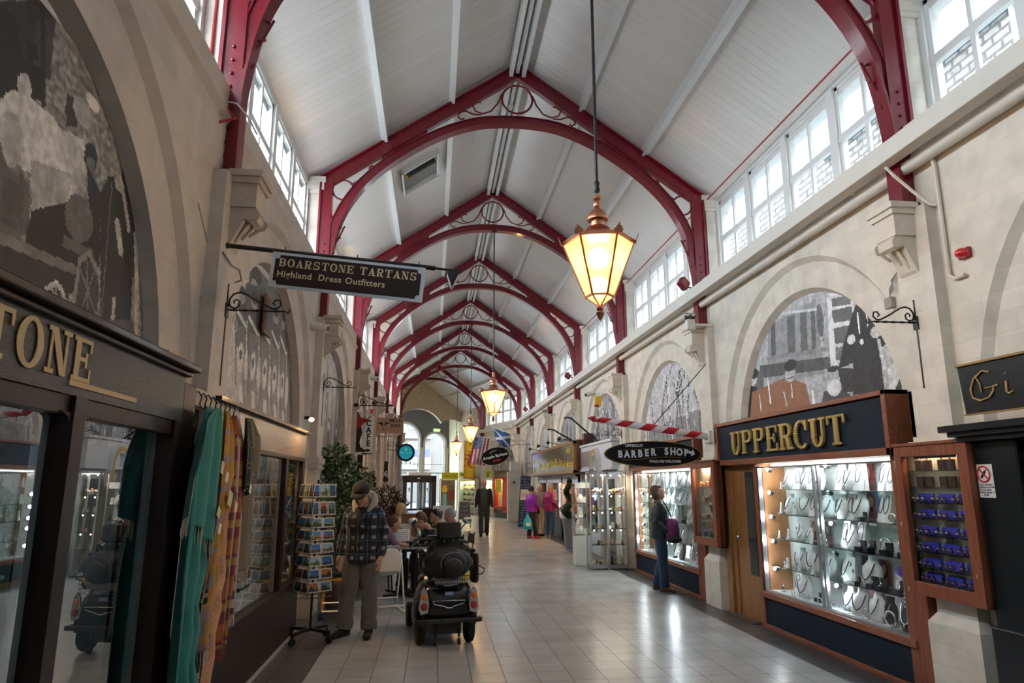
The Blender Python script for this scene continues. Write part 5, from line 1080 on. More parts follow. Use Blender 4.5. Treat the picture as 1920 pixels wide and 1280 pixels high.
for i,(y,z,c,h) in enumerate(((9.95,1.65,(.5,.25,.1),.09),(9.85,1.65,(.4,.2,.1),.07),(9.72,1.65,(.5,.3,.2),.1),(9.58,1.65,(.5,.05,.05),.17),(9.47,1.65,(.2,.15,.1),.14),(9.9,1.44,(.5,.45,.4),.08),(9.78,1.44,(.1,.1,.1),.09),(9.5,1.44,(.09,.04,.03),.13),(9.9,1.22,(.6,.4,.2),.06),(9.75,1.22,(.1,.1,.12),.05),(9.9,1.09,(.05,.1,.2),.08),(9.8,1.09,(.1,.25,.1),.09),(9.68,1.09,(.4,.06,.04),.09),(9.9,.95,(.1,.12,.3),.09),(9.7,.95,(.02,.2,.06),.11),(9.55,.95,(.1,.1,.1),.1))):
    t=thing('grooming_jar',['amber','tan','brown','red banded','slim brown','ivory','black','chocolate','gold','low black','navy','green','scarlet','blue','dark green','black capped'][i]+' grooming jar on the %s shelf of the narrow cabinet'%{1.65:'top',1.44:'second',1.22:'third',1.09:'fourth',.95:'lowest'}[z],'jar',(3.95,y,z))
    b=MB();b.lathe([(.028,0),(.03,.01),(.03,h*.7),(.015,h*.85)],n=14);b.build('jar_body',mat('jar_%d'%i,c,.2),t,smooth=True);b=MB();b.lathe([(.018,h*.82),(.018,h)],n=12);b.build('jar_lid',M_steel,t)
# posts between cabinets and windows
tag(boxp('cabinet_post',M_woodR,None,(RX-.02,RX+.06,5.47,5.64,0,1.95),bevel=.005),'red brown timber post between the watch cabinet and the big window','post')
tag(boxp('cabinet_post',M_woodR,None,(RX-.02,RX+.06,10.14,10.36,0,1.95),bevel=.005),'red brown timber post between the narrow cabinet and the far window','post')
tag(boxp('sign_return',M_woodD,None,(RX+.14,RX+.5,5.3,5.62,1.94,2.5)),'dark timber box return behind the end of the navy signboard','panel')
tag(boxp('sign_return',M_woodD,None,(RX+.05,RX+.3,9.75,10.2,2.0,2.40)),'dark timber return behind the barber pole foot','panel')

# black shopfront at the right edge
t=thing('black_shopfront','black painted timber shopfront at the end, with a no drinking notice','shopfront')
M_blk=mat('black_gloss_timber',(.008,.012,.016),.3,bump=.25,bscale=12,coat=.3)
boxp('corner_post',M_blk,t,(3.95,4.2,4.30,4.68,0,2.0),(3.92,4.22,4.28,4.70,0,.72),bevel=.012)
boxp('cornice',M_blk,t,(3.86,4.3,-1.5,4.72,2.0,2.035),(3.82,4.3,-1.5,4.76,2.035,2.07),(3.78,4.3,-1.5,4.80,2.07,2.12),bevel=.006)
boxp('window_frame',M_blk,t,(4.0,4.1,4.18,4.30,0,2.0),(4.0,4.1,-1.5,4.3,0,.75),(4.0,4.1,-1.5,4.3,1.95,2.0))
boxp('inner_frame',mat('inner_white_frame',(.55,.60,.66),.4),t,(4.06,4.12,4.12,4.18,.75,1.95))
b=MB();b.add([(4.04,-1.5,.75),(4.04,4.18,.75),(4.04,4.18,1.95),(4.04,-1.5,1.95)],[(0,1,2,3)]);b.build('window_pane',M_glass,t)
boxp('display_back',mat('teal_backing',(.02,.10,.13),.6),t,(4.7,4.75,-1.5,4.3,.3,2.0))
t=thing('alcohol_notice','white notice with a red crossed bottle symbol on the black post','notice',(3.945,4.60,1.60))
boxp('notice_sheet',M_paper,t,(0,.003,-.08,.08,0,.235))
b=MB();b.tube([(-.003,.055*math.cos(a),.165+.055*math.sin(a)) for a in [2*PI*k/26 for k in range(26)]],.006,5,True);b.bar((-.003,.04,.205),(-.003,-.04,.125),.003,.010);b.build('prohibition_ring',mat('sign_red',(.6,.02,.02),.5),t)
b=MB();b.bar((-.002,.025,.14),(-.002,-.015,.185),.002,.018);b.bar((-.002,-.01,.18),(-.002,-.03,.20),.002,.007);b.build('bottle_symbol',M_black,t)
for k,l_ in enumerate(('IT IS AN OFFENCE','TO DRINK ALCOHOL','IN THIS AREA','MAXIMUM PENALTY','£500')): text('notice_line',l_,M_navy,t,.017 if k<4 else .024,(-.002,0,.09-.018*k),(0,-1,0),(0,0,1),.0005)
# gold script sign above
t=thing('script_sign','black hanging board with gold handwritten script, cut by the frame edge','sign',(3.72,4.42,0))
b=MB();b.add([(0,0,2.17),(0.03,-1.6,2.17),(0.03,-1.6,2.52),(0,.03,2.52),(.05,0,2.17),(.08,-1.6,2.17),(.08,-1.6,2.52),(.05,.03,2.52)],[(0,3,2,1),(4,5,6,7),(0,1,5,4),(2,3,7,6),(3,0,4,7)]);b.build('board',M_blk,t)
b=MB();b.bar((-.002,.03,2.52),(.028,-1.6,2.52),.03,.015);b.bar((-.002,0,2.17),(.028,-1.6,2.17),.03,.008);b.build('gilt_edge',mat('edge_gilt',(.35,.22,.07),.5),t)
M_scr=mat('script_gold',(.50,.34,.13),.5)
def stroke(par,pts,r=.007):
    b=MB();b.tube([(-.006+u*1.13*.019,-u*1.13,2.17+w) for u,w in pts],r,5);b.build('script_letter',M_scr,par,smooth='all')
stroke(t,[(.22,.27),(.17,.285),(.10,.24),(.065,.17),(.075,.11),(.13,.085),(.20,.10),(.235,.14),(.235,.17),(.17,.165),(.25,.17),(.27,.175)])
stroke(t,[(.11,.26),(.14,.20),(.145,.14)],.005)
stroke(t,[(.33,.19),(.325,.12),(.34,.105),(.37,.12)]);stroke(t,[(.335,.235),(.337,.24)],.012)
# ---------------------------------------------------------------- lanterns hung on the roof trusses
def lantern():
    t=thing('hanging_lantern','','lantern')
    # z=0 at the truss crown underside; body bottom at -4.2
    zb=-4.20
    def z(v): return zb+v
    b=MB();b.tube([(0,0,0),(0,0,z(1.02))],.0135,8);b.lathe([(.02,z(1.0)),(.028,z(1.02)),(.02,z(1.05)),(.026,z(1.08)),(.018,z(1.1))],n=12);b.build('drop_rod',M_black,t,smooth=True)
    b=MB();b.cyl((0,0,0),(0,0,-.04),.06,n=16);b.build('ceiling_plate',M_black,t)
    b=MB();b.lathe([(.0,z(.98)),(.028,z(.97)),(.035,z(.94)),(.022,z(.92)),(.034,z(.89)),(.030,z(.87)),(.02,z(.85)),(.05,z(.84)),(.078,z(.80)),(.088,z(.765)),(.088,z(.755)),(.055,z(.75)),(.06,z(.70)),(.085,z(.69)),(.10,z(.67)),(.088,z(.665)),(.095,z(.65)),(.12,z(.63)),(.125,z(.62)),(.145,z(.585))],n=24);b.build('chimney_vent',M_copper,t,smooth=True)
    def hexp(r,zz): return [(r*math.cos(PI/6+PI*k/3),r*math.sin(PI/6+PI*k/3),zz) for k in range(6)]
    b=MB();b.loft([hexp(.14,z(.60)),hexp(.295,z(.555))]);b.loft([hexp(.30,z(.545)),hexp(.305,z(.57))]);b.build('hood',M_copper,t)
    b=MB();top=hexp(.288,z(.55));bot=hexp(.115,z(.10))
    for k in range(6):
        b.bar(top[k],bot[k],.014,.014);b.bar(top[k],top[(k+1)%6],.016,.02);b.bar(bot[k],bot[(k+1)%6],.014,.016)
        b.bar(bot[k],(0,0,z(.015)),.010,.010)
    b.build('lantern_frame',M_copper,t)
    for k in range(6):
        p=Vector(top[k]);d=Vector((p.x,p.y,0)).normalized();q=Vector((-d.y,d.x,0));b=MB()
        b.prism([(-.035,-.0),(.035,0),(.042,.03),(.028,.028),(.026,.05),(.013,.045),(0,.075),(-.013,.045),(-.026,.05),(-.028,.028),(-.042,.03)],p+d*.012,q,Vector((0,0,1))+d*.35,d,.006);b.build('crest',M_copper,t)
    b=MB()
    for k in range(6): b.add([top[k],top[(k+1)%6],bot[(k+1)%6],bot[k]],[(0,1,2,3)]);b.add([bot[k],bot[(k+1)%6],(0,0,z(.015))],[(0,1,2)])
    g=bpy.data.materials.get('lantern_glass')
    if not g:
        g=bpy.data.materials.new('lantern_glass');nt,bs=nodes(g);N=nt.nodes;L=nt.links
        tr=N.new('ShaderNodeBsdfTransparent');tr.inputs[0].default_value=(1,.88,.66,1);tl=N.new('ShaderNodeBsdfTranslucent');tl.inputs[0].default_value=(1,.66,.30,1);gl=N.new('ShaderNodeBsdfGlossy');gl.inputs['Roughness'].default_value=.08
        m1=N.new('ShaderNodeMixShader');m1.inputs[0].default_value=.34;L.new(tr.outputs[0],m1.inputs[1]);L.new(tl.outputs[0],m1.inputs[2])
        m2=N.new('ShaderNodeMixShader');m2.inputs[0].default_value=.08;L.new(m1.outputs[0],m2.inputs[1]);L.new(gl.outputs[0],m2.inputs[2]);L.new(m2.outputs[0],N['Material Output'].inputs[0])
    b.build('amber_pane',g,t)
    b=MB();b.ell((0,0,z(.43)),.085,.085,.085,20,14);b.build('globe_bulb',emis('lantern_globe',(1,.72,.40),70),t,smooth='all')
    b=MB();b.cyl((0,0,z(.54)),(0,0,z(.49)),.03,n=12);b.build('lamp_holder',M_copper,t)
    b=MB();b.lathe([(.0,z(-.10)),(.012,z(-.085)),(.03,z(-.045)),(.034,z(-.03)),(.02,z(-.02)),(.028,z(-.005)),(.03,z(.01)),(.0,z(.02))],n=14);b.build('finial',M_copper,t,smooth=True)
    return t
LN=lantern(); 
labs=['largest copper lantern with lit amber panes, hanging before all the others','second copper lantern along the arcade, hanging lower left of the large one','third copper lantern down the arcade, beside the yellow lion flag','smallest lantern, glowing amber near the porch arches']
labs[1]='second copper lantern along the arcade, hanging on a long rod before the small ones'
for i,(x,y) in enumerate(((1.30,5.2),(1.24,14.5),(1.25,23.84),(1.08,33.1))):
    loc=(x,y,7.27)
    o=LN if i==0 else dup(LN,loc,0.0)
    o.location=loc;o.rotation_euler=(0,0,.30 if i==0 else .1*i);o['label']=labs[i];o['group']='hexagonal copper lanterns'
    l=bpy.data.lights.new('lantern_light','POINT');l.energy=480;l.color=(1,.60,.28);l.shadow_soft_size=.09;lo=bpy.data.objects.new('lantern_light',l);C.objects.link(lo);lo.location=(loc[0],loc[1],7.27-4.2+.43)
bpy.context.view_layer.update()

# ---------------------------------------------------------------- wrought iron scroll brackets
def bracket(name,label,wall,y,z,dirx,size=1.0,bar=0):
    """scroll bracket standing out of the wall towards the arcade: wall = x of the wall face"""
    t=thing(name,label,'bracket',(wall,y,z));s=dirx;k=size
    def tb(n,pts,r,m=M_black):
        b=MB();b.tube([(s*u*k,0,w*k) for u,w in pts],r,7);return b.build(n,m,t,smooth='all')
    b=MB();b.tube([(0,0,.22*k),(0,0,-.62*k)],.009,6);b.box(-.012,.012,-.03,.03,-.06,.05);b.build('wall_plate',M_black,t)
    b=MB()
    for i in range(22):
        a=i*1.1; u=.02+.02*i
        b.ell((s*u*k,0,0),.011*k,.009+.004*abs(math.sin(i*.75)),.006+.006*abs(math.sin(i*.75)),6,4)
    b.tube([(0,0,0),(s*.46*k,0,0)],.006,6);b.tube([(s*.46*k,0,0),(s*.49*k,0,-.015),(s*.50*k,0,.005),(s*.495*k,0,.02)],.006,6);b.build('twisted_bar',M_black,t)
    c1=[(.095+.055*(1-.55*q/14)*math.cos(-PI*.5+2.6*PI*q/14*-1+PI),.075+.055*(1-.55*q/14)*math.sin(-PI*.5+2.6*PI*q/14*-1+PI)) for q in range(15)]
    tb('scroll',[(.02,.03),(.02,.09),(.05,.135),(.10,.15),(.15,.135),(.26,.07),(.36,.02),(.40,.02),(.43,.05),(.42,.09),(.385,.095),(.365,.065),(.385,.05)],.0075)
    tb('scroll',[(.02,.05),(.035,.025),(.07,.015),(.10,.035),(.105,.07),(.08,.09),(.055,.075),(.06,.055)],.007)
    return t
bracket('scroll_bracket','empty black scroll bracket on the pier under the hanging tartans board',-1.58,5.2,2.98,1,.93)
bracket('scroll_bracket','empty black scroll bracket on the pier above the weeping fig',-1.58,9.87,3.04,1,.9)
bracket('scroll_bracket','empty black scroll bracket on the pier above the black hanging script board',4.03,5.2,3.03,-1,.9)
bracket('scroll_bracket','thin scroll bracket on the pier behind the striped pole tip',4.03,14.5,2.72,-1,.9)
bracket('scroll_bracket','small scroll bracket below the milk bar board',-1.58,19.0,2.96,1,1.0)
bracket('scroll_bracket','small scroll bracket above the round teal sign',-1.58,23.85,2.95,1,1.0)
# twin iron arm with the sign
t=thing('hanging_shop_sign','brown hanging board with cream lettering in a pale frame on an iron pole','sign')
a0=Vector((-1.57,5.08,3.447));a1=Vector((-.02,5.08,3.325));a2=Vector((.10,5.06,3.30))
b=MB();b.tube([a0,a1],.018,10);b.tube([a0+Vector((-.03,0,0)),a0],.024,10);b.tube([a1,a1+Vector((.16,0,-.015))],.010,8);b.build('iron_pole',M_black,t,smooth=True)
U=(a1-a0).normalized();N_=Vector((0,-1,0));W_=U.cross(N_).normalized()
if W_.z<0: W_=-W_
O=Vector((-1.255,5.08,3.155))-W_*.02
b=MB();b.prism([(0,0),(1.145,0),(1.145,.275),(0,.275)],O,U,W_,(0,-1,0),.018);b.build('frame_panel',mat('pale_blue_frame',(.74,.78,.84),.4),t)
c=.03;q=[(.028+c,.022),(1.117-c,.022),(1.112-c*.3,.026),(1.112,.022+c),(1.117,.022+c),(1.117,.253-c),(1.112,.253-c),(1.117-c,.253),(.028+c,.253),(.033,.249-c),(.028,.253-c),(.028,.022+c),(.033,.022+c)]
q=[(.028+c,.022),(1.117-c,.022),(1.117-c,.022+c*.6),(1.117-c*.6,.022+c),(1.117,.022+c),(1.117,.253-c),(1.117-c*.6,.253-c),(1.117-c,.253-c*.6),(1.117-c,.253),(.028+c,.253),(.028+c,.253-c*.6),(.028+c*.6,.253-c),(.028,.253-c),(.028,.022+c),(.028+c*.6,.022+c),(.028+c,.022+c*.6)]
b=MB();b.prism(q,O+Vector((0,-.018,0)),U,W_,(0,-1,0),.003);b.build('brown_panel',mat('sign_brown',(.024,.009,.007),.65),t)
M_cream=mat('sign_cream',(.80,.66,.38),.5)
slabtext('title_letter','BOARSTONE TARTANS',M_cream,t,.062,O+U*.055+W_*.165+Vector((0,-.0215,0)),U,W_,.001,.86,.155,.55)
for w_,u in (('Highland',.05),('Dress',.355),('Outfitters',.555)): text('subtitle_word',w_,M_cream,t,.068,tuple(O+U*u+W_*.105+Vector((0,-.0215,0))),U,W_,.0008,1.0,.0012,'LEFT',1.08)
for u in (.08,.62,1.09): b=MB();p=O+U*u+W_*.275; b.tube([p,p+W_*.05],.004,5);b.build('hanger',M_black,t)
t=thing('flood_lamp','small black floodlight at the tip of the iron pole','lamp',(.11,5.06,3.29));b=MB();b.tube([(-.03,0,.02),(0,0,0)],.008,6);b.build('lamp_arm',M_black,t)
b=MB();b.prism([(-.035,-.02),(.045,.03),(.05,-.02),(-.0,-.13)],(0,-.05,0),(1,0,0),(0,0,1),(0,1,0),.10);b.build('lamp_body',M_blackp,t,bevel=.004);b=MB();b.bar((-.04,0,-.02),(-.006,0,-.125),.08,.004);b.build('lamp_glass',M_steel,t)
t=thing('lattice_lamp','small framed lattice vent panel high on the pipers mural','vent',(-1.80,7.3,3.45));b=MB();b.box(0,.03,-.15,.15,-.22,.2);b.build('vent_frame',mat('vent_timber',(.25,.13,.07),.6),t);b=MB();b.box(.03,.035,-.12,.12,-.19,.17);b.build('vent_mesh',M_black,t)

M_sblk=mat('sign_black',(.006,.006,.007),.6,spec=.2)
# ---------------------------------------------------------------- barber pole and oval signs
t=thing('barber_pole','red and white spiral striped barber pole sticking out from the pier','barber pole')
p0=Vector((4.02,9.72,2.37));p1=Vector((2.30,9.72,2.615));ax=(p1-p0);Ln=ax.length;ax.normalize();u_=Vector((0,1,0));v_=ax.cross(u_)
b=MB();nu,nv=24,120
def pf(u,v):
    a=2*PI*u;r=.048+.016*math.sin(PI*min(1,v*1.02))*.8-.010*v
    return tuple(p0+ax*(Ln*v)+(u_*math.cos(a)+v_*math.sin(a))*r)
def pc(u,v):
    return (.50,.015,.03) if ((u+v*5.1)%1)<.5 else (.78,.80,.82)
b.grid(pf,nu,nv,pc);b.build('striped_pole',M_vcg,t,smooth='all')
b=MB();T_=ax.to_track_quat('Z','Y').to_matrix();b.lathe([(.045,-.01),(.05,.0),(.042,.02),(.03,.03),(.036,.045),(.02,.06),(.01,.09),(.0,.10)],c=p1,n=16,T=T_);b.build('red_finial',mat('finial_red',(.35,.01,.03),.35),t,smooth=True)
b=MB();b.box(3.98,4.08,9.64,9.8,2.28,2.46);b.box(4.04,4.14,9.60,9.84,2.24,2.50);b.build('mount',M_whitepl,t,bevel=.008)
b=MB();b.tube([(4.12,9.72,3.55),(3.18,9.72,2.53)],.007,6);b.box(4.08,4.14,9.70,9.74,3.47,3.60);b.build('stay_rod',M_black,t)
def oval(name,label,c,rx,rz,m,rz_ang=0,tilt=0):
    t=thing(name,label,'sign',c,rz_ang);b=MB();T=Matrix.Rotation(tilt,4,'Y')
    def ring(r,y): return [tuple(T@Vector((rx*r*math.cos(a),y,rz*r*math.sin(a)))) for a in [2*PI*k/64 for k in range(64)]]
    b.loft([ring(1,-.015),ring(1,.015)]);b.build('oval_board',m,t)
    return t,T,ring
t,T,ring=oval('barber_sign','black oval board with white lettering and arrow under the striped pole',(3.15,9.70,2.115),.72,.185,M_sblk)
b=MB();b.tube([tuple(Vector(p)) for p in ring(.985,-.017)],.0045,5,True);b.build('gilt_rim',mat('edge_gilt',(.35,.22,.07),.5),t)
M_sw=mat('sign_white_blue',(.62,.70,.80),.5)
text('sign_text','UPPERCUT',M_sw,t,.055,(-.28,-.017,.118),(1,0,0),(0,0,1),.001,1,.0015)
for i,ch in enumerate('BARBER SHOP'):
    if ch==' ': continue
    u=-.49+i*.098; text('sign_letter',ch,M_sw,t,.135,(u,-.017,.012+.022*math.sin((u+.1)*5)),(1,.0,0),(0,0,1),.001,.86,.006)
text('sign_text','WALK-INS WELCOME',M_sw,t,.048,(.17,-.017,-.105),(1,0,0),(0,0,1),.001,1,.0012)
b=MB();b.prism([(-.05,.02),(.0,.02),(.0,.055),(.05,0),(0,-.055),(0,-.02),(-.05,-.02)],(.575,-.0175,.02),(.95,0,-.3),(.3,0,.95),(0,-1,0),.001);b.build('arrow',M_sw,t)
b=MB()
for s_ in (.075,-.062): b.tube([(-.47+.94*k/20,-.0165,s_+.022*math.sin((-.47+.94*k/20+.1)*5)) for k in range(21)],.0022,4)
b.build('gilt_line',mat('edge_gilt',(.35,.22,.07),.5),t)
for x in (-.3,.35): b=MB();b.tube([(x,0,.16),(x,0,.40)],.003,5);b.build('hanger',M_steel,t)
t,T,ring=oval('barber_sign','black tilted oval board with white words and red arrow by the striped flag',(2.52,28.4,2.80),.60,.36,M_sblk,0,-.24)
b=MB();b.tube([p for p in ring(.985,-.017)],.006,5,True);b.build('rim',M_whitepl,t)
X_=T@Vector((1,0,0));Z_=T@Vector((0,0,1))
text('sign_text','Arcade Barbers',M_paper,t,.17,tuple(T@Vector((0,-.018,.0))),X_,Z_,.002,.97,.004)
b=MB();b.prism([(-.2,.015),(.05,.015),(.05,.045),(.16,-.01),(.05,-.06),(.05,-.03),(-.2,-.03)],T@Vector((.05,-.018,-.17)),X_,Z_,(0,-1,0),.002);b.build('arrow',mat('sign_red',(.6,.02,.02),.5),t)
b=MB();b.prism([(-.22,.12),(-.1,.19),(.1,.2),(.12,.185),(-.08,.165),(-.2,.10)],T@Vector((0,-.018,.03)),X_,Z_,(0,-1,0),.002);b.build('razor_symbol',mat('grey_print',(.4,.4,.42),.5),t)
b=MB();b.tube([(.3,0,.35),(.9,.3,.5),(1.7,.3,.5)],.012,6);b.build('hanger_rod',M_black,t)

# ---------------------------------------------------------------- left hand hanging signs
t=thing('waiter_sign','cut out board of a red coated waiter carrying a tray beside a white lettered panel','sign',(-1.45,14.3,0))
def flat(name,m,poly,dy=0,d=.012,par=None):
    b=MB();b.prism(poly,(0,-dy,0),(1,0,0),(0,0,1),(0,-1,0),d);return b.build(name,m,par or t)
M_wred=mat('waiter_red',(.30,.01,.015),.5)
flat('white_panel',M_paper,[(.0,2.28),(.20,2.28),(.215,3.05),(.16,3.07),(.02,2.9)],0)
flat('base_strip',M_paper,[(-.18,2.28),(.2,2.26),(.2,2.30),(-.18,2.32)],.0)
flat('trousers',M_blackp,[(-.17,2.34),(-.19,2.60),(-.17,2.78),(-.04,2.86),(-.01,2.70),(-.06,2.52),(-.03,2.42),(.06,2.37),(.08,2.33),(-.17,2.32)],.013)
flat('red_coat',M_wred,[(-.19,2.68),(-.17,2.80),(-.19,2.98),(-.17,3.08),(-.11,3.15),(-.05,3.13),(-.02,3.04),(.06,2.99),(.14,3.05),(.10,2.95),(-.0,2.90),(-.04,2.84),(-.10,2.80),(-.17,2.66)],.015)
flat('shirt_front',M_paper,[(-.10,3.14),(-.06,3.13),(-.02,3.04),(.0,3.0),(-.05,3.03)],.028)
flat('hand',M_skin,[(.06,2.99),(.12,3.06),(.17,3.06),(.12,2.98)],.016)
b=MB();b.ell((-.13,-.02,3.24),.055,.02,.075,16,10);b.build('waiter_face',M_skin,t,smooth='all')
b=MB();b.ell((-.16,-.024,3.275),.065,.024,.062,16,10);b.build('waiter_hair',M_blackp,t,smooth='all')
flat('tray',M_steel,[(.04,3.07),(.26,3.09),(.26,3.11),(.04,3.09)],.02)
b=MB();b.cyl((.17,-.03,3.11),(.17,-.03,3.19),.035,n=14);b.build('red_mug',mat('mug_red',(.6,.03,.02),.4),t)
b=MB();b.cyl((.10,-.03,3.11),(.10,-.03,3.18),.028,n=14);b.build('glass_mug',M_steel,t)
for i,ch in enumerate('CAFE'): text('sign_letter',ch,M_blackp,t,.16,(.115,-.0135,2.90-.135*i),(1,0,0),(0,0,1),.001,.95,.006)
b=MB();b.ell((.11,-.014,2.36),.05,.004,.028,14,6);b.build('cup_symbol',M_blackp,t)
t=thing('ornate_bracket','ornate black iron bracket carrying the waiter sign','bracket',(-1.58,14.3,3.27))
b=MB();b.tube([(0,0,0),(.72,0,0)],.012,6);b.tube([(0,0,.22),(.15,0,.19),(.4,0,.08),(.62,0,.02),(.72,0,.02)],.011,6);b.tube([(0,0,.28),(0,0,-.1)],.014,6);b.build('bracket_arm',M_black,t)
for x,r in ((.12,.07),(.34,.045)): b=MB();b.tube([(x+r*math.cos(a),0,.09-x*.1+r*math.sin(a)) for a in [2*PI*k/16 for k in range(16)]],.010,5,True);b.ell((x,0,.09-x*.1),.03,.012,.03,8,6);b.build('rosette',M_black,t)
t=thing('milk_bar_sign','tan wooden board with a cow face and black capitals','sign',(-1.215,19.0,3.25));b=MB();b.box(-.375,.375,-.015,.015,-.21,.21);b.build('board',mat('tan_board',(.40,.25,.16),.6,noise_amt=.08),t)
text('sign_text','MILK\nBAR',M_blackp,t,.135,(.165,-.017,.06),(1,0,0),(0,0,1),.001,1.15,.002)
b=MB()
for s_ in (-1,1): b.ell((-.16+s_*.10,-.018,.06),.055,.004,.022,10,6);b.ell((-.16+s_*.045,-.018,.03),.018,.004,.06,10,6)
b.ell((-.16,-.018,-.10),.03,.004,.016,10,6);b.build('cow_face',M_blackp,t)
for z in (.18,-.18): b=MB();b.tube([(-.46,0,z),(-.375,0,z)],.01,5);b.build('hanger',M_black,t)
t=thing('round_shop_sign','round teal sign in a thick black ring','sign',(-.94,23.8,2.73));b=MB();b.cyl((0,-.05,0),(0,.05,0),.30,n=40);b.build('black_ring',M_black,t)
b=MB();b.cyl((0,-.054,0),(0,-.05,0),.225,n=40);b.build('teal_disc',emis('teal_face',(.0,.24,.32),.5),t)
scrib('sign_print',M_paper,t,.36,.075,(0,-.055,-.0),(1,0,0),(0,0,1),3,9)
b=MB();b.ell((0,-.056,.10),.035,.003,.05,10,8);b.tube([(.17*math.cos(a),-.056,.17*math.sin(a)) for a in [PI*1.2+PI*.6*k/10 for k in range(11)]],.004,4);b.build('pin_symbol',M_paper,t)
b=MB();b.tube([(-.28,0,.05),(-.75,0,.12)],.012,6);b.build('wall_arm',M_black,t)
t=thing('number_box','black projecting box sign with a white six and a grey side','sign',(-1.22,19.0,0));b=MB();b.box(-.10,-.0,-.05,.35,1.78,2.28);b.cyl((-.05,-.052,1.8),(-.05,.35,1.8),.07,n=20);b.build('box_case',M_black,t);b=MB();b.box(.0,.012,-.02,.32,1.86,2.24);b.build('grey_side',mat('grey_panel_lit',(.55,.52,.46),.4),t)
text('number','6',M_paper,t,.22,(-.05,-.056,1.95),(1,0,0),(0,0,1),.001,.8,.004)
for i,(x,z0,z1,c,lab) in enumerate(((-1.47,1.98,2.27,(.62,.50,.38),'upper black box light with a cream side under the waiter sign'),(-1.5,1.62,1.95,(.65,.55,.05),'lower black box sign with a yellow side under the waiter sign'))):
    t=thing('box_light',lab,'box sign',(x,14.3,0));b=MB();b.box(-.06,.04,-.04,.34,z0,z1);b.build('box_case',M_black,t);b=MB();b.box(.04,.05,-.02,.32,z0+.02,z1-.02);b.build('lit_side',mat('box_side_%d'%i,c,.4),t)

# ---------------------------------------------------------------- flags
def flagmesh(par,name,P,w,h,cf,nu=40,nv=28,wave=.05,solid=.004):
    """cloth hanging in the plane through P: P(u,v) gives a point"""
    b=MB();b.grid(P,nu,nv,cf);return b.build(name,M_vc,par,smooth='all',solid=solid)
t=thing('striped_flag','red and white striped flag with a starred blue canton hanging from a pole','flag')
def PF(u,v):  # u along the pole, v down
    x0=1.66;x1=2.35;return (x0+(x1-x0)*u-.20*v,28.5+.10*math.sin(9*u+2*v)+.25*u,3.60-.05*u-1.12*v+.02*math.sin(5*u))
def CF(u,v):
    if u<.54 and v<.42+.02: 
        a=(u/.54*7)%1;c=(v/.44*8)%1
        return (.6,.6,.65) if (a-.5)**2+(c-.5)**2<.08 else (.03,.04,.16)
    return (.42,.03,.05) if int(u*9.5)%2==0 else (.72,.66,.64)
flagmesh(t,'flag_cloth',PF,1,1,CF,44,40)
b=MB();b.tube([(1.62,28.5,3.62),(3.2,29.0,3.52),(4.1,29.3,3.45)],.014,6);b.build('flag_pole',M_whitepl,t)
t=thing('lion_banner','long yellow banner with a red rampant lion beside the striped flag','banner')
def PL(u,v): return (1.34+.50*u-.02*v,30.6+.06*math.sin(7*u),3.55-1.62*v-.08*u)
def CL(u,v):
    if u<.08 or u>.92 or v>.95: return (.70,.25,.01)
    du,dv=u-.5,v-.5
    r=math.hypot(du*.5,dv*1.5); a=math.atan2(dv*1.5,du*.5)
    return (.50,.04,.01) if (r<.07 or (r<.36 and abs(math.sin(a*2.5+r*16))>.90 and r>.07) or (abs(du+.03*math.sin(20*dv))<.10 and abs(dv)<.17)) else (.85,.50,.01)
flagmesh(t,'banner_cloth',PL,1,1,CL,30,50)
b=MB();b.tube([(1.29,30.6,3.56),(2.9,30.8,3.6),(4.1,31,3.6)],.014,6);b.build('banner_pole',M_whitepl,t)
t=thing('saltire_pennant','blue and white flag drooping from an angled pole above the oval barbers board','flag')
def PS(u,v): return (2.45+.72*u+.12*v*(1-u),28.6+.08*math.sin(6*u+3*v),4.0-.30*u-(.62*v)*(1-.25*abs(u-.5)))
def CS(u,v): return (.62,.66,.72) if abs(v-(.1+.9*u))<.10 or (abs(v-.85+.7*u)<.09) else (.02,.08,.26)
flagmesh(t,'flag_cloth',PS,1,1,CS,30,24)
b=MB();b.tube([(2.3,28.5,4.05),(4.1,28.7,3.3)],.013,6);b.tube([(2.3,28.5,4.05),(3.25,28.7,3.75)],.016,6);b.build('flag_pole',M_whitepl,t)

# ---------------------------------------------------------------- fixtures on the walls
t=thing('alarm_beacon','small red domed alarm beacon on the pale wall','alarm',(4.125,4.68,3.47));b=MB();b.box(-.03,0,-.055,.055,-.04,.04);b.build('beacon_base',mat('beacon_red_base',(.35,.01,.01),.4),t,bevel=.006);b=MB();b.ell((-.04,0,0),.05,.05,.042,16,10);b.build('beacon_dome',mat('beacon_red',(.65,.015,.02),.15,coat=1),t,smooth='all')
t=thing('junction_box','grey junction box with loose wires above the scroll bracket','box',(4.12,5.60,3.31));b=MB();b.box(-.04,0,-.05,.05,-.05,.05);b.build('box_case',mat('grey_box',(.35,.34,.30),.6),t,bevel=.004);b=MB()
for k in range(4): b.tube([(-.02,.01*k-.02,.04),(-.03,-.03-.02*k,.12),(-.02,-.10+.015*k,.20),(-.01,-.16,.27)],.004,5)
b.build('loose_wire',mat('grey_wire',(.28,.26,.23),.6),t)
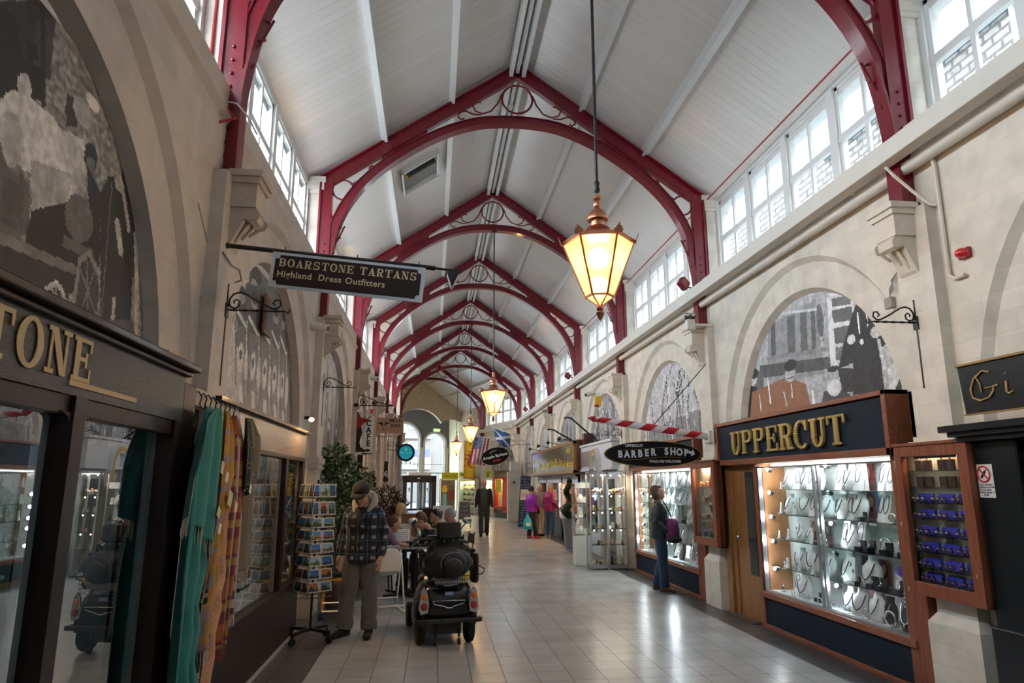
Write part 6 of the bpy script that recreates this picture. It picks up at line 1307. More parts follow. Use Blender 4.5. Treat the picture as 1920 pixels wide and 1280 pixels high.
for i,(x,y,z,lab) in enumerate(((3.80,9.85,4.74,'red square floodlight on the second truss leg above the beam'),(3.80,19.2,4.74,'red square floodlight on the fourth truss leg above the beam'),(3.80,28.5,4.76,'red square floodlight on the sixth truss leg above the beam'))):
    t=thing('red_floodlight',lab,'floodlight',(x,y,z),.5);b=MB();b.T=Matrix.Rotation(.6,4,'Y');b.box(-.08,.08,-.05,.05,-.075,.075);b.build('flood_body',M_red,t,bevel=.008);b=MB();b.T=Matrix.Rotation(.6,4,'Y');b.box(-.07,.07,-.056,-.05,-.065,.065);b.build('flood_glass',mat('flood_glass',(.25,.06,.05),.2),t);b=MB();b.tube([(.05,0,0),(.12,.02,-.03),(.22,.02,-.03)],.012,6);b.build('mount_arm',M_red,t)
for i,(y,lab) in enumerate(((9.62,'white emergency box with twin lamps on the pier by the striped pole'),(23.3,'white emergency box with twin lamps on a far pier'))):
    t=thing('emergency_light',lab,'emergency light',(3.78,y,4.03));b=MB();b.box(-.06,.06,-.05,.05,-.08,.08);b.build('light_case',M_whitepl,t,bevel=.006)
    for s_ in (-1,1): b=MB();b.cyl((s_*.045,0,.10),(s_*.045-.02,-.09,.13),.035,.042,n=14);f=b.build('lamp_head',M_blackp,t,smooth=True);b=MB();b.ell((s_*.045-.02,-.09,.13),.035,.012,.035,12,8);b.build('lamp_lens',M_chrome,f,smooth='all')
    b=MB();b.box(.06,.36,-.02,.02,-.02,.02);b.build('mount_arm',M_whitepl,t)
t=thing('siren_light','yellow and white alarm sounder on the wall beyond the second mural','alarm',(4.04,16.75,3.72));b=MB();b.box(-.05,.10,-.06,.06,-.12,.12);b.build('sounder_case',mat('sounder_yellow',(.75,.48,.02),.4),t,bevel=.01);b=MB();b.box(-.055,.03,-.062,.062,-.14,-.09);b.build('red_base',mat('beacon_red_base',(.35,.01,.01),.4),t)
for i,(x,y,z,d,lab) in enumerate(((4.0,17.2,3.95,-1,'white cylindrical camera on the pier by the yellow sounder'),(4.05,21.5,3.05,-1,'white box camera above the white shop roof'),(-1.6,9.2,3.75,1,'white cylindrical camera below the second left truss leg'),(-1.45,15.5,4.02,1,'long white camera housing under the left clerestory'))):
    t=thing('security_camera',lab,'camera',(x,y,z));b=MB();b.cyl((-d*.1,.0,.04),(d*.16,-.1,-.03),.055,n=14);b.build('camera_body',M_whitepl,t,smooth=True);b=MB();b.cyl((d*.16,-.1,-.03),(d*.165,-.102,-.031),.04,n=12);b.build('lens',M_blackp,t);b=MB();b.tube([(-d*.04,0,0),(-d*.12,0,-.06),(-d*.30,0,-.06)],.012,6);b.build('camera_arm',M_whitepl,t)
# pipes and cables
def pipe(name,label,pts,r,m,cat='pipe'):
    b=MB();b.tube(pts,r,8);tag(b.build(name,m,smooth=True),label,cat)
pipe('wall_conduit','cream conduit dropping from the beam to an elbow beside the red beacon',[(4.08,4.86,4.42),(4.105,4.86,4.3),(4.105,4.86,3.35),(4.105,4.80,3.30),(4.105,4.70,3.30)],.018,M_trimR)
pipe('looped_hose','cream flexible hose curving from the beam end into the wall conduit',[(3.86,5.12,4.40),(3.90,5.08,4.30),(4.0,5.0,4.12),(4.07,4.92,3.98),(4.10,4.88,3.96)],.014,M_trimR,'hose')
pipe('red_cable','red cable running down beside the first left clerestory window',[(-1.86,5.18,6.0),(-1.86,5.16,5.0),(-1.82,5.14,4.66),(-1.70,5.10,4.60),(-1.57,5.0,4.45),(-1.70,4.96,4.38)],.012,mat('red_conduit',(.35,.03,.03),.5),'cable')
pipe('white_cable','white cable looping across the red leg of the first truss',[(-1.72,5.12,4.66),(-1.6,5.08,4.62),(-1.5,5.06,4.5),(-1.42,5.05,4.35)],.007,M_whitepl,'cable')
M_wire=mat('grey_wire',(.28,.26,.23),.6)
pipe('wall_cable','slack grey cable draped over the pier under the first left corbel',[(-1.68,4.70,3.62),(-1.68,4.85,3.50),(-1.675,4.98,3.40),(-1.57,4.99,3.36),(-1.565,5.2,3.33),(-1.565,5.40,3.36),(-1.57,5.49,3.30),(-1.67,5.50,3.26)],.007,M_wire,'cable')
pipe('wall_cable','thin cable looping from the arch edge over the tartans shopfront',[(-1.80,4.55,3.05),(-1.69,4.88,2.98),(-1.675,4.97,3.02),(-1.675,4.985,3.3)],.006,M_wire,'cable')
# roof duct opening on the left slope
t=thing('roof_vent','open rectangular duct cut in the boarded left slope','vent')
def rp(x,y,d): return (x,y,roofz(x)-d)
b=MB()
for (xa,ya_,xb,yb_) in ((-.66,11.3,-.05,11.3),(-.66,12.2,-.05,12.2),(-.66,11.3,-.66,12.2),(-.05,11.3,-.05,12.2)): b.bar(rp(xa,ya_,.05),rp(xb,yb_,.05),.03,.12)
b.build('vent_frame',M_white,t)
b=MB();b.add([rp(-.66,11.3,.012),rp(-.05,11.3,.012),rp(-.05,12.2,.012),rp(-.66,12.2,.012)],[(0,1,2,3)]);b.build('vent_board',mat('vent_grey',(.3,.29,.27),.6),t)
b=MB();b.tube([rp(-.60,11.5,.06),rp(-.12,11.5,.06)],.07,10);b.build('black_duct',M_black,t);b=MB();b.tube([rp(-.64,11.5,.06),rp(-.60,11.5,.06)],.05,10);b.build('yellow_valve',mat('valve_yellow',(.7,.4,.02),.5),t)
t=thing('smoke_detector','small white smoke detector hanging below the ridge by the second truss crown ring','detector',(1.16,10.4,7.95));b=MB();b.lathe([(.0,-.07),(.03,-.065),(.05,-.04),(.05,-.02),(.03,0),(.0,0)],n=16);b.build('detector_body',M_whitepl,t,smooth=True);b=MB();b.cyl((0,0,0),(0,0,.2),.008,n=6);b.build('detector_rod',M_whitepl,t)
# ---------------------------------------------------------------- lower infill walls of the farther bays
cream=mat('cream_infill',(.50,.42,.30),.6,noise_amt=.08)
for i in range(2,7):
    y=FY[i]; b=MB();b.box(XL-.32,XL-.27,y+.2,y+BAY-.1,0,2.3);struct(b,'wall_left_infill',cream)
b=MB();b.box(XL-.34,XL-.3,FY[1]+.2,FY[2]-.1,0,2.2);struct(b,'wall_left_infill',cream)
for i in (5,6): 
    y=FY[i]; b=MB();b.box(XR+.5,XR+.55,y,y+BAY,0,2.3);struct(b,'wall_right_infill',cream)
b=MB();b.box(XR+1.2,XR+1.25,13.9,32.9,0,2.6);struct(b,'wall_right_infill',cream)
for y in (14.0,18.8,28.2,32.85): b=MB();b.box(XR+.3,XR+1.25,y,y+.05,0,2.6);struct(b,'wall_right_cross',cream)
b=MB();b.box(XR+.2,XR+1.25,13.9,32.9,2.55,2.6);struct(b,'ceiling_shops',cream)
# white shop with horseshoe ornament
t=thing('white_shopfront','white painted shopfront box with a horseshoe arch ornament beyond the glass cases','shopfront')
M_wb=mat('blue_white_paint',(.66,.72,.78),.4)
boxp('fascia_box',M_wb,t,(3.90,4.35,14.9,18.7,2.0,2.62),(3.86,4.37,14.85,18.72,2.62,2.68),(3.87,4.36,14.87,18.7,2.0,2.06),bevel=.006)
boxp('brown_band',mat('taupe_band',(.26,.20,.18),.5),t,(3.885,3.9,16.9,18.6,2.12,2.5))
boxp('door_frame',M_wb,t,(4.0,4.15,14.9,15.1,0,2.0),(4.0,4.15,16.6,16.8,0,2.0),(4.0,4.15,18.5,18.7,0,2.0),(4.02,4.1,15.1,18.5,1.8,2.0),(4.02,4.1,16.8,18.5,0,.5),(4.05,4.35,14.88,14.9,0,2.0))
b=MB();b.add([(4.06,15.1,0),(4.06,18.5,0),(4.06,18.5,1.8),(4.06,15.1,1.8)],[(0,1,2,3)]);b.build('window_pane',M_glass,t)
n=24
def hs(r,x): return [(x,16.3-r*math.cos(-.25+(PI+.5)*i/n),2.10+r*1.0*math.sin(-.25+(PI+.5)*i/n)) for i in range(n+1)]
b=MB();b.band([(x,y,z) for x,y,z in hs(.27,3.80)],[(x,y,z) for x,y,z in hs(.44,3.80)],(1,0,0),.1)
b.box(3.80,3.9,15.80,16.02,1.65,2.0);b.box(3.80,3.9,16.58,16.80,1.65,2.0);o=b.build('horseshoe_arch',M_wb,t)
b=MB();b.band(hs(.30,3.792),hs(.41,3.792),(1,0,0),.008);b.box(3.792,3.80,15.85,15.98,1.65,2.0);b.box(3.792,3.80,16.62,16.76,1.65,2.0);b.build('gold_mosaic',mat('gold_mosaic',(.42,.29,.09),.45,noise_amt=.7,nscale=60),o)
# stay rods with hooked ends above the white shop
for i,(x,y,z) in enumerate(((3.4,17.3,3.36),(3.3,19.3,3.21))): pipe('hooked_rod','black angled iron rod above the %s'%('white shop' if i==0 else 'gap between the white shop and gold signboard'),[(4.15,y-.2,2.72 if i==0 else 2.72),(x+.1,y,z-.03),(x,y,z),(x-.10,y,z-.02)],.022,M_black,'rod')
# gold mirrored signboard and its shop
t=thing('gold_signboard','long gold mirrored signboard with yellow lettering lit by arm lamps','sign')
M_gm=mat('gold_mirror',(.15,.11,.045),.2,metal=.35,noise_amt=.3,nscale=3)
boxp('mirror_panel',M_gm,t,(3.74,3.78,18.3,26.2,2.05,2.75))
boxp('gilt_frame',mat('gilt_frame',(.40,.20,.05),.35,metal=.5),t,(3.72,3.80,18.2,26.3,1.98,2.05),(3.72,3.80,18.2,26.3,2.75,2.82),(3.72,3.80,18.2,18.3,1.98,2.82),(3.72,3.80,26.2,26.3,1.98,2.82))
boxp('panel_back',M_woodD,t,(3.80,4.2,18.1,26.4,1.95,2.85))
M_yl=mat('yellow_letter',(.80,.60,.03),.4)
for bd,y,z,sz in (('The Gold &',23.3,2.5,.0),('Jewellery',23.2,2.32,.42),('Specialists',20.9,2.33,.30),('1962',19.0,2.62,.22),('Established',19.1,2.25,.24),('Gold',25.6,2.52,.24),('Rings',25.6,2.2,.24)):
    if sz: scrib('sign_print',M_yl,t,sz*len(bd)*.62,sz*.75,(3.738,y,z),(0,-1,0),(0,0,1),len(bd)+int(y),len(bd),.006)
for i,y in enumerate((18.7,20.6,22.6,24.6)):
    q=thing('arm_lamp','%s black arm lamp over the gold signboard counted from the white shop'%ORDW[i],'lamp',(3.74,y,2.85),0,'arm lamps over the gold signboard')
    b=MB();b.tube([(.1,0,0),(-.25,.25,.08)],.010,6);b.tube([(0,-.1,0),(0,.3,.02)],.010,5);b.build('lamp_arm',M_black,q);b=MB();b.lathe([(.025,-.05),(.05,.0),(.045,.05)],c=(-.27,.28,.07),n=12,T=Matrix.Rotation(.9,3,'Y'));b.build('lamp_head',M_blackp,q,smooth=True)
    l=bpy.data.lights.new('arm_lamp_light','SPOT');l.energy=80 if i==0 else 14;l.color=(1,.58,.22);l.spot_size=2.2;l.shadow_soft_size=.04;lo=bpy.data.objects.new('arm_lamp_light',l);C.objects.link(lo);lo.location=(3.45,y+.28,2.88);lo.rotation_euler=(0,math.radians(35),0)
boxp('lamp_junction',M_woodD,t,(3.95,4.2,17.9,18.15,2.5,3.0))
t=thing('gold_shopfront','white framed shop windows glowing orange under the gold signboard','shopfront')
boxp('white_frame',M_wb,t,(4.0,4.1,18.9,19.05,0,1.95),(4.0,4.1,21.4,21.6,0,1.95),(4.0,4.1,24.3,24.5,0,1.95),(4.0,4.1,26.2,26.4,0,1.95),(4.0,4.1,18.9,26.4,1.72,1.95))
boxp('stall_riser',M_blackp,t,(4.0,4.1,19.05,24.3,0,.62))
boxp('display_back',mat('orange_velvet_back',(.45,.16,.04),.7,noise_amt=.6,nscale=9),t,(4.5,4.55,18.9,26.3,.3,1.9))
b=MB();b.add([(4.05,19,.62),(4.05,24.4,.62),(4.05,24.4,1.72),(4.05,19,1.72)],[(0,1,2,3)]);b.build('window_pane',M_glass,t)
area('shop_warm_light',(4.25,22.4,1.85),.1,5,60,(1,.6,.28))
RG=random.Random(11)
for i in range(12):
    y=19.4+.4*i;q=thing('gold_display','golden jewellery display pad, %s from the planter end of the orange window'%ORDW[i],'display pad',(4.30,y,.63),0,'pads in the gold shop window');b=MB();b.box(-.06,.06,-.13,.13,0,.04);b.build('pad',mat('cream_pad',(.8,.6,.35),.5),q)
    b=MB();[b.ell((RG.uniform(-.04,.03),RG.uniform(-.1,.1),.06+.02*k),.02,.02,.02,6,4) for k in range(5)];b.build('gold_piece',M_goldm,q)
# tall glass display cases
def case(label,x0,x1,y,ang):
    t=thing('display_case',label,'display case',(x0,y,0),ang);w=x1-x0
    M=M_steel;d=.36
    b=MB()
    for xx in (0,w): 
        for yy in (0,d): b.box(xx-.012,xx+.012,yy-.012,yy+.012,0,1.93)
    for z in (0.03,1.90): b.box(-.012,w+.012,-.012,.012,z,z+.035);b.box(-.012,w+.012,d-.012,d+.012,z,z+.035);b.box(-.012,.012,0,d,z,z+.035);b.box(w-.012,w+.012,0,d,z,z+.035)
    b.build('metal_frame',M,t)
    boxp('plinth',M_steel,t,(0,w,0,d,.05,.09));boxp('top_plate',M_shelfglass,t,(0,w,0,d,1.93,1.935))
    for k,z in enumerate((.48,.80,1.15,1.48)): boxp('glass_shelf',M_shelfglass,t,(.01,w-.01,.01,d-.01,z-.006,z))
    b=MB();b.add([(0,-.0,.06),(w,-.0,.06),(w,0,1.9),(0,0,1.9)],[(0,1,2,3)]);b.add([(0,0,.06),(0,d,.06),(0,d,1.9),(0,0,1.9)],[(0,1,2,3)]);b.add([(w,0,.06),(w,d,.06),(w,d,1.9),(w,0,1.9)],[(0,1,2,3)]);b.build('glass_side',M_glass,t)
    return t
case('tall glass display case of ornaments standing before the white shop, the one nearer the gap',3.20,3.55,14.05,0)
case('tall glass display case of ornaments standing against the jewellery window post',3.57,3.95,14.05,0)
cols=[(.5,.25,.08),(.7,.6,.5),(.06,.03,.02),(.65,.55,.3),(.25,.08,.06),(.75,.75,.72),(.3,.28,.25)]
def orn(k,x,y,z,h,c,lab,gr='ornaments in the glass cases'):
    t=thing('ornament',lab,'ornament',(x,y,z+.001),RG.uniform(-.5,.5),gr);m=mat('ornament_%d'%(c%7),cols[c%7],.3)
    b=MB()
    if k==0: b.ell((0,0,h*.3),h*.28,h*.2,h*.3,12,8);b.build('bird_body',m,t,smooth='all');b=MB();b.tube([(h*.15,0,h*.4),(h*.22,0,h*.7),(h*.20,0,h*.9)],[h*.10,h*.06,h*.07],7);b.tube([(h*.2,0,h*.92),(h*.34,0,h*.88)],[h*.05,h*.015],6);b.build('neck_and_beak',m,t,smooth='all')
    elif k==1: b.lathe([(h*.3,0),(h*.34,h*.1),(h*.12,h*.45),(h*.2,h*.7),(h*.05,h)],n=12);b.build('figurine',m,t,smooth='all');b=MB();b.lathe([(h*.36,-.0),(h*.36,h*.04)],n=12);b.build('figurine_base',M_blackp,t)
    elif k==2: b.box(-.01,.01,-h*.4,h*.4,0,h);b.build('frame',m,t,bevel=.003);b=MB();b.box(-.012,-.01,-h*.32,h*.32,h*.1,h*.9);b.build('picture',M_paper,t)
    else:
        b.ell((0,0,h*.45),h*.42,h*.2,h*.22,12,8);b.build('animal_body',m,t,smooth='all');b=MB();[b.tube([(sx*h*.25,sy*h*.1,h*.4),(sx*h*.28,sy*h*.1,0)],[h*.07,h*.05],6) for sx in (-1,1) for sy in (-1,1)];b.tube([(h*.35,0,h*.5),(h*.5,0,h*.8)],[h*.12,h*.1],7);b.build('legs_and_head',m,t,smooth='all')
WH=['bird','turned figurine','framed piece','animal figure']
SZ=[(.09,'deck'),(.48,'lowest shelf'),(.80,'middle shelf'),(1.15,'upper shelf'),(1.48,'top shelf')]
ci=0
for cx,cw,cn in ((3.20,.35,'case by the gap'),(3.57,.38,'case by the window post')):
    for z,zn in SZ:
        big=z in (1.48,.09)
        n=4 if big else 5
        for i in range(n):
            ci+=1;k=(0 if z==.09 and cx<3.5 else 3 if z==1.48 else (ci%3)+ (0 if ci%3 else 1)) if big else (1,2,1,3,1)[i%5]
            orn(k,cx+.06+(cw-.1)*(i+.3)/n,14.05+.10+.09*(i%2),z,(.15 if big else .09)*RG.uniform(.8,1.25),ci*3+i,'small %s, %s on the %s of the %s'%(WH[k],ORDW[i],zn,cn))
def fairy(i,x,y,z,c,lab):
    t=thing('shelf_spot',lab,'spot lamp',(x,y,z));b=MB();b.ell((0,0,0),.013,.013,.013,10,7);b.build('spot_lens',emis('warm_spot' if c else 'led_white',(1,.62,.35) if c else (.85,.93,1),25),t,smooth='all');b=MB();b.cyl((0,.01,0),(0,.03,0),.012,n=8);b.build('spot_body',M_steel,t)
i=0
for cx,cn in ((3.28,'case by the gap'),(3.66,'case by the window post')):
    for z,zn in ((.76,'lowest shelf'),(1.11,'middle shelf'),(1.44,'upper shelf'),(1.86,'top plate')):
        for dx in (0,.18): fairy(i,cx+dx,14.12,z,(i%3!=1),'small glowing spot under the %s of the %s, %s side'%(zn,cn,'gap' if dx==0 else 'post'));i+=1
l=area('case_light',(3.6,14.22,1.88),.7,.2,14,(1,.82,.6))
t=thing('acrylic_stand','clear stepped acrylic jewellery stand beside the glass case','display stand',(3.02,14.85,0))
boxp('white_base',M_whitepl,t,(0,.30,-.15,.2,.02,.62),(.02,.28,-.13,.18,0,.02));
for z in (.62,.98,1.28,1.66): boxp('shelf',M_shelfglass,t,(-.01,.31,-.16,.21,z,z+.01))
boxp('side_panel',M_shelfglass,t,(-.01,-.005,-.16,.21,.62,1.7),(.305,.31,-.16,.21,.62,1.7));boxp('header',mat('frosted_header',(.55,.60,.62),.3),t,(-.01,.31,-.165,-.16,1.6,1.72))
for n_,(z,k) in enumerate(((.63,'bust'),(.99,'card'),(1.29,'bust'))): put(k,FN[k],(3.17,14.85,z+.002),'%s on the %s level of the acrylic stand'%(NM[k],ORDW[n_]),'jewellery on the acrylic stand',.9,PI/2)
for n_,(z,k) in enumerate(((.63,'stand'),(.99,'box'),(1.29,'stand'))): put(k,FN[k],(3.27,14.80,z+.002),'%s on the %s level of the acrylic stand'%(NM[k],ORDW[n_]),'jewellery on the acrylic stand',1,PI/2)
# planter with spiral topiary
t=thing('planter','tall tapering grey planter holding a spiral topiary','planter',(3.60,18.4,0));b=MB();
b.loft([[(s_*w,q*w,z) for s_,q in ((-1,-1),(1,-1),(1,1),(-1,1))] for w,z in ((.085,0),(.15,.72),(.165,.72),(.165,.78),(.14,.78),(.13,.70))]);b.build('pot',mat('zinc_grey',(.20,.215,.235),.5,noise_amt=.1),t);b=MB();b.cyl((0,0,.69),(0,0,.71),.12,n=12);b.build('soil',mat('soil',(.03,.02,.015),.9),t)
t=thing('spiral_topiary','dark green spiral clipped evergreen in the tall grey planter','topiary tree',(3.60,18.4,.71))
def leaves(b,pts,n,L_,W_,rr,spread,down=0):
    for i in range(n):
        c=rr.choice(pts);r=c[3]*spread;d=Vector((rr.gauss(0,1),rr.gauss(0,1),rr.gauss(0,1))).normalized();p=Vector(c[:3])+d*r*rr.uniform(.55,1)
        a=(d+Vector((0,0,-down))+Vector((rr.gauss(0,.4),rr.gauss(0,.4),rr.gauss(0,.4)))).normalized();q=a.cross(Vector((rr.gauss(0,1),rr.gauss(0,1),.3))).normalized();l_=L_*rr.uniform(.7,1.2);w_=W_*rr.uniform(.7,1.2);nn=a.cross(q)*w_*.3
        b.add([p,p+a*l_*.5+q*w_+nn,p+a*l_,p+a*l_*.5-q*w_+nn],[(0,1,2,3)])
LM=mat('topiary_green',(.012,.045,.018),.6,noise_amt=.5,nscale=30)
b=MB();pts=[]
for i in range(60):
    u=i/59;a=u*4.2*PI;r=.15*(1-u*.7);pts.append((math.cos(a)*r*.75,math.sin(a)*r*.75,.06+u*1.02,.125*(1-u*.5)))
for p in pts[::2]: b.ell(p[:3],p[3]*.85,p[3]*.85,p[3]*.75,8,6)
leaves(b,pts,2600,.035,.010,RG,1.0);b.build('foliage_spiral',LM,t)
b=MB();b.cyl((0,0,0),(0,0,1.05),.012,n=8);b.build('stem',mat('bark',(.06,.04,.025),.8),t)
t=thing('floor_mat','brown doormat edge beside the tall planter','doormat',(3.6,17.6,0));b=MB();b.box(-.12,.35,-.4,.3,0,.015);b.build('mat_body',mat('mat_brown',(.16,.10,.07),.9,bump=.8,bscale=80),t)
# pull up banner
t=thing('pullup_banner','tall dark blue pull up banner with white print leaning beside the gold shop','banner',(3.45,26.6,0),.0)
b=MB();b.add([(-.22,0,.08),(.22,0,.08),(.30,.0,1.97),(-.10,.0,1.97),(-.22,.01,.08),(.22,.01,.08),(.30,.01,1.97),(-.10,.01,1.97)],[(0,1,2,3),(7,6,5,4),(0,4,5,1),(3,2,6,7)]);b.build('banner_sheet',mat('banner_navy',(.018,.05,.12),.5),t)
b=MB();b.add([(-.13,-.004,1.08),(.22,-.004,1.08),(.25,-.004,1.48),(-.10,-.004,1.48)],[(0,1,2,3)]);b.build('white_picture',M_paper,t)
for k,(s_,z) in enumerate((('Scottish Jewellery',1.88),('Shop',1.77),('Handmade Gifts',1.66),('& Silver',1.56),('Jewellery',1.0),('Crystals',.9),('Pewter',.8),('Clocks',.7),('Watches',.6),('Repairs',.5),('Engraving',.38),('& Valuations',.25))): scrib('banner_print',mat('banner_print',(.5,.6,.7),.5),t,min(.36,.035*len(s_)),.065 if k<4 else .05,(.09-.04*(1-z/2)*2,-.004,z),(1,0,0),(0,0,1),k,len(s_))
b=MB();b.tube([(-.08+.03*k,-.008,1.2+.13*(k%2)) for k in range(10)],.006,4);b.build('print_motif',M_navy,t)
boxp('banner_base',M_steel,t,(-.27,.27,-.06,.08,0,.08))
t=thing('white_pillar','square white boxed pillar at the turn of the arcade','pillar',(3.78,32.4,0));t['kind']='thing'
boxp('pillar_shaft',M_wallR,t,(-.32,.30,-.25,.25,0,2.22));boxp('pillar_neck',M_wallR,t,(-.2,.2,-.15,.25,2.22,2.7));b=MB();b.ell((-.05,-.28,1.75),.05,.05,.05,12,8);b.build('dome_camera',M_blackp,t,smooth='all')
t=thing('wicker_basket','wicker basket holding rolled white paper near the blue banner','basket',(3.98,30.2,.55));b=MB();b.lathe([(.12,0),(.16,.3),(.15,.3),(.11,.02)],n=16);b.build('basket_body',mat('wicker',(.30,.17,.08),.7,bump=.8),t);b=MB();[b.cyl((.05*math.cos(k),.05*math.sin(k),.1),(.12*math.cos(k),.12*math.sin(k),.48),.02,n=8) for k in range(6)];b.build('paper_roll',M_paper,t);b=MB();b.cyl((0,0,-.55),(0,0,0),.1,n=12);b.build('basket_stand',mat('wicker',(.30,.17,.08),.7,bump=.8),t)

# ---------------------------------------------------------------- yellow signed gift shops on the turned wall and end wall
M_yel=mat('yellow_board',(.74,.66,.03),.5)
def bt(name,label,cat,lx,ly): t=thing(name,label,cat);t.matrix_world=BEND@Matrix.Translation((lx,ly,0));return t
def gift_case(label,ly0,ly1,sign,lines,warm=1):
    t=bt('glazed_case',label,'display case',4.22,ly0);w=ly1-ly0
    boxp('case_frame',M_white,t,(-.28,0,0,.07,0,1.95),(-.28,0,w-.07,w,0,1.95),(-.28,0,0,w,1.88,1.98),(-.28,0,0,w,.42,.5))
    boxp('plinth',mat('pale_plinth',(.5,.45,.36),.5),t,(-.26,0,.05,w-.05,.06,.42))
    boxp('case_back',mat('case_back_lit',(.75,.66,.42),.6),t,(-.03,-.01,.05,w-.05,.5,1.9))
    for z in (.75,1.05,1.32,1.58): boxp('glass_shelf',M_shelfglass,t,(-.25,-.03,.06,w-.06,z-.012,z))
    s=bt('yellow_sign','%s yellow board lettered in black over the %s lit gift case'%(('longer','wide') if w>1.5 else ('small','narrow')),'sign',4.2,ly0) if sign else None
    if s:
        boxp('board',M_yel,s,(-.32,-.28,.0,w,2.0,2.38))
        for k,ln in enumerate(lines): 
            o=text('sign_text',ln,M_blackp,s,.24 if len(lines)>1 else .26,(0,0,0),(1,0,0),(0,1,0),.003,min(1.0,w/(len(ln)*.13+.1)),.004)
            o.matrix_basis=Matrix.Translation((-.325,w/2,2.28-.16*k if len(lines)>1 else 2.22))@Matrix(((0,0,-1,0),(-1,0,0,0),(0,1,0,0),(0,0,0,1)))
    l=area('gift_case_light',tuple(BEND@Vector((4.04,(ly0+ly1)/2,1.84))),.15,w*.8,26,(1,.82,.45),(0,0,math.radians(17)))
    b=MB();b.cyl((-.24,.1,.55),(-.24,.1,1.85),.012,n=8);b.build('strip_tube',emis('strip_yellow',(1,.85,.5),12),t)
    for z,zn in ((.5,'deck'),(.75,'lowest shelf'),(1.05,'second shelf'),(1.32,'third shelf'),(1.58,'top shelf')):
        for i in range(max(3,int(w/.22))):
            q=bt('trinket','little %s trinket, %s on the %s of the %s'%(['dark','red','silver','green'][(i+int(z*10))%4],ORDW[i],zn,'wide gift case' if w>1.5 else 'narrow gift case'),'trinket',4.08,ly0+.15+.2*i);q.matrix_world=q.matrix_world@Matrix.Translation((0,0,z));q['group']='trinkets in the lit gift cases'
            h=RG.uniform(.07,.15);b=MB();b.lathe([(.03,0),(.045,h*.3),(.02,h*.7),(.03,h)],n=8);b.build('trinket_body',mat('trinket_%d'%((i+int(z*10))%4),((.04,.035,.03),(.35,.05,.04),(.5,.5,.5),(.08,.15,.08))[(i+int(z*10))%4],.4),q)
    return t
gift_case('wide lit glazed case of trinkets under the longer yellow board',38.35,40.9,True,['Victorian Gift Shop'])
gift_case('narrow lit glazed case of trinkets under the small yellow board',35.7,36.7,True,['Victorian','gifts'])
t=bt('red_framed_window','red framed shop window with yellow poster beside the white boxed pillar','window',4.22,34.35);t['kind']='thing'
M_rf=mat('red_frame',(.40,.03,.02),.4)
boxp('frame',M_rf,t,(-.25,0,0,.08,.25,2.0),(-.25,0,1.15,1.23,.25,2.0),(-.25,0,0,1.23,1.92,2.02),(-.25,0,0,1.23,.40,.55));boxp('glow_back',mat('case_back_lit',(.75,.66,.42),.6),t,(-.04,-.02,.05,1.2,.5,1.95));boxp('yellow_poster',M_yel,t,(-.2,-.19,.3,1.1,1.25,1.9));boxp('dark_base',M_blackp,t,(-.2,0,.05,1.15,0,.4))
area('red_window_light',tuple(BEND@Vector((4.08,34.95,1.86))),.12,.9,12,(1,.85,.4),(0,0,math.radians(17)))
t=bt('yellow_sign','yellow board with dark block at the mouth of the side passage','sign',3.78,42.2);boxp('board',M_yel,t,(-.55,.50,-.05,0,1.98,2.35));scrib('sign_print',M_blackp,t,.7,.11,(0,-.052,2.16),(1,0,0),(0,0,1),5,9)
t=bt('souvenir_shopfront','dim glazed shopfront with a smiling sun poster under the passage board','shopfront',3.78,42.45);boxp('frame',M_white,t,(-.56,-.50,-.05,0,0,1.98),(.5,.56,-.05,0,0,1.98),(-.5,.5,-.05,0,1.9,1.98));boxp('dim_back',mat('dim_display',(.22,.17,.11),.7,noise_amt=.7,nscale=6),t,(-.5,.5,.3,.33,0,1.95));
b=MB();b.cyl((-.28,-.06,1.45),(-.28,-.055,1.45),.16,n=20);b.build('sun_face',mat('sun_orange',(.85,.42,.02),.5),t);boxp('sun_sheet',M_yel,t,(-.44,-.12,-.055,-.05,1.18,1.42));boxp('map_poster',mat('map_blue',(.20,.38,.45),.5,noise_amt=.3),t,(-.40,-.15,-.055,-.05,.3,1.1))
b=MB();[b.box(-.05+.09*k,.02+.09*k,-.07,-.05,.7,1.3) for k in range(5)];b.build('book_display',mat('print_mix',(.35,.06,.05),.5,noise_amt=.8,nscale=14),t)
# ---------------------------------------------------------------- people
def ring(c,rx,ry,ax=(0,0,1),fw=(0,1,0),n=16,p=2.3):
    """superellipse ring about c; ax = axis of the limb, fw = which way ry points"""
    ax=Vector(ax).normalized();f=Vector(fw);f=(f-ax*f.dot(ax))
    f=f.normalized() if f.length>1e-4 else Vector((1,0,0));s=f.cross(ax);c=Vector(c);o=[]
    for k in range(n):
        a=2*PI*k/n;ca,sa=math.cos(a),math.sin(a)
        o.append(c+s*(rx*math.copysign(abs(ca)**(2/p),ca))+f*(ry*math.copysign(abs(sa)**(2/p),sa)))
    return o
def limb(b,pts,rs,n=14,fw=(0,1,0)):
    rings=[];m=len(pts);P=[Vector(p) for p in pts]
    for i in range(m):
        d=(P[min(i+1,m-1)]-P[max(i-1,0)]); r=rs[i]; rx,ry=(r,r) if not isinstance(r,tuple) else r
        rings.append(ring(P[i],rx,ry,d,fw,n,2.0))
    b.loft(rings)
def mids(a,c,t): return Vector(a).lerp(Vector(c),t)
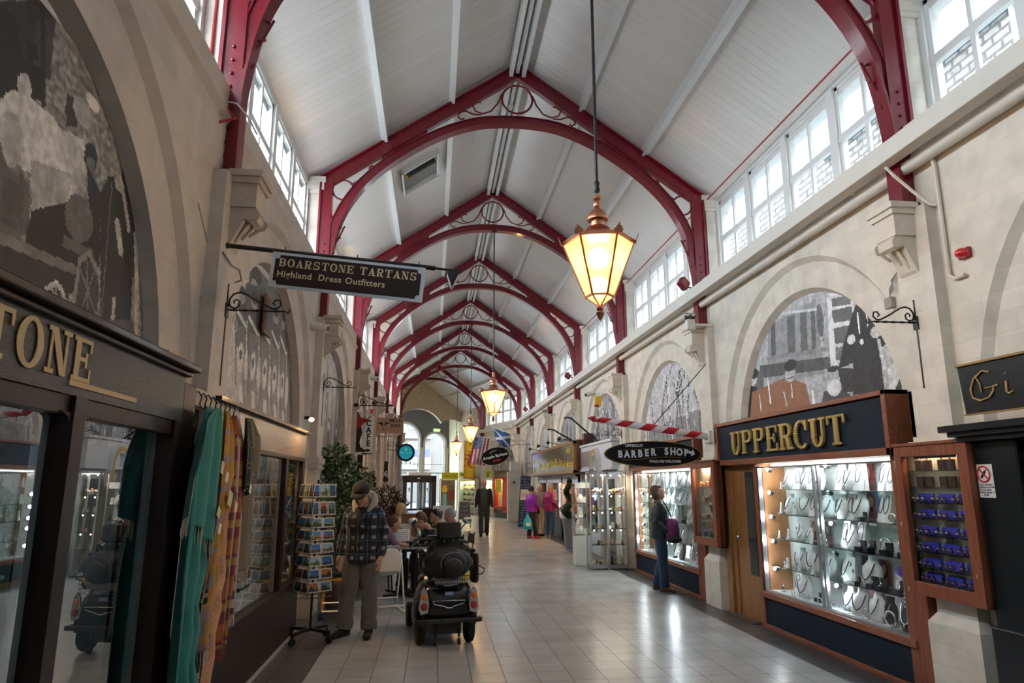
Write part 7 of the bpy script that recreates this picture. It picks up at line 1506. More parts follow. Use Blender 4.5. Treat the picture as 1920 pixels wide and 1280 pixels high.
def hand(b,w,elb,side,fwd,curl=.5,s=1):
    """palm and five fingers hanging off the wrist"""
    w=Vector(w);d=(w-Vector(elb)).normalized();fwd=Vector(fwd);pf=(fwd-d*fwd.dot(d)).normalized();nrm=d.cross(pf)*side  # pf: thumb side
    pc=w+d*.045*s
    b.loft([ring(w-d*.01,.024*s,.020*s,d,pf,10),ring(w+d*.03*s,.019*s,.036*s,d,pf,10),ring(w+d*.075*s,.017*s,.043*s,d,pf,10),ring(w+d*.095*s,.012*s,.038*s,d,pf,10)])
    for k,(o,l) in enumerate(((.030,.070),(.010,.080),(-.011,.074),(-.030,.058))):
        p=w+d*.088*s+pf*o*s; c=-nrm*curl
        q=[p,p+(d+c*.35).normalized()*l*.42*s]; q.append(q[1]+(d+c*1.2).normalized()*l*.33*s); q.append(q[2]+(d+c*2.4).normalized()*l*.27*s)
        b.tube(q,[.0095*s,.0088*s,.008*s,.0062*s],7)
    p=w+d*.025*s+pf*.03*s; q=[p,p+(d*.6+pf*.8-nrm*.3*curl).normalized()*.032*s]; q.append(q[1]+(d*.9+pf*.25-nrm*.4*curl).normalized()*.03*s);q.append(q[2]+(d-nrm*.6*curl).normalized()*.022*s)
    b.tube(q,[.013*s,.011*s,.0095*s,.007*s],7)
def cloth(name,col,pat=None,rough=.85,bump=.5,bscale=18,sheen=.2,na=.12):
    return mat(name,col,rough,noise_amt=na,nscale=14,bump=bump,bscale=bscale,sheen=sheen)
def plaid():
    m=bpy.data.materials.new('blue_plaid_flannel');nt,b=nodes(m);N=nt.nodes;L=nt.links
    tc=N.new('ShaderNodeTexCoord');sx=N.new('ShaderNodeSeparateXYZ')
    n=N.new('ShaderNodeTexNoise');n.inputs['Scale'].default_value=5;L.new(tc.outputs['Object'],n.inputs['Vector'])
    va=N.new('ShaderNodeVectorMath');va.operation='SCALE';va.inputs['Scale'].default_value=.035;L.new(n.outputs['Color'],va.inputs[0]);vb=N.new('ShaderNodeVectorMath');L.new(tc.outputs['Object'],vb.inputs[0]);L.new(va.outputs[0],vb.inputs[1]);L.new(vb.outputs[0],sx.inputs[0])
    def band(axis,per,lo,hi,ph=0):
        a=N.new('ShaderNodeMath');a.operation='MULTIPLY_ADD';a.inputs[1].default_value=1/per;a.inputs[2].default_value=ph+10;L.new(sx.outputs[axis],a.inputs[0])
        f=N.new('ShaderNodeMath');f.operation='FRACT';L.new(a.outputs[0],f.inputs[0])
        g=N.new('ShaderNodeMath');g.operation='GREATER_THAN';g.inputs[1].default_value=lo;L.new(f.outputs[0],g.inputs[0])
        h=N.new('ShaderNodeMath');h.operation='LESS_THAN';h.inputs[1].default_value=hi;L.new(f.outputs[0],h.inputs[0])
        k=N.new('ShaderNodeMath');k.operation='MULTIPLY';L.new(g.outputs[0],k.inputs[0]);L.new(h.outputs[0],k.inputs[1]);return k.outputs[0]
    def mulf(a,c):
        k=N.new('ShaderNodeMath');k.operation='MULTIPLY';L.new(a,k.inputs[0]);L.new(c,k.inputs[1]);return k.outputs[0]
    def mix(f,c1,col):
        x=N.new('ShaderNodeMix');x.data_type='RGBA';L.new(f,x.inputs[0])
        if isinstance(c1,tuple): x.inputs[6].default_value=c1
        else: L.new(c1,x.inputs[6])
        x.inputs[7].default_value=col;return x.outputs[2]
    P=.115
    c=mix(band(0,P,.5,.95),(.006,.007,.011,1),(.012,.018,.04,1)); c=mix(band(2,P,.5,.95),c,(.014,.022,.05,1))
    c=mix(mulf(band(0,P,.58,.88),band(2,P,.55,.85)),c,(.42,.40,.33,1))
    c=mix(mulf(band(0,P,.70,.75),band(2,P,.5,.9)),c,(.06,.06,.07,1));c=mix(mulf(band(2,P,.68,.72),band(0,P,.5,.9)),c,(.08,.08,.09,1))
    c=mix(band(0,P,.20,.245),c,(.07,.24,.36,1));c=mix(band(2,P*1.3,.2,.235),c,(.07,.24,.36,1))
    L.new(c,b.inputs['Base Color']);b.inputs['Roughness'].default_value=.9;b.inputs['Sheen Weight'].default_value=.3;return m
def head(par,c,pitch,yaw,skin,s=1.0,fine=True,face=True,beard=None):
    """returns (builder with head+neck stump, transform) ; local head frame: +Y looks forward"""
    T=Matrix.Translation(c)@Matrix.Rotation(yaw,4,'Z')@Matrix.Rotation(pitch,4,'X')
    b=MB();b.T=T;q=s
    b.ell((0,-.012*q,.03*q),.076*q,.094*q,.098*q,20,14)          # skull
    b.ell((0,.018*q,-.045*q),.060*q,.070*q,.072*q,18,12)         # jaw
    b.ell((0,.060*q,-.085*q),.028*q,.028*q,.024*q,12,8)          # chin
    b.ell((0,.092*q,-.018*q),.013*q,.020*q,.019*q,10,8);b.tube([(0,.078*q,.026*q),(0,.090*q,.005*q),(0,.102*q,-.016*q)],[.009*q,.011*q,.012*q],8)
    for sd in (-1,1):
        b.ell((sd*.078*q,-.008*q,-.008*q),.011*q,.019*q,.031*q,10,8);b.ell((sd*.034*q,.058*q,-.022*q),.024*q,.020*q,.022*q,10,8)
        b.ell((sd*.030*q,.074*q,.030*q),.022*q,.014*q,.010*q,10,6)
    b.ell((0,.080*q,-.052*q),.024*q,.010*q,.012*q,10,6)
    return b,T
def face_bits(par,T,s,skin):
    q=s
    for sd in (-1,1):
        b=MB();b.T=T;b.ell((sd*.030*q,.074*q,.012*q),.0125*q,.011*q,.0085*q,12,8);e=b.build('eye',mat('eye_white',(.7,.68,.65),.2),par,smooth='all')
        b=MB();b.T=T;b.ell((sd*.030*q,.083*q,.012*q),.0055*q,.004*q,.0055*q,8,6);b.build('iris',mat('iris_dark',(.03,.025,.02),.1),e,smooth='all')
    b=MB();b.T=T;b.tube([(-.022*q,.082*q,-.052*q),(0,.090*q,-.050*q),(.022*q,.082*q,-.052*q)],[.002*q,.0045*q,.002*q],6);b.build('mouth',mat('lip',(.35,.10,.09),.5),par,smooth='all')
def hairshape(par,T,s,m,style,name='hair'):
    b=MB();b.T=T;q=s
    if style in('short','bob','long','tied','curly'):
        b.ell((0,-.036*q,.052*q),.086*q,.092*q,.092*q,22,14)
        for sd in (-1,1): b.ell((sd*.056*q,-.052*q,.01*q),.032*q,.065*q,.062*q,12,8)
    if style=='bob':
        b.ell((0,-.055*q,-.02*q),.088*q,.072*q,.095*q,18,12)
        for sd in (-1,1): b.ell((sd*.068*q,-.040*q,-.02*q),.024*q,.040*q,.080*q,12,8)
        b.ell((0,.045*q,.082*q),.062*q,.035*q,.028*q,14,8)
    if style=='tied': b.ell((0,-.125*q,.03*q),.035*q,.045*q,.045*q,14,10)
    if style=='curly':
        rr=random.Random(4)
        for k in range(60):
            a=rr.uniform(0,2*PI);t=rr.uniform(.1,1.6);b.ell((.084*q*math.sin(t)*math.cos(a),-.03*q+.096*q*math.sin(t)*math.sin(a)*(.6 if math.sin(a)>0 else 1),.04*q+.095*q*math.cos(t)),.02*q,.02*q,.02*q,7,5)
    if style=='fringe': b.ell((0,-.04*q,.035*q),.083*q,.085*q,.088*q,20,12)
    return b.build(name,m,par,remesh=.008*q)
def person(label,x,y,rz,H=1.72,J=None,top=None,top_m=None,bot_m=None,shoe_m=None,skin=None,hair=('short',None),sleeve=1,hp=0,hy=0,girth=1.0,skirt=None,hood=None,cap=None,vs=.011,curl=(.5,.5),seated=False,coatlen=0,shoe=True,beard=None,head_s=1.05,bag=1.16,group=None,name='person'):
    s=H/1.74; skin=skin or M_skin
    j=dict(pel=(0,0,.96),wst=(0,.0,1.10),chs=(0,-.005,1.30),nek=(0,-.01,1.475),hed=(0,.02,1.63),
        shL=(.175,-.01,1.42),elL=(.235,-.04,1.15),wrL=(.245,.03,.91),shR=(-.175,-.01,1.42),elR=(-.235,-.04,1.15),wrR=(-.245,.03,.91),
        hiL=(.09,0,.93),knL=(.10,.02,.50),anL=(.10,-.03,.09),hiR=(-.09,0,.93),knR=(-.10,.02,.50),anR=(-.10,-.03,.09),toL=(.12,.14,.03),toR=(-.12,.14,.03))
    if J: j.update(J)
    j={k:Vector(v)*s for k,v in j.items()}
    t=thing(name,label,'person',(x,y,0),rz,group)
    g=girth
    # body: one continuous surface
    b,T=head(t,j['hed'],hp,hy,skin,s*head_s)
    b.T=None
    limb(b,[j['nek']-Vector((0,0,.05*s)),j['nek']+Vector((0,.0,.04*s)),mids(j['nek'],j['hed'],.75)],[.062*s,.054*s,.056*s])
    limb(b,[j['pel'],j['wst'],j['chs'],j['nek']-Vector((0,0,.03*s))],[(.14*s*g,.095*s*g),(.13*s*g,.09*s*g),(.15*s*g,.10*s*g),(.07*s,.06*s)])
    for q,sd in (('L',1),('R',-1)):
        limb(b,[j['sh'+q],j['el'+q],mids(j['el'+q],j['wr'+q],.35),j['wr'+q]],[.048*s,.038*s,.038*s,.024*s],10)
        limb(b,[j['hi'+q],j['kn'+q],mids(j['kn'+q],j['an'+q],.35),j['an'+q]],[.078*s,.052*s,.052*s,.036*s],10)
        hand(b,j['wr'+q],j['el'+q],sd,(0,1,0),curl[0 if sd>0 else 1],s)
    # hand rotation is handled by the limb direction; weld everything
    b.build('body',skin,t,remesh=.0062*max(1,vs/.011))
    face_bits(t,T,s*head_s,skin)
    if hair[0]: hairshape(t,T,s*head_s,hair[1],hair[0])
    if beard: bb=MB();bb.T=T;bb.ell((0,.045*s,-.085*s),.048*s,.045*s,.040*s,14,8);bb.build('beard',beard,t,remesh=.008)
    # trousers / legs
    if bot_m:
        b=MB()
        if not seated: b.loft([ring(j['pel']+Vector((0,0,z)),rx*s*g,ry*s*g,n=18) for z,rx,ry in ((-.13*s,.10,.09),(-.06*s,.165,.115),(0,.165,.115),(.08*s,.15,.105),(.12*s,.145,.10))])
        else: b.ell(j['pel'],.17*s*g,.15*s*g,.12*s,18,10)
        for q in 'LR':
            hi,kn,an=j['hi'+q],j['kn'+q],j['an'+q]
            limb(b,[hi+Vector((0,0,.02)),mids(hi,kn,.4),kn,mids(kn,an,.4),mids(kn,an,.8),an+Vector((0,.0,-.0))],[.094*s*g,.086*s*g*(bag*.6+.4),.073*s*bag,.070*s*bag,.067*s*bag,.060*s*bag],14)
            for k in range(4): b.tube([tuple(p) for p in ring(mids(kn,an,.80+.055*k),*(.068*s*bag,)*2,n=10,p=2)],.010*s,5,True)
        o=b.build('trousers',bot_m,t,remesh=vs)
        tx=bpy.data.textures.get('folds') or bpy.data.textures.new('folds','CLOUDS');tx.noise_scale=.09
        k=o.modifiers.new('d','DISPLACE');k.texture=tx;k.strength=.022*s;k.mid_level=.5
    if skirt: 
        b=MB();b.loft([ring(j['pel']+Vector((0,0,z)),rx*s*g,ry*s*g,n=20) for z,rx,ry in ((.1*s,.14,.10),(0,.165,.125),(-.15*s,.175,.13),(-.30*s,.18,.14))]);b.build('skirt',skirt,t,remesh=vs)
    # jacket
    if top_m:
        b=MB();zb=coatlen
        rr=[ring(j['pel']+Vector((0,0,-(.06+zb)*s)),.178*s*g,.135*s*g,n=20)] if not seated else [ring(j['pel']+Vector((0,0,.0)),.17*s*g,.135*s*g,n=20)]
        rr+=[ring(j['pel']+Vector((0,0,.04*s)),.178*s*g,.135*s*g,n=20),ring(j['wst'],.172*s*g,.13*s*g,n=20),ring(j['chs'],.185*s*g,.132*s*g,n=20),ring(mids(j['chs'],j['nek'],.55),.185*s,.108*s,n=20),ring(mids(j['chs'],j['nek'],.85),.12*s,.08*s,n=20),ring(j['nek']+Vector((0,0,.012*s)),.072*s,.068*s,n=20)]
        b.loft(rr)
        for q in 'LR':
            sh,el,wr=j['sh'+q],j['el'+q],j['wr'+q]
            b.ell(sh,.068*s,.068*s,.068*s,12,8)
            limb(b,[sh,mids(sh,el,.5),el,mids(el,wr,.5),mids(el,wr,.93)],[.068*s,.062*s,.056*s,.050*s,.044*s],12)
        o=b.build('jacket',top_m,t,remesh=vs)
        tx=bpy.data.textures.get('folds') or bpy.data.textures.new('folds','CLOUDS');tx.noise_scale=.09
        k=o.modifiers.new('d','DISPLACE');k.texture=tx;k.strength=.020*s;k.mid_level=.5
    if shoe_m:
        for q,sd in (('L',1),('R',-1)):
            an,to=j['an'+q],j['to'+q]; d=Vector((to.x-an.x,to.y-an.y,0)).normalized(); b=MB();hz=an.z
            base=Vector((an.x,an.y,max(0,an.z-.085*s)))
            b.loft([ring(base+d*u*s+Vector((0,0,h*s*.5+.004)),w*s,h*s*.5,d,(0,0,1),n=14,p=3) for u,w,h in ((-.075,.022,.07),(-.065,.036,.10),(-.01,.040,.125),(.04,.042,.10),(.10,.046,.075),(.155,.044,.060),(.185,.026,.04))])
            b.loft([ring(base+Vector((0,0,z*s)),r*s,r*s*1.12,n=14) for z,r in ((.05,.043),(.10,.045),(.155,.047))])
            o=b.build('shoe',shoe_m,t,remesh=.007)
    return t,T,j,s
M_plaid=plaid()
M_grey=cloth('grey_jersey',(.16,.155,.15),bump=.7);M_hood=cloth('grey_fleece',(.36,.34,.33),bump=.6,bscale=60)
M_blackcloth=cloth('black_cloth',(.012,.012,.014));M_boot=mat('black_boot',(.012,.012,.012),.5,bump=.4)
M_hgrey=mat('grey_hair',(.42,.40,.38),.7,bump=.8,bscale=60);M_hwhite=mat('white_hair',(.70,.68,.62),.7,bump=.8,bscale=60);M_hdark=mat('dark_hair',(.022,.014,.012),.5,bump=.8,bscale=60);M_hblond=mat('blonde_hair',(.52,.36,.16),.6,bump=.8,bscale=60);M_hbrown=mat('brown_hair',(.12,.065,.05),.6,bump=.8,bscale=60)
# man in plaid jacket looking down, facing the camera and slightly to his right
t,T,j,s=person('person in blue plaid jacket, black cap and grey joggers looking down beside the postcards',-.79,8.38,PI-.30,1.76,
  dict(nek=(0,.03,1.43),hed=(.0,.115,1.555),chs=(0,.0,1.25),shL=(.165,.01,1.355),elL=(.25,-.02,1.12),wrL=(.245,.10,.86),shR=(-.165,.01,1.355),elR=(-.25,-.04,1.12),wrR=(-.25,.08,.86),anL=(.14,.10,.10),toL=(.20,.27,.03),knL=(.12,.07,.52),anR=(-.11,-.0,.09),toR=(-.15,.17,.03),knR=(-.11,.02,.50)),
  top_m=M_plaid,bot_m=M_grey,shoe_m=M_boot,hair=('fringe',M_hgrey),hp=-.50,hy=.05,girth=1.13,curl=(.6,.45),bag=1.28,coatlen=.10,head_s=1.12)
b=MB();b.T=T;b.ell((0,-.018,.062),.104,.120,.094,24,14);b.build('cap',M_blackcloth,t,smooth='all')
b=MB();b.T=T;rings=[]
b.loft([[(x*w,y0+.0+dy,z+dz) for x,dy,dz in ((-1,0,0),(-.7,.0,.012),(0,.0,.020),(.7,.0,.012),(1,0,0),(.7,0,.004),(0,0,.012),(-.7,0,.004))] for w,y0,z in ((.094,.065,.045),(.090,.112,.043),(.072,.145,.036),(.035,.165,.028))]);b.build('cap_peak',M_blackcloth,t,smooth='all')
b=MB();
b.loft([ring(Vector(c)*s,rx*s,ry*s,ax,(0,1,0),n=16) for c,rx,ry,ax in (((0,-.085,1.36),.12,.05,(0,.2,1)),((0,-.09,1.45),.125,.07,(0,.2,1)),((0,-.085,1.53),.12,.065,(0,.2,1)),((0,-.07,1.59),.085,.045,(0,.3,1)))])
for sd in (-1,1): b.tube([(sd*.10*s,-.06*s,1.50*s),(sd*.115*s,.02*s,1.46*s),(sd*.085*s,.085*s,1.37*s),(sd*.045*s,.125*s,1.27*s),(sd*.02*s,.14*s,1.18*s)],[.045*s,.040*s,.030*s,.018*s,.010*s],8)
b.build('hood',M_hood,t,remesh=.011)
b=MB();b.loft([ring(Vector((0,y,z))*s,rx*s,ry*s,n=12) for y,z,rx,ry in ((.125,1.12,.012,.04),(.12,1.22,.035,.05),(.10,1.32,.055,.05),(.05,1.42,.065,.06))]);b.build('black_scarf',M_blackcloth,t,remesh=.01)
b=MB();b.T=T
for sd in (-1,1): b.tube([(sd*.032+.024*math.cos(a),.092,.012+.018*math.sin(a)) for a in [2*PI*k/16 for k in range(16)]],.002,5,True);b.tube([(sd*.056,.09,.015),(sd*.080,.0,.01)],.002,5)
b.build('spectacles',M_steel,t)
for sx_ in (-.075,.085):
    b=MB();b.prism([(-.05,0),(.05,0),(.05,.10),(0,.115),(-.05,.10)],(sx_*s,.150*s*1.03,1.20*s),(1,0,0),(0,0,1),(0,1,0),.006);b.build('chest_pocket',M_plaid,t)
b=MB();b.tube([(0,.152*s,.94*s),(0,.158*s,1.12*s)],.003,5);b.build('zip',M_steel,t)

# walker
person('bearded person in dark green jumper and black jacket walking towards the camera',1.69,23.2,PI-.05,1.80,
  dict(anL=(.08,.12,.09),toL=(.10,.29,.03),anR=(-.10,-.16,.10),toR=(-.12,.0,.03),knR=(-.1,.0,.5),knL=(.09,.10,.52),wrL=(.27,-.04,.88),wrR=(-.27,.08,.88)),top_m=mat('black_jacket',(.012,.013,.018),.6,bump=.4,bscale=20),bot_m=cloth('charcoal_trousers',(.028,.03,.038)),shoe_m=M_boot,hair=('short',M_hgrey),beard=M_hgrey,vs=.016,girth=1.02)
wk=bpy.data.objects['person.001']
b=MB();b.loft([ring(Vector((0,y,z)),rx,ry,n=14) for y,z,rx,ry in ((.115,.93,.085,.07),(.115,1.1,.09,.07),(.115,1.34,.09,.07),(.05,1.52,.05,.06))]);b.build('green_jumper',cloth('green_jumper',(.035,.05,.03)),wk,remesh=.014)
# purple jacket with blue bag
pp,T,j,s=person('person in bright purple quilted jacket, black skirt and leggings carrying a turquoise bag',3.12,22.0,-.95,1.60,
  dict(anL=(.09,.10,.09),toL=(.12,.26,.03),anR=(-.10,-.05,.09),toR=(-.10,.10,.03),wrL=(.18,.20,1.02),elL=(.25,-.02,1.13),wrR=(-.27,.05,.88)),top_m=mat('purple_quilt',(.33,.02,.42),.45,bump=.8,bscale=14),bot_m=M_blackcloth,shoe_m=mat('pink_shoe',(.45,.05,.09),.5),hair=('tied',M_hdark),skirt=M_blackcloth,vs=.016,girth=1.12)
b=MB();b.tube([(.16,-.10,1.36),(.05,.15,1.15),(-.12,.17,.98)],.012,6);b.build('bag_strap',M_blackp,pp)
t=thing('carrier_bag','turquoise plastic carrier bag with white print held low by the purple jacket wearer','bag',(2.97,21.86,0))
b=MB();b.loft([ring((0,0,z),rx,ry,n=16) for z,rx,ry in ((.30,.10,.05),(.33,.14,.08),(.45,.15,.09),(.58,.12,.06),(.66,.06,.03),(.76,.02,.015))]);o=b.build('bag_body',mat('turquoise_plastic',(.02,.42,.60),.35,bump=.9,bscale=12),t,smooth='all')
b=MB();b.tube([(-.02,0,.72),(-.02,.0,.80),(.02,0,.80),(.02,0,.72)],.006,5);b.build('bag_handle',mat('turquoise_plastic',(.02,.42,.60),.35),t)
b=MB();b.box(-.07,.07,-.095,-.09,.40,.50);b.build('white_print',M_paper,t)
person('person in magenta jacket and blue jeans looking into the gold shop window',3.74,22.3,-1.05,1.70,dict(hed=(0,.06,1.61),wrL=(.2,.22,.95)),
  top_m=mat('magenta_jacket',(.30,.015,.12),.5,bump=.5,bscale=16),bot_m=cloth('blue_jeans',(.04,.10,.19)),shoe_m=mat('pale_trainer',(.55,.56,.58),.5),hair=('curly',M_hwhite),vs=.016,girth=1.12,hp=-.2,coatlen=.06)
person('person with pale hair in beige green coat standing between the purple and magenta jackets',3.50,22.95,-.9,1.66,dict(hed=(0,.05,1.61)),
  top_m=cloth('sage_coat',(.25,.24,.17)),bot_m=cloth('beige_trousers',(.42,.37,.29)),shoe_m=M_boot,hair=('curly',M_hwhite),vs=.016,hp=-.15)
t=thing('shoulder_bag','black shoulder bag hanging at the side of the sage coat','bag',(3.36,22.72,.72));b=MB();b.loft([ring((0,0,z),rx,ry,n=14) for z,rx,ry in ((0,.10,.05),(.03,.13,.07),(.2,.12,.06),(.26,.08,.03))]);b.build('bag_body',M_blackcloth,t,smooth='all');b=MB();b.tube([(-.08,0,.24),(-.05,.02,.55),(.0,.1,.72)],.01,5);b.build('bag_strap',M_blackcloth,t)
# woman at the jewellery window, facing right, looking up
wm,T,j,s=person('person in dark teal jacket and jeans gazing up at the jewellery window',3.70,11.2,-PI/2-.25,1.66,
  dict(nek=(0,-.02,1.47),hed=(0,.0,1.62),elR=(-.22,-.10,1.16),wrR=(-.20,.16,1.04),elL=(.22,-.08,1.14),wrL=(.20,.14,.98),anL=(.10,.03,.09),toL=(.14,.2,.03),anR=(-.10,-.08,.09),toR=(-.14,.09,.03)),top_m=mat('teal_jacket',(.016,.03,.034),.5,bump=.6,bscale=14,noise_amt=.2),bot_m=cloth('dark_jeans',(.012,.035,.085)),shoe_m=mat('brown_trainer',(.10,.06,.04),.6),hair=('bob',M_hbrown),hp=.30,girth=1.08,vs=.012,coatlen=.04)
b=MB();b.T=T
for sd in (-1,1): b.tube([(sd*.03+.022*math.cos(a),.088,.012+.015*math.sin(a)) for a in [2*PI*k/14 for k in range(14)]],.002,5,True)
b.tube([(-.055,.085,.015),(-.08,0,.01)],.002,5);b.tube([(.055,.085,.015),(.08,0,.01)],.002,5);b.build('spectacles',M_blackp,wm)
t=thing('rucksack','small purple and black rucksack hanging at the side of the teal jacket','rucksack',(3.84,11.00,.80),-.2)
b=MB();b.loft([ring((0,0,z),rx,ry,n=16) for z,rx,ry in ((0,.07,.05),(.03,.11,.08),(.18,.115,.085),(.30,.09,.06),(.35,.05,.03))]);b.build('bag_body',mat('purple_nylon',(.12,.02,.10),.5,bump=.5),t,smooth='all')
b=MB();b.ell((.02,-.03,.02),.13,.09,.06,16,8);b.build('lower_pocket',M_blackcloth,t,smooth='all');b=MB();b.tube([(0,0,.33),(-.05,.1,.50),(-.1,.16,.60)],.012,6);b.build('strap',M_blackcloth,t)

# seated group round the table
def sit(label,x,y,rz,top,hair,hs,hp=-.4,lean=.12,wr=.3,zs=0,girth=1.0,vs=.013):
    return person(label,x,y,rz,1.68,dict(pel=(0,-.02,.50),wst=(0,lean*.3,.66),chs=(0,lean*.8,.86),nek=(0,lean*1.4,1.02+zs),hed=(0,lean*1.9+.04,1.155+zs),shL=(.17,lean*1.1,.98),elL=(.24,lean+.14,.77),wrL=(.14,lean+wr,.80),shR=(-.17,lean*1.1,.98),elR=(-.24,lean+.14,.77),wrR=(-.14,lean+wr,.80),
      hiL=(.09,0,.50),knL=(.11,.42,.50),anL=(.11,.38,.09),toL=(.11,.55,.03),hiR=(-.09,0,.50),knR=(-.11,.42,.50),anR=(-.11,.38,.09),toR=(-.11,.55,.03)),top_m=top,bot_m=M_blackcloth,shoe_m=M_boot,hair=(hs,hair),hp=hp,seated=True,vs=vs,girth=girth)
sit('person with dark hair in navy quilted jacket leaning over the cafe table reading',.16,11.3,PI/2+.25,mat('navy_quilt',(.012,.016,.03),.45,bump=.7,bscale=12),M_hbrown,'short',-.65,.17,.42)
sit('person with auburn hair half hidden behind the plaid jacket at the cafe table',-.82,11.38,-PI/2+.2,cloth('mauve_top',(.18,.10,.18)),mat('auburn_hair',(.10,.035,.02),.6,bump=.6,bscale=60),'short',-.35,.10,.30,-.06)
sit('person with dark tied hair sitting behind the scooter headrest',.25,12.4,PI/2+.5,cloth('olive_top',(.08,.07,.06)),M_hdark,'tied',-.45,.10,.3,.0)
sit('person with short grey hair in a white top beside the scooter headrest',.50,13.05,PI/2+.2,cloth('white_top',(.55,.55,.55)),mat('steel_hair',(.28,.31,.34),.6,bump=.6,bscale=60),'short',-.3,.08,.3,-.0)
sit('person with blonde hair and cream scarf sitting at the farther cafe table',-.72,13.9,-PI/2+.1,cloth('cream_coat',(.50,.42,.28)),M_hblond,'bob',-.1,.05,.3,.07)
# ---------------------------------------------------------------- scarves on the rail
t=thing('scarf_rail','pale board with black hooks holding the row of scarves','hook rail')
boxp('rail_board',mat('rail_pale',(.52,.47,.40),.6),t,(-1.575,-1.545,4.52,5.62,2.20,2.31))
HK=[4.60,4.70,4.80,4.91,5.02,5.13,5.24,5.36]
for y in HK:
    b=MB();b.tube([(-1.545,y,2.27),(-1.525,y,2.285),(-1.50,y,2.25),(-1.51,y,2.20),(-1.49,y,2.17),(-1.465,y,2.19)],.005,6);b.build('hook',M_black,t)
RS=random.Random(21)
def interp(K,v):
    for a,c in zip(K,K[1:]):
        if v<=c[0]: f=(v-a[0])/(c[0]-a[0]+1e-9);return a[1]+(c[1]-a[1])*f
    return K[-1][1]
def sheet(par,name,m,x,L_,R_,z0,z1,amp,folds,ph=0,cf=None,nu=36,nv=60,dx=None,bot=None):
    b=MB()
    def f(u,v):
        yl,yr=interp(L_,v),interp(R_,v);zz=z0+(z1-z0)*v+(bot(u)*v if bot else 0)
        a=amp*(.35+.65*min(1,v*2.5)); k=interp(dx,v) if dx else 0
        return (x+k+a*math.sin(folds*2*PI*u+ph+1.3*v)+.25*a*math.sin(folds*4.3*u+4*v),yl+(yr-yl)*u,zz)
    b.grid(f,nu,nv,cf);o=b.build(name,m,par,smooth='all',solid=.007);return f
def fringe(par,name,m,f,n,l,jit=.01,r=.0022):
    b=MB()
    for i in range(n):
        p=Vector(f((i+.5)/n,1));q=p+Vector((RS.uniform(-jit,jit),RS.uniform(-jit,jit),-l*RS.uniform(.8,1.05)));b.tube([p+Vector((0,0,.01)),p.lerp(q,.5)+Vector((RS.uniform(-.004,.004),RS.uniform(-.004,.004),0)),q],[r,r*1.1,r*.8],4)
    return b.build(name,m,par)
def tagbit(par,x,y,z,w=.055,h=.065,m=None,rot=.3):
    b=MB();b.bar((x,y-w/2,z+rot*w/2),(x,y+w/2,z-rot*w/2),.002,h,(1,0,0)) if False else b.prism([(-w/2,-h/2),(w/2,-h/2),(w/2,h/2),(-w/2,h/2)],(x,y,z),Vector((0,1,-rot)).normalized(),Vector((0,rot,1)).normalized(),(1,0,0),.002);b.build('care_label',m or M_paper,par)
M_teal=mat('teal_wool',(.035,.23,.21),.8,noise_amt=.12,nscale=90,bump=.35,bscale=160,sheen=.2)
M_fr=mat('pale_fringe',(.52,.50,.42),.8)
M_cr=mat('label_cream',(.62,.58,.38),.6)
t=thing('wool_scarf','teal wool scarf with pale fringe, first on the rail beside the dark shop window','scarf')
f=sheet(t,'long_fall',M_teal,-1.43,[(0,4.50),(.12,4.32),(.5,4.20),(1,4.22)],[(0,4.60),(.12,4.62),(.42,4.60),(.50,4.70),(.60,4.56),(.68,4.64),(.76,4.55),(.84,4.66),(.93,4.58),(1,4.66)],2.17,.22,.035,2.6,0,dx=[(0,0),(.4,.02),(1,.03)])
fringe(t,'bottom_fringe',M_fr,f,26,.10)
f=sheet(t,'front_fold',M_teal,-1.38,[(0,4.50),(.15,4.30),(.6,4.17),(1,4.13)],[(0,4.60),(.2,4.64),(1,4.66)],2.17,1.52,.03,2.2,1,bot=lambda u:-.20*u)
fringe(t,'front_fringe',M_fr,f,34,.10)
f2=lambda u,v:(-1.36,interp([(0,4.30),(.5,4.17),(1,4.13)],u),2.0-.55*u)
b=MB()
for i in range(26): p=Vector(f2(i/25,1));b.tube([p,p+Vector((.01,-.035,-.035))],.002,4)
for i in range(22): p=Vector((-1.40,4.16-.02*(i/22),1.42-.5*i/22));b.tube([p,p+Vector((.01,-.03,-.06))],.002,4)
b.build('side_fringe',M_fr,t)
tagbit(t,-1.335,4.60,1.52,.07,.06,M_cr,.5);tagbit(t,-1.33,4.63,1.42)
def tart(base,stripes,per):
    """tartan: base colour and stripes (axis, lo, hi, colour) within a repeat"""
    def cf(u,v):
        c=list(base)
        for ax,lo,hi,col in stripes:
            q=((u*.55 if ax==0 else v*1.7)/per)%1
            if lo<q<hi: c=[(a+k)/2 if c!=list(base) else k for a,k in zip(c,col)]
        return c
    return cf
t=thing('wool_scarf','charcoal tartan scarf hanging behind the teal one','scarf')
cf=tart((.018,.020,.022),[(0,.2,.35,(.09,.10,.09)),(1,.2,.35,(.09,.10,.09)),(0,.7,.74,(.30,.28,.18)),(1,.7,.74,(.30,.28,.18))],.16)
f=sheet(t,'cloth_fall',M_vc,-1.43,[(0,4.68),(.2,4.62),(1,4.60)],[(0,4.74),(.15,4.82),(.45,4.80),(.7,4.76),(.85,4.83),(1,4.70)],2.17,.55,.035,2,.5,cf,bot=lambda u:.06*u);fringe(t,'fringe',M_fr,f,20,.09);tagbit(t,-1.365,4.70,1.80,.06,.08,M_cr,.3);tagbit(t,-1.36,4.80,1.74)
t=thing('wool_scarf','amber and grey tartan scarf with zigzag folded edge, third on the rail','scarf')
cf=tart((.50,.21,.075),[(0,.15,.45,(.50,.28,.05)),(1,.15,.45,(.50,.28,.05)),(0,.6,.8,(.28,.20,.19)),(1,.6,.8,(.32,.24,.24))],.22)
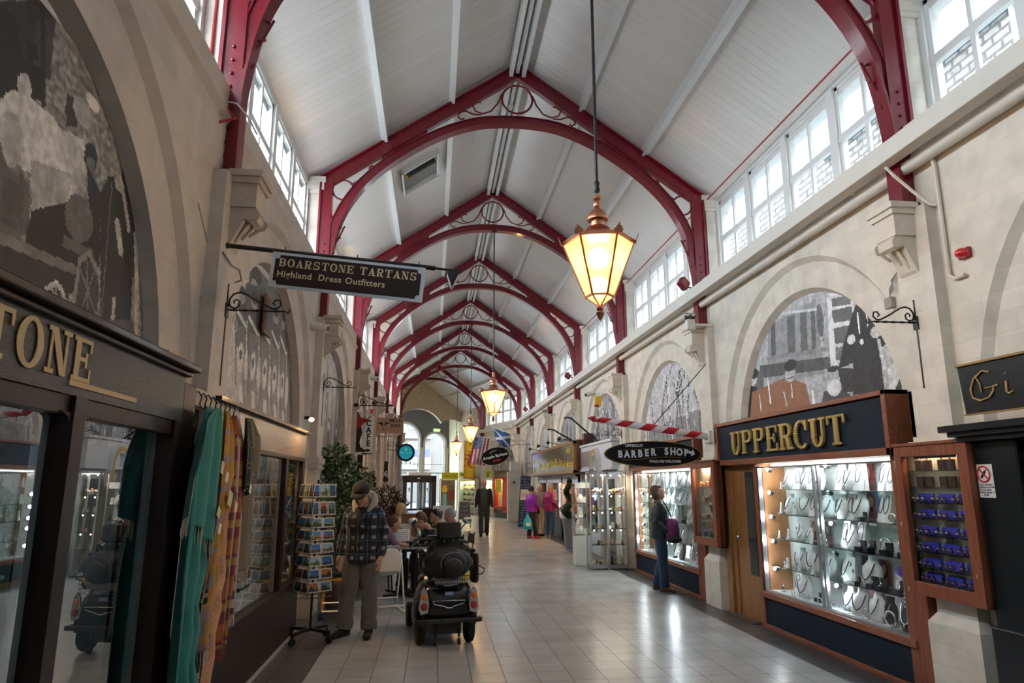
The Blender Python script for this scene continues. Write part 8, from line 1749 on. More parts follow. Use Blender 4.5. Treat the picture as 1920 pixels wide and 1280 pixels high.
f=sheet(t,'cloth_fall',M_vc,-1.40,[(0,4.78),(.2,4.76),(.5,4.72),(.85,4.62),(1,4.60)],[(0,4.84),(.1,4.97),(.3,4.99),(.4,4.90),(.46,4.97),(.52,4.84),(.6,4.90),(.68,4.80),(.78,4.86),(.88,4.76),(1,4.80)],2.18,.66,.035,1.8,2,cf,bot=lambda u:.10*u);fringe(t,'fringe',M_fr,f,22,.09);tagbit(t,-1.345,4.86,1.60,.09,.10,M_cr,.35);tagbit(t,-1.34,4.96,1.62,.06,.05,M_black,.35);tagbit(t,-1.335,4.98,1.54)
t=thing('wool_scarf','peach houndstooth scarf folded in steps, fourth on the rail','scarf')
def ht(u,v): return (.47,.23,.13) if (int(u*34)+int(v*95))%2 else (.58,.33,.20)
f=sheet(t,'cloth_fall',M_vc,-1.43,[(0,4.90),(.3,4.88),(1,4.78)],[(0,4.96),(.15,5.10),(.55,5.16),(.62,5.26),(.68,5.12),(.74,5.18),(.82,5.04),(.9,5.10),(1,5.0)],2.17,.42,.03,1.6,1,ht,44,90);fringe(t,'fringe',M_fr,f,22,.08)
t=thing('wool_scarf','red, orange and mustard tartan scarf, fifth on the rail','scarf')
cf=tart((.22,.012,.015),[(1,.1,.5,(.36,.10,.01)),(1,.6,.8,(.38,.22,.02)),(0,.5,.6,(.06,.02,.02))],.30)
f=sheet(t,'cloth_fall',M_vc,-1.41,[(0,5.0),(.2,5.06),(1,4.98)],[(0,5.05),(.15,5.24),(.6,5.28),(1,5.22)],2.17,.62,.03,1.7,3,cf);fringe(t,'fringe',mat('red_fringe',(.28,.03,.03),.8),f,22,.09)
t=thing('wool_scarf','pinkish grey scarf with dark square checks, sixth on the rail','scarf')
def sq(u,v): return (.03,.03,.035) if (u*3.1)%1>.72 and (v*13)%1>.55 else (.40,.33,.31)
f=sheet(t,'cloth_fall',M_vc,-1.42,[(0,5.11),(.2,5.16),(1,5.14)],[(0,5.16),(.15,5.36),(1,5.40)],2.17,.80,.03,1.5,0,sq,40,70);fringe(t,'fringe',M_fr,f,22,.10);tagbit(t,-1.37,5.30,1.68)
t=thing('wool_scarf','taupe herringbone scarf with long pale fringe, last on the rail','scarf')
f=sheet(t,'cloth_fall',mat('taupe_wool',(.20,.165,.12),.85,noise_amt=.2,nscale=90,bump=.5,bscale=120),-1.40,[(0,5.30),(.2,5.30),(1,5.34)],[(0,5.38),(.12,5.56),(.3,5.60),(1,5.66)],2.18,1.06,.035,1.6,2,bot=lambda u:.03*u);fringe(t,'fringe',M_fr,f,26,.12)
f=sheet(t,'short_fold',mat('taupe_wool',(.20,.165,.12),.85),-1.385,[(0,5.34),(1,5.40)],[(0,5.40),(.3,5.62),(1,5.64)],2.18,1.78,.03,1.4,0)
t=thing('wool_scarf','dark green tartan scarf tucked between the checked and taupe scarves','scarf')
cf=tart((.02,.03,.022),[(1,.3,.4,(.14,.15,.09)),(0,.3,.4,(.12,.12,.08))],.12)
f=sheet(t,'cloth_fall',M_vc,-1.37,[(0,5.20),(1,5.24)],[(0,5.26),(.4,5.40),(1,5.36)],2.17,1.66,.02,1.4,0,cf,bot=lambda u:-.05*u);tagbit(t,-1.345,5.36,1.76,.06,.07,M_black,.4);tagbit(t,-1.34,5.34,1.66)

# ---------------------------------------------------------------- postcard rack
RKX,RKY,RZ=-1.31,8.22,math.radians(40)
t=thing('postcard_rack','tall black wire spinner rack of postcards on a castor base','display rack',(RKX,RKY,0),RZ)
b=MB();b.cyl((0,0,.12),(0,0,1.74),.013,n=10);b.build('pole',M_black,t,smooth=True)
HS=.155
for k in range(4):
    a=PI/2*k+.3; d=Vector((math.cos(a),math.sin(a),0));b=MB();b.bar((0,0,.13),tuple(d*.27+Vector((0,0,.115))),.035,.028);o=b.build('base_leg',M_black,t)
    b=MB();e=d*.27;b.cyl((e.x-d.y*.018,e.y+d.x*.018,.038),(e.x+d.y*.018,e.y-d.x*.018,.038),.036,n=16);b.cyl((e.x,e.y,.05),(e.x,e.y,.11),.008,n=8);b.build('castor',M_rubber,o,smooth=True)
TZ=[(1.545,.165,3),(1.35,.165,3)]+[(1.215-.137*k,.105,2) for k in range(6)]
b=MB()
for z,h,n in TZ:
    for zz,o_ in ((z-.005,.030),(z+h*.35,.034)):
        r=HS+o_;b.tube([(-r,-r,zz),(r,-r,zz),(r,r,zz),(-r,r,zz)],.0022,4,True)
    for s0,s1 in ((1,1),(1,-1),(-1,1),(-1,-1)): b.bar((0,0,z-.005),(s0*(HS+.03),s1*(HS+.03),z-.005),.004,.004)
    for k in range(7):
        q=-HS+2*HS*k/6
        for x0,y0,x1,y1 in ((q,-HS-.03,q,-HS-.005),(HS+.03,q,HS+.005,q),(q,HS+.03,q,HS+.005),(-HS-.03,q,-HS-.005,q)): b.tube([(x0,y0,z+h*.35),(x0,y0,z-.005),(x1,y1,z-.005)],.002,4)
for s0,s1 in ((1,1),(1,-1),(-1,1),(-1,-1)): b.tube([(s0*HS,s1*HS,.50),(s0*HS,s1*HS,1.70)],.003,4)
b.tube([((HS+.05)*math.cos(2*PI*k/20),(HS+.05)*math.sin(2*PI*k/20),.475) for k in range(20)],.003,4,True);b.tube([(.11*math.cos(2*PI*k/20),.11*math.sin(2*PI*k/20),.47) for k in range(20)],.003,4,True)
b.build('wire_basket',M_black,t)
PAL=[((.05,.2,.55),(.25,.10,.03),(.02,.03,.08)),((.08,.3,.6),(.35,.25,.05),(.03,.10,.02)),((.15,.3,.5),(.08,.12,.03),(.04,.04,.03)),((.5,.2,.06),(.1,.04,.03),(.03,.05,.12)),((.03,.15,.4),(.05,.12,.2),(.01,.02,.03)),((.35,.55,.7),(.10,.20,.04),(.4,.3,.12))]
SC=['loch','castle','mountain','glen','harbour','cottage','bridge','stag']
SK=['blue','amber','dark','pale','green','red']
ci=0
def cardart(seed,p):
    rr=random.Random(seed);h1=rr.uniform(.35,.6);a=rr.uniform(.05,.2);w=rr.uniform(4,9);ph=rr.uniform(0,6);h2=rr.uniform(.12,.3)
    def cf(u,v):
        if u<.07 or u>.93 or v<.08 or v>.93: return (.72,.72,.70)
        hz=h1+a*math.sin(w*u+ph)+.05*math.sin(w*3*u)
        if v>hz: return [c*(.8+.5*(1-v)) for c in p[0]]
        return p[1] if v>h2+.05*math.sin(6*u) else p[2]
    return cf
bpy.context.view_layer.update()
RM=Matrix.Translation((RKX,RKY,0))@Matrix.Rotation(RZ,4,'Z')
for face in (0,1):
    for ti,(z,h,n) in enumerate(TZ):
        for i in range(n):
            p=PAL[(ci*5+ti)%6]; w=(.095 if n==3 else .150);hh=(.15 if n==3 else .105)
            q=thing('postcard','%s postcard of a %s, %s pocket of the %s row, %s face'%(SK[(ci*5+ti)%6],SC[ci%8],ORDW[i],ORDW[ti],'walker side' if face else 'window side'),'postcard',(0,0,0),0,'postcards on the spinner rack')
            b=MB();b.grid(lambda u,v:((u-.5)*w,.03-.035*v*-1*0-(.0) +.022*v,v*hh),10,10,cardart(ci,p))
            b.build('card_face',M_vcg,q,solid=.0015)
            b=MB();b.grid(lambda u,v:((u-.5)*w,.034+.022*v,v*hh),1,1);b.build('card_stack',M_paper,q,solid=.004)
            u0=(-HS+2*HS*(i+.5)/n)
            # face 1 looks along local -Y, face 0 along local -X
            M=Matrix.Translation((u0,-HS-.025,z)) if face else Matrix.Translation((-HS-.025,u0,z))@Matrix.Rotation(-PI/2,4,'Z')
            q.matrix_world=RM@M; ci+=1

# ---------------------------------------------------------------- mobility scooter
SCO=thing('mobility_scooter','black mobility scooter seen from behind with orange and red tail lights','mobility scooter',(.16,7.98,0),math.radians(9))
t=SCO;M_gb=mat('scooter_gloss',(.006,.007,.009),.22,coat=.25,spec=.4);M_seat=mat('black_vinyl',(.010,.010,.011),.55,bump=.3,bscale=60)
def rr_(b,x0,x1,y0,y1,z0,z1): b.box(x0,x1,y0,y1,z0,z1)
for i,(x,y,r,w) in enumerate(((-.27,.0,.165,.085),(.27,.0,.165,.085),(-.25,1.02,.14,.075),(.25,1.02,.14,.075))):
    b=MB();b.lathe([(r*.55,-w/2),(r*.86,-w/2),(r*.98,-w*.36),(r,0),(r*.98,w*.36),(r*.86,w/2),(r*.55,w/2)],c=(x,y,r),n=28,T=Matrix.Rotation(PI/2,3,'Y'));wh=b.build('wheel',M_rubber,t,smooth=True)
    b=MB();b.lathe([(r*.2,-w*.4),(r*.54,-w*.45),(r*.56,w*.45),(r*.2,w*.4)],c=(x,y,r),n=20,T=Matrix.Rotation(PI/2,3,'Y'));b.build('hub',M_steel,wh,smooth=True)
b=MB()
rg=[]
for z,w,yb,yf in ((.235,.30,-.20,.35),(.30,.325,-.235,.40),(.42,.33,-.25,.40),(.54,.30,-.225,.38),(.62,.25,-.18,.33),(.64,.20,-.12,.28)):
    rg.append([Vector((w*math.copysign(abs(math.cos(a))**.45,math.cos(a)),(yb+yf)/2+(yf-yb)/2*math.copysign(abs(math.sin(a))**.6,math.sin(a)),z)) for a in [2*PI*k/36 for k in range(36)]])
b.loft(rg);b.build('rear_shell',M_gb,t,smooth=60)
for s in (-1,1):
    b=MB();b.loft([[Vector((s*(.275+.075*math.cos(a)*k_),.02+.24*math.sin(a)*k_*1.0,z)) for a in [2*PI*q/20 for q in range(20)]] for z,k_ in ((.22,1.0),(.34,1.05),(.42,.95),(.47,.7),(.49,.3))]);b.build('mudguard',M_gb,t,smooth=60)
    L_=[(.225,.36),(.30,.34),(.325,.40),(.30,.58),(.27,.62),(.235,.56),(.215,.45)]
    b=MB();b.prism([(s*u,w) for u,w in L_],(0,-.262,0),(1,0,0),(0,0,1),(0,1,0),.03);tl=b.build('lamp_cluster',mat('lamp_silver',(.55,.55,.56),.2,metal=.6),t,bevel=.006)
    b=MB();b.ell((s*.268,-.265,.52),.028,.012,.036,16,8);b.build('orange_lamp',mat('orange_lens',(.75,.16,.02),.15,coat=1),tl,smooth='all')
    b=MB();b.ell((s*.268,-.265,.425),.036,.014,.042,16,8);b.build('red_lamp',mat('red_lens',(.35,.012,.02),.15,coat=1),tl,smooth='all')
b=MB();b.bar((-.345,-.275,.275),(.345,-.275,.275),.035,.045);b.bar((-.345,-.275,.275),(-.355,-.15,.275),.03,.045);b.bar((.345,-.275,.275),(.355,-.15,.275),.03,.045);b.build('bumper',M_blackp,t,bevel=.01)
b=MB();b.tube([(-.175,-.258,.475),(-.16,-.262,.445),(-.05,-.268,.42),(-.02,-.27,.405),(.02,-.27,.405),(.05,-.268,.42),(.16,-.262,.445),(.175,-.258,.475),(-.175,-.258,.475)],.0055,6);b.build('chrome_trim',M_chrome,t,smooth='all')
boxp('plate_sticker',mat('sticker_blue',(.25,.36,.55),.4),t,(-.045,.045,-.256,-.245,.53,.565))
scrib('maker_badge',M_chrome,t,.10,.018,(-.16,-.222,.60),(1,0,0),(0,0,1),2,6)
boxp('floor_deck',M_blackp,t,(-.26,.26,.35,.98,.14,.20),bevel=.02);boxp('chassis',M_black,t,(-.16,.16,-.15,.4,.12,.24))
b=MB()
for s in (-1,1): b.tube([(s*.12,-.14,.22),(s*.13,-.17,.09)],.012,6);b.lathe([(.01,-.015),(.035,-.012),(.035,.012),(.01,.015)],c=(s*.13,-.17,.045),n=14,T=Matrix.Rotation(PI/2,3,'Y'))
b.build('anti_tip_wheel',M_rubber,t)
b=MB();b.cyl((0,.12,.6),(0,.12,.74),.035,n=14);b.build('seat_post',M_steel,t)
def cushion(name,w,d,h,c,m=M_seat,par=None,tilt=0,p=.35):
    b=MB();T=Matrix.Rotation(tilt,4,'X')
    b.loft([[Vector(c)+T@Vector((w/2*k_*math.copysign(abs(math.cos(a))**p,math.cos(a)),y,h/2*k_*math.copysign(abs(math.sin(a))**p,math.sin(a)))) for a in [2*PI*q/32 for q in range(32)]] for y,k_ in ((-d/2,.86),(-d/2+.012,.96),(-d*.15,1),(d*.15,1),(d/2-.012,.96),(d/2,.86))])
    return b.build(name,m,par or t,smooth=50)
cushion('seat_cushion',.50,.46,.11,(0,.17,.76))
b=MB();T=Matrix.Rotation(-.12,4,'X')
prof=[(-.21,-.05),(-.235,.10),(-.235,.22),(-.20,.31),(-.14,.365),(0,.39),(.14,.365),(.20,.31),(.235,.22),(.235,.10),(.21,-.05)]
b.loft([[Vector((0,-.11,.72))+T@Vector((u*k_,y,(w-.15)*k_+.15)) for u,w in prof] for y,k_ in ((-.045,.90),(-.03,1),(.03,1),(.045,.92))]);b.build('seat_back',M_seat,t,smooth=50)
b=MB();b.tube([(.20,-.17,.80),(.235,-.165,1.0),(.19,-.165,1.08),(.0,-.168,1.115),(-.19,-.165,1.08),(-.235,-.165,1.0),(-.20,-.17,.80)],.006,6);b.build('seat_piping',mat('grey_piping',(.14,.15,.16),.5),t,smooth='all')
b=MB();[b.cyl((s*.05,-.16,1.07),(s*.05,-.165,1.15),.007,n=8) for s in (-1,1)];b.build('headrest_stalk',M_steel,t)
cushion('headrest',.27,.09,.185,(0,-.165,1.19),tilt=-.08,p=.25)
for s in (-1,1):
    b=MB();b.tube([(s*.25,-.05,.76),(s*.285,-.06,.80),(s*.285,-.06,.95)],.014,7);b.build('arm_bracket',M_black,t);cushion('armrest',.07,.30,.045,(s*.285,.06,.965),p=.5)
b=MB();b.loft([[Vector((.335+.045*math.cos(a)*k_,.05+.15*math.sin(a)*k_,z)) for a in [2*PI*q/18 for q in range(18)]] for z,k_ in ((.62,.8),(.66,1),(.88,1),(.93,.85))]);b.build('side_bag',M_blackcloth,t,smooth=60)
b=MB();b.tube([(.34,-.06,.70),(.40,-.10,.72),(.42,-.11,.77),(.37,-.08,.80),(.33,-.05,.78)],.007,6);b.build('bag_strap',M_blackcloth,t)
# tiller, bars, mirrors
b=MB();b.tube([(0,.98,.22),(0,.86,.62),(0,.72,1.0)],[.06,.04,.035],10);b.box(-.10,.10,.66,.78,.98,1.08);b.build('tiller',M_blackp,t,smooth=40)
b=MB();b.tube([(-.31,.50,1.03),(-.22,.60,1.05),(0,.68,1.04),(.22,.60,1.05),(.31,.50,1.03)],.014,8);b.build('handlebar',M_black,t,smooth='all')
for s in (-1,1):
    b=MB();b.tube([(s*.29,.52,1.03),(s*.34,.44,1.01)],.02,8);b.build('grip',M_rubber,t);b=MB();b.tube([(s*.27,.56,1.0),(s*.34,.49,.96)],.009,6);b.build('brake_lever',M_black,t)
    b=MB();b.tube([(s*.20,.60,1.05),(s*.27,.52,1.16),(s*.315,.46,1.235)],.007,6);ms=b.build('mirror_stem',M_black,t,smooth='all')
    b=MB();b.ell((s*.33,.44,1.27),.062,.022,.043,20,10,T=Matrix.Rotation(s*.15,3,'Y'));b.build('mirror_shell',mat('red_shell',(.30,.015,.02),.3,coat=.5),ms,smooth='all')
    b=MB();b.ell((s*.33,.424,1.27),.054,.010,.036,20,8,T=Matrix.Rotation(s*.15,3,'Y'));b.build('mirror_glass',M_chrome,ms,smooth='all')
boxp('front_shell',M_gb,t,(-.16,.16,.88,1.12,.20,.60),bevel=.06)
# basket with carrier bags
b=MB()
for k in range(16): x=-.20+.4*k/15;b.tube([(x,-.36,.615),(x,-.355,.78)],.002,4)
for z in (.615,.66,.70,.74,.78): b.tube([(-.21,-.16,z),(-.205,-.36,z),(.205,-.36,z),(.21,-.16,z)],.0025,4)
b.build('rear_basket',M_black,t)
def crumple(name,label,cat,loc,rx,ry,rz,m,rzz=0,amp=.02,parts=None):
    q=thing(name,label,cat,loc,rzz);b=MB();b.ell((0,0,rz),rx,ry,rz,36,24)
    for i,v in enumerate(b.v):
        v=Vector(v);d=(v-Vector((0,0,rz)));k=noise.noise(v*14+Vector(loc)*3)*amp*1.6+noise.noise(v*33)*amp*.5;v=v+d.normalized()*k;v.z=max(0,v.z);b.v[i]=tuple(v)
    b.build('bag_body',m,q,smooth='all');return q
SM=Matrix.Translation((.16,7.98,0))@Matrix.Rotation(math.radians(9),4,'Z')
def sp(x,y,z): return tuple(SM@Vector((x,y,z)))
q=crumple('carrier_bag','crumpled grey white carrier bag lying in the wire basket of the scooter','bag',sp(-.01,-.265,.625),.18,.075,.065,mat('grey_white_plastic',(.34,.34,.34),.4),math.radians(9));b=MB();b.tube([(-.15,-.02,.10),(-.17,-.03,.14),(-.13,-.02,.13)],.008,5);b.build('bag_handle',mat('grey_white_plastic',(.34,.34,.34),.4),q)
q=crumple('carrier_bag','yellow plastic bag poking up at the side of the scooter basket','bag',sp(.155,-.27,.65),.05,.05,.085,mat('yellow_plastic',(.72,.58,.02),.35),0);b=MB();b.tube([(.0,-.03,.15),(.02,-.03,.19),(.03,-.02,.14)],.007,5);b.build('bag_handle',mat('yellow_plastic',(.72,.58,.02),.35),q)
q=crumple('rucksack','large black rucksack hanging over the seat back of the scooter','rucksack',sp(-.02,-.29,.70),.255,.10,.165,mat('black_nylon',(.010,.012,.018),.45,bump=.5),math.radians(9),.012)
for r,z in ((.12,.20),(.085,.165)): b=MB();b.tube([(r*math.cos(a)*1.1+.03,-.105-.015*math.sin(a)+.0,z+r*.95*math.sin(a)-.03) for a in [PI*k/16 for k in range(-2,19)]],.005,6);b.build('reflective_piping',mat('piping_light',(.20,.22,.25),.4),q,smooth='all')
b=MB();b.ell((.03,-.09,.12),.12,.045,.11,18,12);b.build('front_pocket',mat('black_nylon',(.010,.012,.018),.45),q,smooth='all');b=MB();[b.tube([(s*.14,.02,.30),(s*.16,.06,.38),(s*.15,.13,.34)],.014,6) for s in (-1,1)];b.build('shoulder_strap',M_blackcloth,q)

# ---------------------------------------------------------------- cafe furniture
def highchair(label,loc,rz,mfr,msh,yellow=False):
    t=thing('high_chair',label,'high chair',loc,rz)
    for s in (-1,1):
        b=MB();b.tube([(s*.20,-.26,.03),(s*.19,-.08,.56),(s*.18,.02,.80)],.013,8);b.tube([(s*.20,.28,.03),(s*.19,.06,.52)],.013,8);b.tube([(s*.20,-.27,.018),(s*.20,.29,.018)],.014,8);b.build('side_frame',mfr,t,smooth='all')
        for y in (-.27,.29): b=MB();b.ell((s*.20,y,.025),.022,.035,.024,10,8);b.build('foot_cap',msh,t,smooth='all')
    b=MB();b.tube([(-.20,.22,.14),(.20,.22,.14)],.011,7);b.tube([(-.20,-.24,.10),(.20,-.24,.10)],.011,7);b.build('cross_rail',mfr,t,smooth='all')
    b=MB();b.loft([ring((0,y,z),rx,ry,(0,.25,1),n=20) for y,z,rx,ry in ((0,.48,.13,.13),(0,.50,.165,.155),(.0,.56,.18,.165))]);b.build('seat_shell',msh,t,smooth=60)
    b=MB();b.prism([(-.14,.54),(.14,.54),(.145,.70),(.13,.77),(.09,.82),(.04,.84),(-.04,.84),(-.09,.82),(-.13,.77),(-.145,.70)],(0,-.15,0),(1,0,0),(0,-.12,1),(0,-1,0),.025);b.build('back_rest',msh,t,bevel=.01);boxp('harness',mat('pink_strap',(.45,.03,.16),.6),t,(-.16,.16,-.145,-.13,.56,.60))
    b=MB();b.loft([ring((0,.20,z),rx,ry,n=20) for z,rx,ry in ((.66,.19,.11),(.68,.21,.13),(.70,.205,.125))]);b.build('tray',msh,t,smooth=60)
    return t
highchair('white plastic high chair with pink strap behind the plaid jacket','' or (-.60,9.95,0),.25,M_whitepl,M_whitepl)
M_yc=mat('yellow_timber',(.62,.33,.03),.45)
t=thing('high_chair','yellow timber framed high chair with blue feet behind the postcard rack','high chair',(-1.22,9.62,0),.1)
for s in (-1,1):
    b=MB();b.bar((s*.17,-.16,0.03),(s*.16,-.06,.72),.035,.035);b.bar((s*.17,.22,.03),(s*.16,.08,.72),.035,.035);b.build('yellow_post',M_yc,t)
    for y in (-.16,.22): b=MB();b.lathe([(.04,0),(.045,.03),(.02,.10)],c=(s*.17,y,0),n=12);b.build('blue_foot',mat('foot_blue',(.03,.05,.09),.5),t)
boxp('seat_board',M_blackp,t,(-.18,.18,-.10,.16,.50,.55));boxp('seat_rail',M_yc,t,(-.19,.19,-.13,-.10,.46,.50));b=MB();b.tube([(-.17,-.17,.10),(.17,-.17,.10)],.01,6);b.tube([(-.17,-.15,.20),(.17,-.15,.20)],.01,6);b.build('chrome_rail',M_steel,t)
M_marb=mat('marble_top',(.40,.40,.42),.15,noise_amt=.35,nscale=6)
def table(label,x,y,w,d):
    t=thing('cafe_table',label,'table',(x,y,0));b=MB();b.box(-w/2,w/2,-d/2,d/2,.72,.75);b.build('marble_top',M_marb,t,bevel=.006);b=MB();b.cyl((0,0,.03),(0,0,.72),.035,n=14);b.build('pedestal',M_black,t)
    b=MB();b.bar((-.28,-.28,.03),(.28,.28,.03),.05,.03);b.bar((-.28,.28,.03),(.28,-.28,.03),.05,.03);b.build('cross_foot',M_black,t);return t
table('marble topped cafe table with papers just beyond the scooter',-.42,11.35,.80,.9)
table('farther marble cafe table where the blonde person sits',-.30,13.2,.8,.8)
def chair(label,x,y,rz):
    t=thing('cafe_chair',label,'chair',(x,y,0),rz);b=MB();b.box(-.20,.20,-.20,.20,.43,.46);b.build('seat',M_blackp,t,bevel=.01)
    for sx in (-1,1):
        for sy in (-1,1): b=MB();b.tube([(sx*.17,sy*.17,.43),(sx*.20,sy*.20,0)],.012,7);b.build('leg',M_black,t)
    b=MB();b.tube([(-.18,-.19,.45),(-.19,-.24,.82),(.19,-.24,.82),(.18,-.19,.45)],.012,7);b.box(-.17,.17,-.245,-.23,.62,.80);b.build('backrest',M_black,t);return t
for lab,x,y,rz in (('black cafe chair under the navy jacket',.16,11.3,PI/2+.25),('black cafe chair under the auburn haired person',-.82,11.38,-PI/2+.2),('black cafe chair under the person with dark tied hair',.25,12.4,PI/2+.5),('black cafe chair under the white top',.50,13.05,PI/2+.2),('black cafe chair under the blonde person',-.76,13.9,-PI/2+.1)):
    chair(lab,x,y,rz)
def paper(label,loc,rz,w,h,tilt=0,name='open_menu',lines=True):
    t=thing(name,label,'menu',loc,rz);b=MB();T=Matrix.Rotation(tilt,4,'X');b.T=T;b.box(-w/2,w/2,-h/2,h/2,0,.004);b.build('sheet',M_paper,t)
    if lines: b=MB();b.T=T;[b.box(-w*.4,w*.4,-h*.4+h*.13*k,-h*.4+h*.13*k+.012,.004,.005) for k in range(6)];b.build('print_lines',mat('grey_print',(.4,.4,.42),.5),t)
    return t
paper('white open menu held up over the near cafe table',(-.50,11.45,.86),.1,.30,.30,.9);paper('loose white sheet on the near edge of the cafe table',(-.62,11.08,.752),.2,.26,.18);paper('second white sheet lying by the table middle',(-.32,11.25,.752),-.3,.22,.28);paper('white sheet near the navy jacket sleeve',(-.14,11.15,.752),.1,.22,.15)
t=thing('menu_holder','upright menu card with pictures on the cafe table','menu',(-.45,11.72,.75));boxp('menu_card',M_paper,t,(-.11,.11,-.004,.004,.03,.30));boxp('print_block',mat('grey_print',(.4,.4,.42),.5),t,(-.08,-.03,-.006,-.004,.17,.24),(.0,.08,-.006,-.004,.08,.12));boxp('holder_foot',M_steel,t,(-.06,.06,-.03,.03,0,.03))
t=thing('notice_board','white framed notice board with two text columns among the tables','notice board',(.20,13.6,0));boxp('board_face',M_paper,t,(-.19,.19,0,.02,.85,1.28));b=MB();[b.box(-.16+.2*c,-.04+.2*c,-.004,0,.92+.03*k,.935+.03*k) for k in range(10) for c in (0,1)];b.build('text_column',mat('blue_print',(.15,.2,.4),.5),t);b=MB();[b.tube([(s*.15,.05,.85),(s*.18,.2,0)],.01,6) for s in (-1,1)];b.build('easel_leg',M_steel,t)
t=thing('chalk_easel','dark chalkboard easel between the cafe tables','notice board',(-.02,13.7,0));boxp('board_face',M_blackp,t,(-.16,.16,0,.02,.8,1.22));boxp('board_frame',mat('grey_timber',(.2,.18,.16),.6),t,(-.18,.18,-.005,.025,1.22,1.25),(-.18,-.16,-.005,.025,.8,1.22),(.16,.18,-.005,.025,.8,1.22));b=MB();[b.tube([(s*.15,.05,.85),(s*.18,.2,0)],.01,6) for s in (-1,1)];b.build('easel_leg',M_black,t)
t=thing('wooden_crate','tan cardboard crate standing on the farther cafe table','crate',(-.42,13.25,.75));boxp('crate_body',mat('cardboard',(.28,.15,.07),.8),t,(-.15,.15,-.1,.1,0,.40));boxp('crate_slot',M_black,t,(-.03,.03,-.104,-.1,.3,.33))
t=thing('green_bottle','green glass bottle beside the tan crate','bottle',(-.17,13.1,.75));b=MB();b.lathe([(.03,0),(.033,.01),(.033,.15),(.013,.21),(.012,.26)],n=14);b.build('bottle_body',mat('bottle_green',(.01,.22,.06),.15),t,smooth=True);b=MB();b.lathe([(.014,.25),(.014,.27)],n=10);b.build('cap',M_steel,t)
t=thing('milk_jug','cream jug on the near cafe table behind the navy jacket','jug',(-.06,11.6,.75));b=MB();b.lathe([(.035,0),(.04,.05),(.035,.14),(.022,.19),(.024,.22)],n=16);b.build('jug_body',mat('cream_china',(.7,.65,.5),.3),t,smooth=True);b=MB();b.tube([(.03,0,.16),(.06,0,.13),(.04,0,.07)],.006,5);b.build('jug_handle',mat('cream_china',(.7,.65,.5),.3),t)
t=thing('table_flowers','small yellow and green posy on the near cafe table','flowers',(.02,11.75,.75));b=MB();b.cyl((0,0,0),(0,0,.10),.03,n=12);b.build('vase',M_whitepl,t);b=MB();leaves(b,[(0,0,.16,.06)],120,.05,.015,RG,1);b.build('leaf_cluster',mat('posy_green',(.08,.30,.03),.6),t);b=MB();[b.ell((RG.uniform(-.05,.05),RG.uniform(-.05,.05),.18+RG.uniform(0,.04)),.018,.018,.014,7,5) for k in range(7)];b.build('bloom',mat('bloom_orange',(.8,.4,.08),.6),t)
t=thing('a_board','grey framed A-shaped pavement board with chalk text near the end of the arcade','a-board',(1.28,28.0,0))
b=MB()
for s in (-1,1): b.bar((s*.24,0,.0),(s*.20,.12,1.02),.03,.03);b.bar((s*.24,.36,.0),(s*.20,.2,1.02),.03,.03)
b.build('board_frame',mat('frame_grey',(.42,.40,.37),.5),t);b=MB();b.add([(-.22,-.0,.30),(.22,0,.30),(.20,.10,.98),(-.20,.10,.98),(-.22,.02,.30),(.22,.02,.30),(.20,.12,.98),(-.20,.12,.98)],[(0,1,2,3),(7,6,5,4),(0,4,5,1),(3,2,6,7)]);bd=b.build('board_face',mat('board_grey',(.10,.10,.10),.6),t)
for k,l_ in enumerate(('MILK BAR','COFFEE','CAKES & TEA')): scrib('chalk_print',M_paper,t,.28,.06 if k<2 else .04,(0,.068-.025*k,.82-.17*k),(1,0,0),(0,.15,1),k+4,8)

# ---------------------------------------------------------------- plants
def plant(label,name,loc,pts,n,L_,W_,cols,pot,ph,stems=4,seed=1,down=.2,cat='potted plant'):
    t=thing(name,label,cat,loc);rr=random.Random(seed);b=MB();b.lathe([(pot*.75,0),(pot,ph*.9),(pot*1.06,ph*.92),(pot*1.06,ph),(pot*.9,ph)],n=20);b.build('pot',mat('terracotta_dark',(.10,.06,.045),.7),t,smooth=40)
    b=MB()
    for k in range(stems):
        p=rr.choice(pts);b.tube([(rr.uniform(-.04,.04),rr.uniform(-.04,.04),ph*.9),(p[0]*.4+rr.uniform(-.05,.05),p[1]*.4,(ph+p[2])/2),(p[0],p[1],p[2])],[.016,.011,.006],6)
    b.build('stem',mat('bark',(.06,.04,.025),.8),t)
    for i,(c,nm) in enumerate(cols): b=MB();leaves(b,pts,n//len(cols),L_,W_,rr,1.0,down);o=b.build('foliage',mat(nm,c,.45,noise_amt=.3,nscale=9),t)
    return t
plant('weeping fig tree with pale edged green leaves behind the postcard rack','fig_tree',(-1.38,10.35,0),[(-.05,0,2.05,.20),(.05,.1,1.85,.28),(.15,.2,1.6,.28),(-.05,-.1,1.6,.28),(.12,0,1.35,.25),(.25,.3,1.45,.22),(.05,-.05,1.1,.22),(.2,.2,1.1,.2)],2600,.085,.020,[((.03,.09,.03),'fig_green'),((.02,.06,.025),'fig_dark'),((.30,.34,.20),'fig_variegated')],.17,.34,6,2,.5)
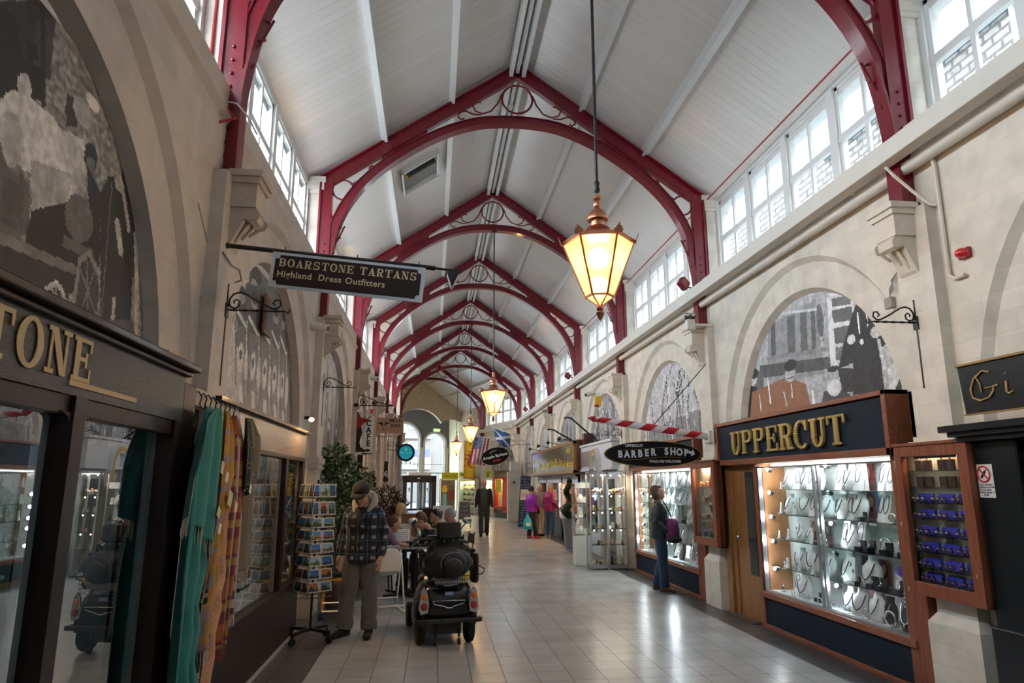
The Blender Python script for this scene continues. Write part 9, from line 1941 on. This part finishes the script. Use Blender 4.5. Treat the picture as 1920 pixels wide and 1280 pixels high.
plant('bushy plant with small cream speckled leaves between the fig and the black cap','speckled_plant',(-1.22,12.2,0),[(0,0,1.75,.20),(.05,.05,1.5,.25),(-.05,0,1.25,.26),(.12,0,1.1,.2)],1500,.07,.022,[((.40,.40,.22),'speckled_cream'),((.05,.08,.03),'speckled_green')],.17,.4,5,3,.4)
plant('dark purple leaved cordyline plant behind the black cap','cordyline_plant',(-.95,14.9,0),[(0,0,1.35,.22),(.1,0,1.15,.26),(-.1,0,1.05,.22)],520,.22,.018,[((.04,.018,.018),'cordyline_dark'),((.07,.03,.02),'cordyline_brown')],.17,.5,4,4,.15)
# ---------------------------------------------------------------- camera, sky, view
cam=bpy.data.cameras.new('camera'); co=bpy.data.objects.new('camera',cam); C.objects.link(co)
cam.sensor_width=36; cam.lens=24.0; cam.clip_start=.05; cam.clip_end=500
PIT=math.atan(266/1280); PSI=math.atan(148*math.cos(PIT)/1280)
co.location=(0,0,1.7); co.rotation_euler=(PI/2+PIT,0,-PSI)
sc=bpy.context.scene; sc.camera=co
w=bpy.data.worlds.new('overcast_sky'); sc.world=w; w.use_nodes=True; N=w.node_tree.nodes; L=w.node_tree.links; bg=N['Background']
tc=N.new('ShaderNodeTexCoord'); sp=N.new('ShaderNodeSeparateXYZ'); L.new(tc.outputs['Generated'],sp.inputs[0])
cr=N.new('ShaderNodeValToRGB'); cr.color_ramp.elements[0].position=.5; cr.color_ramp.elements[0].color=(.87,.935,1,1); cr.color_ramp.elements[1].position=1; cr.color_ramp.elements[1].color=(.70,.84,1,1)
L.new(sp.outputs[2],cr.inputs[0]); L.new(cr.outputs[0],bg.inputs[0]); bg.inputs[1].default_value=SKY
vs=sc.view_settings; vs.view_transform='Standard'; vs.look='None'; vs.gamma=1; vs.exposure=EXPO
try: vs.use_curve_mapping=False
except Exception: pass
cy=sc.cycles; cy.max_bounces=7; cy.diffuse_bounces=4; cy.glossy_bounces=3; cy.transmission_bounces=3; cy.transparent_max_bounces=16; cy.caustics_reflective=False; cy.caustics_refractive=False
cy.use_denoising=True; cy.sample_clamp_indirect=4; cy.use_light_tree=True
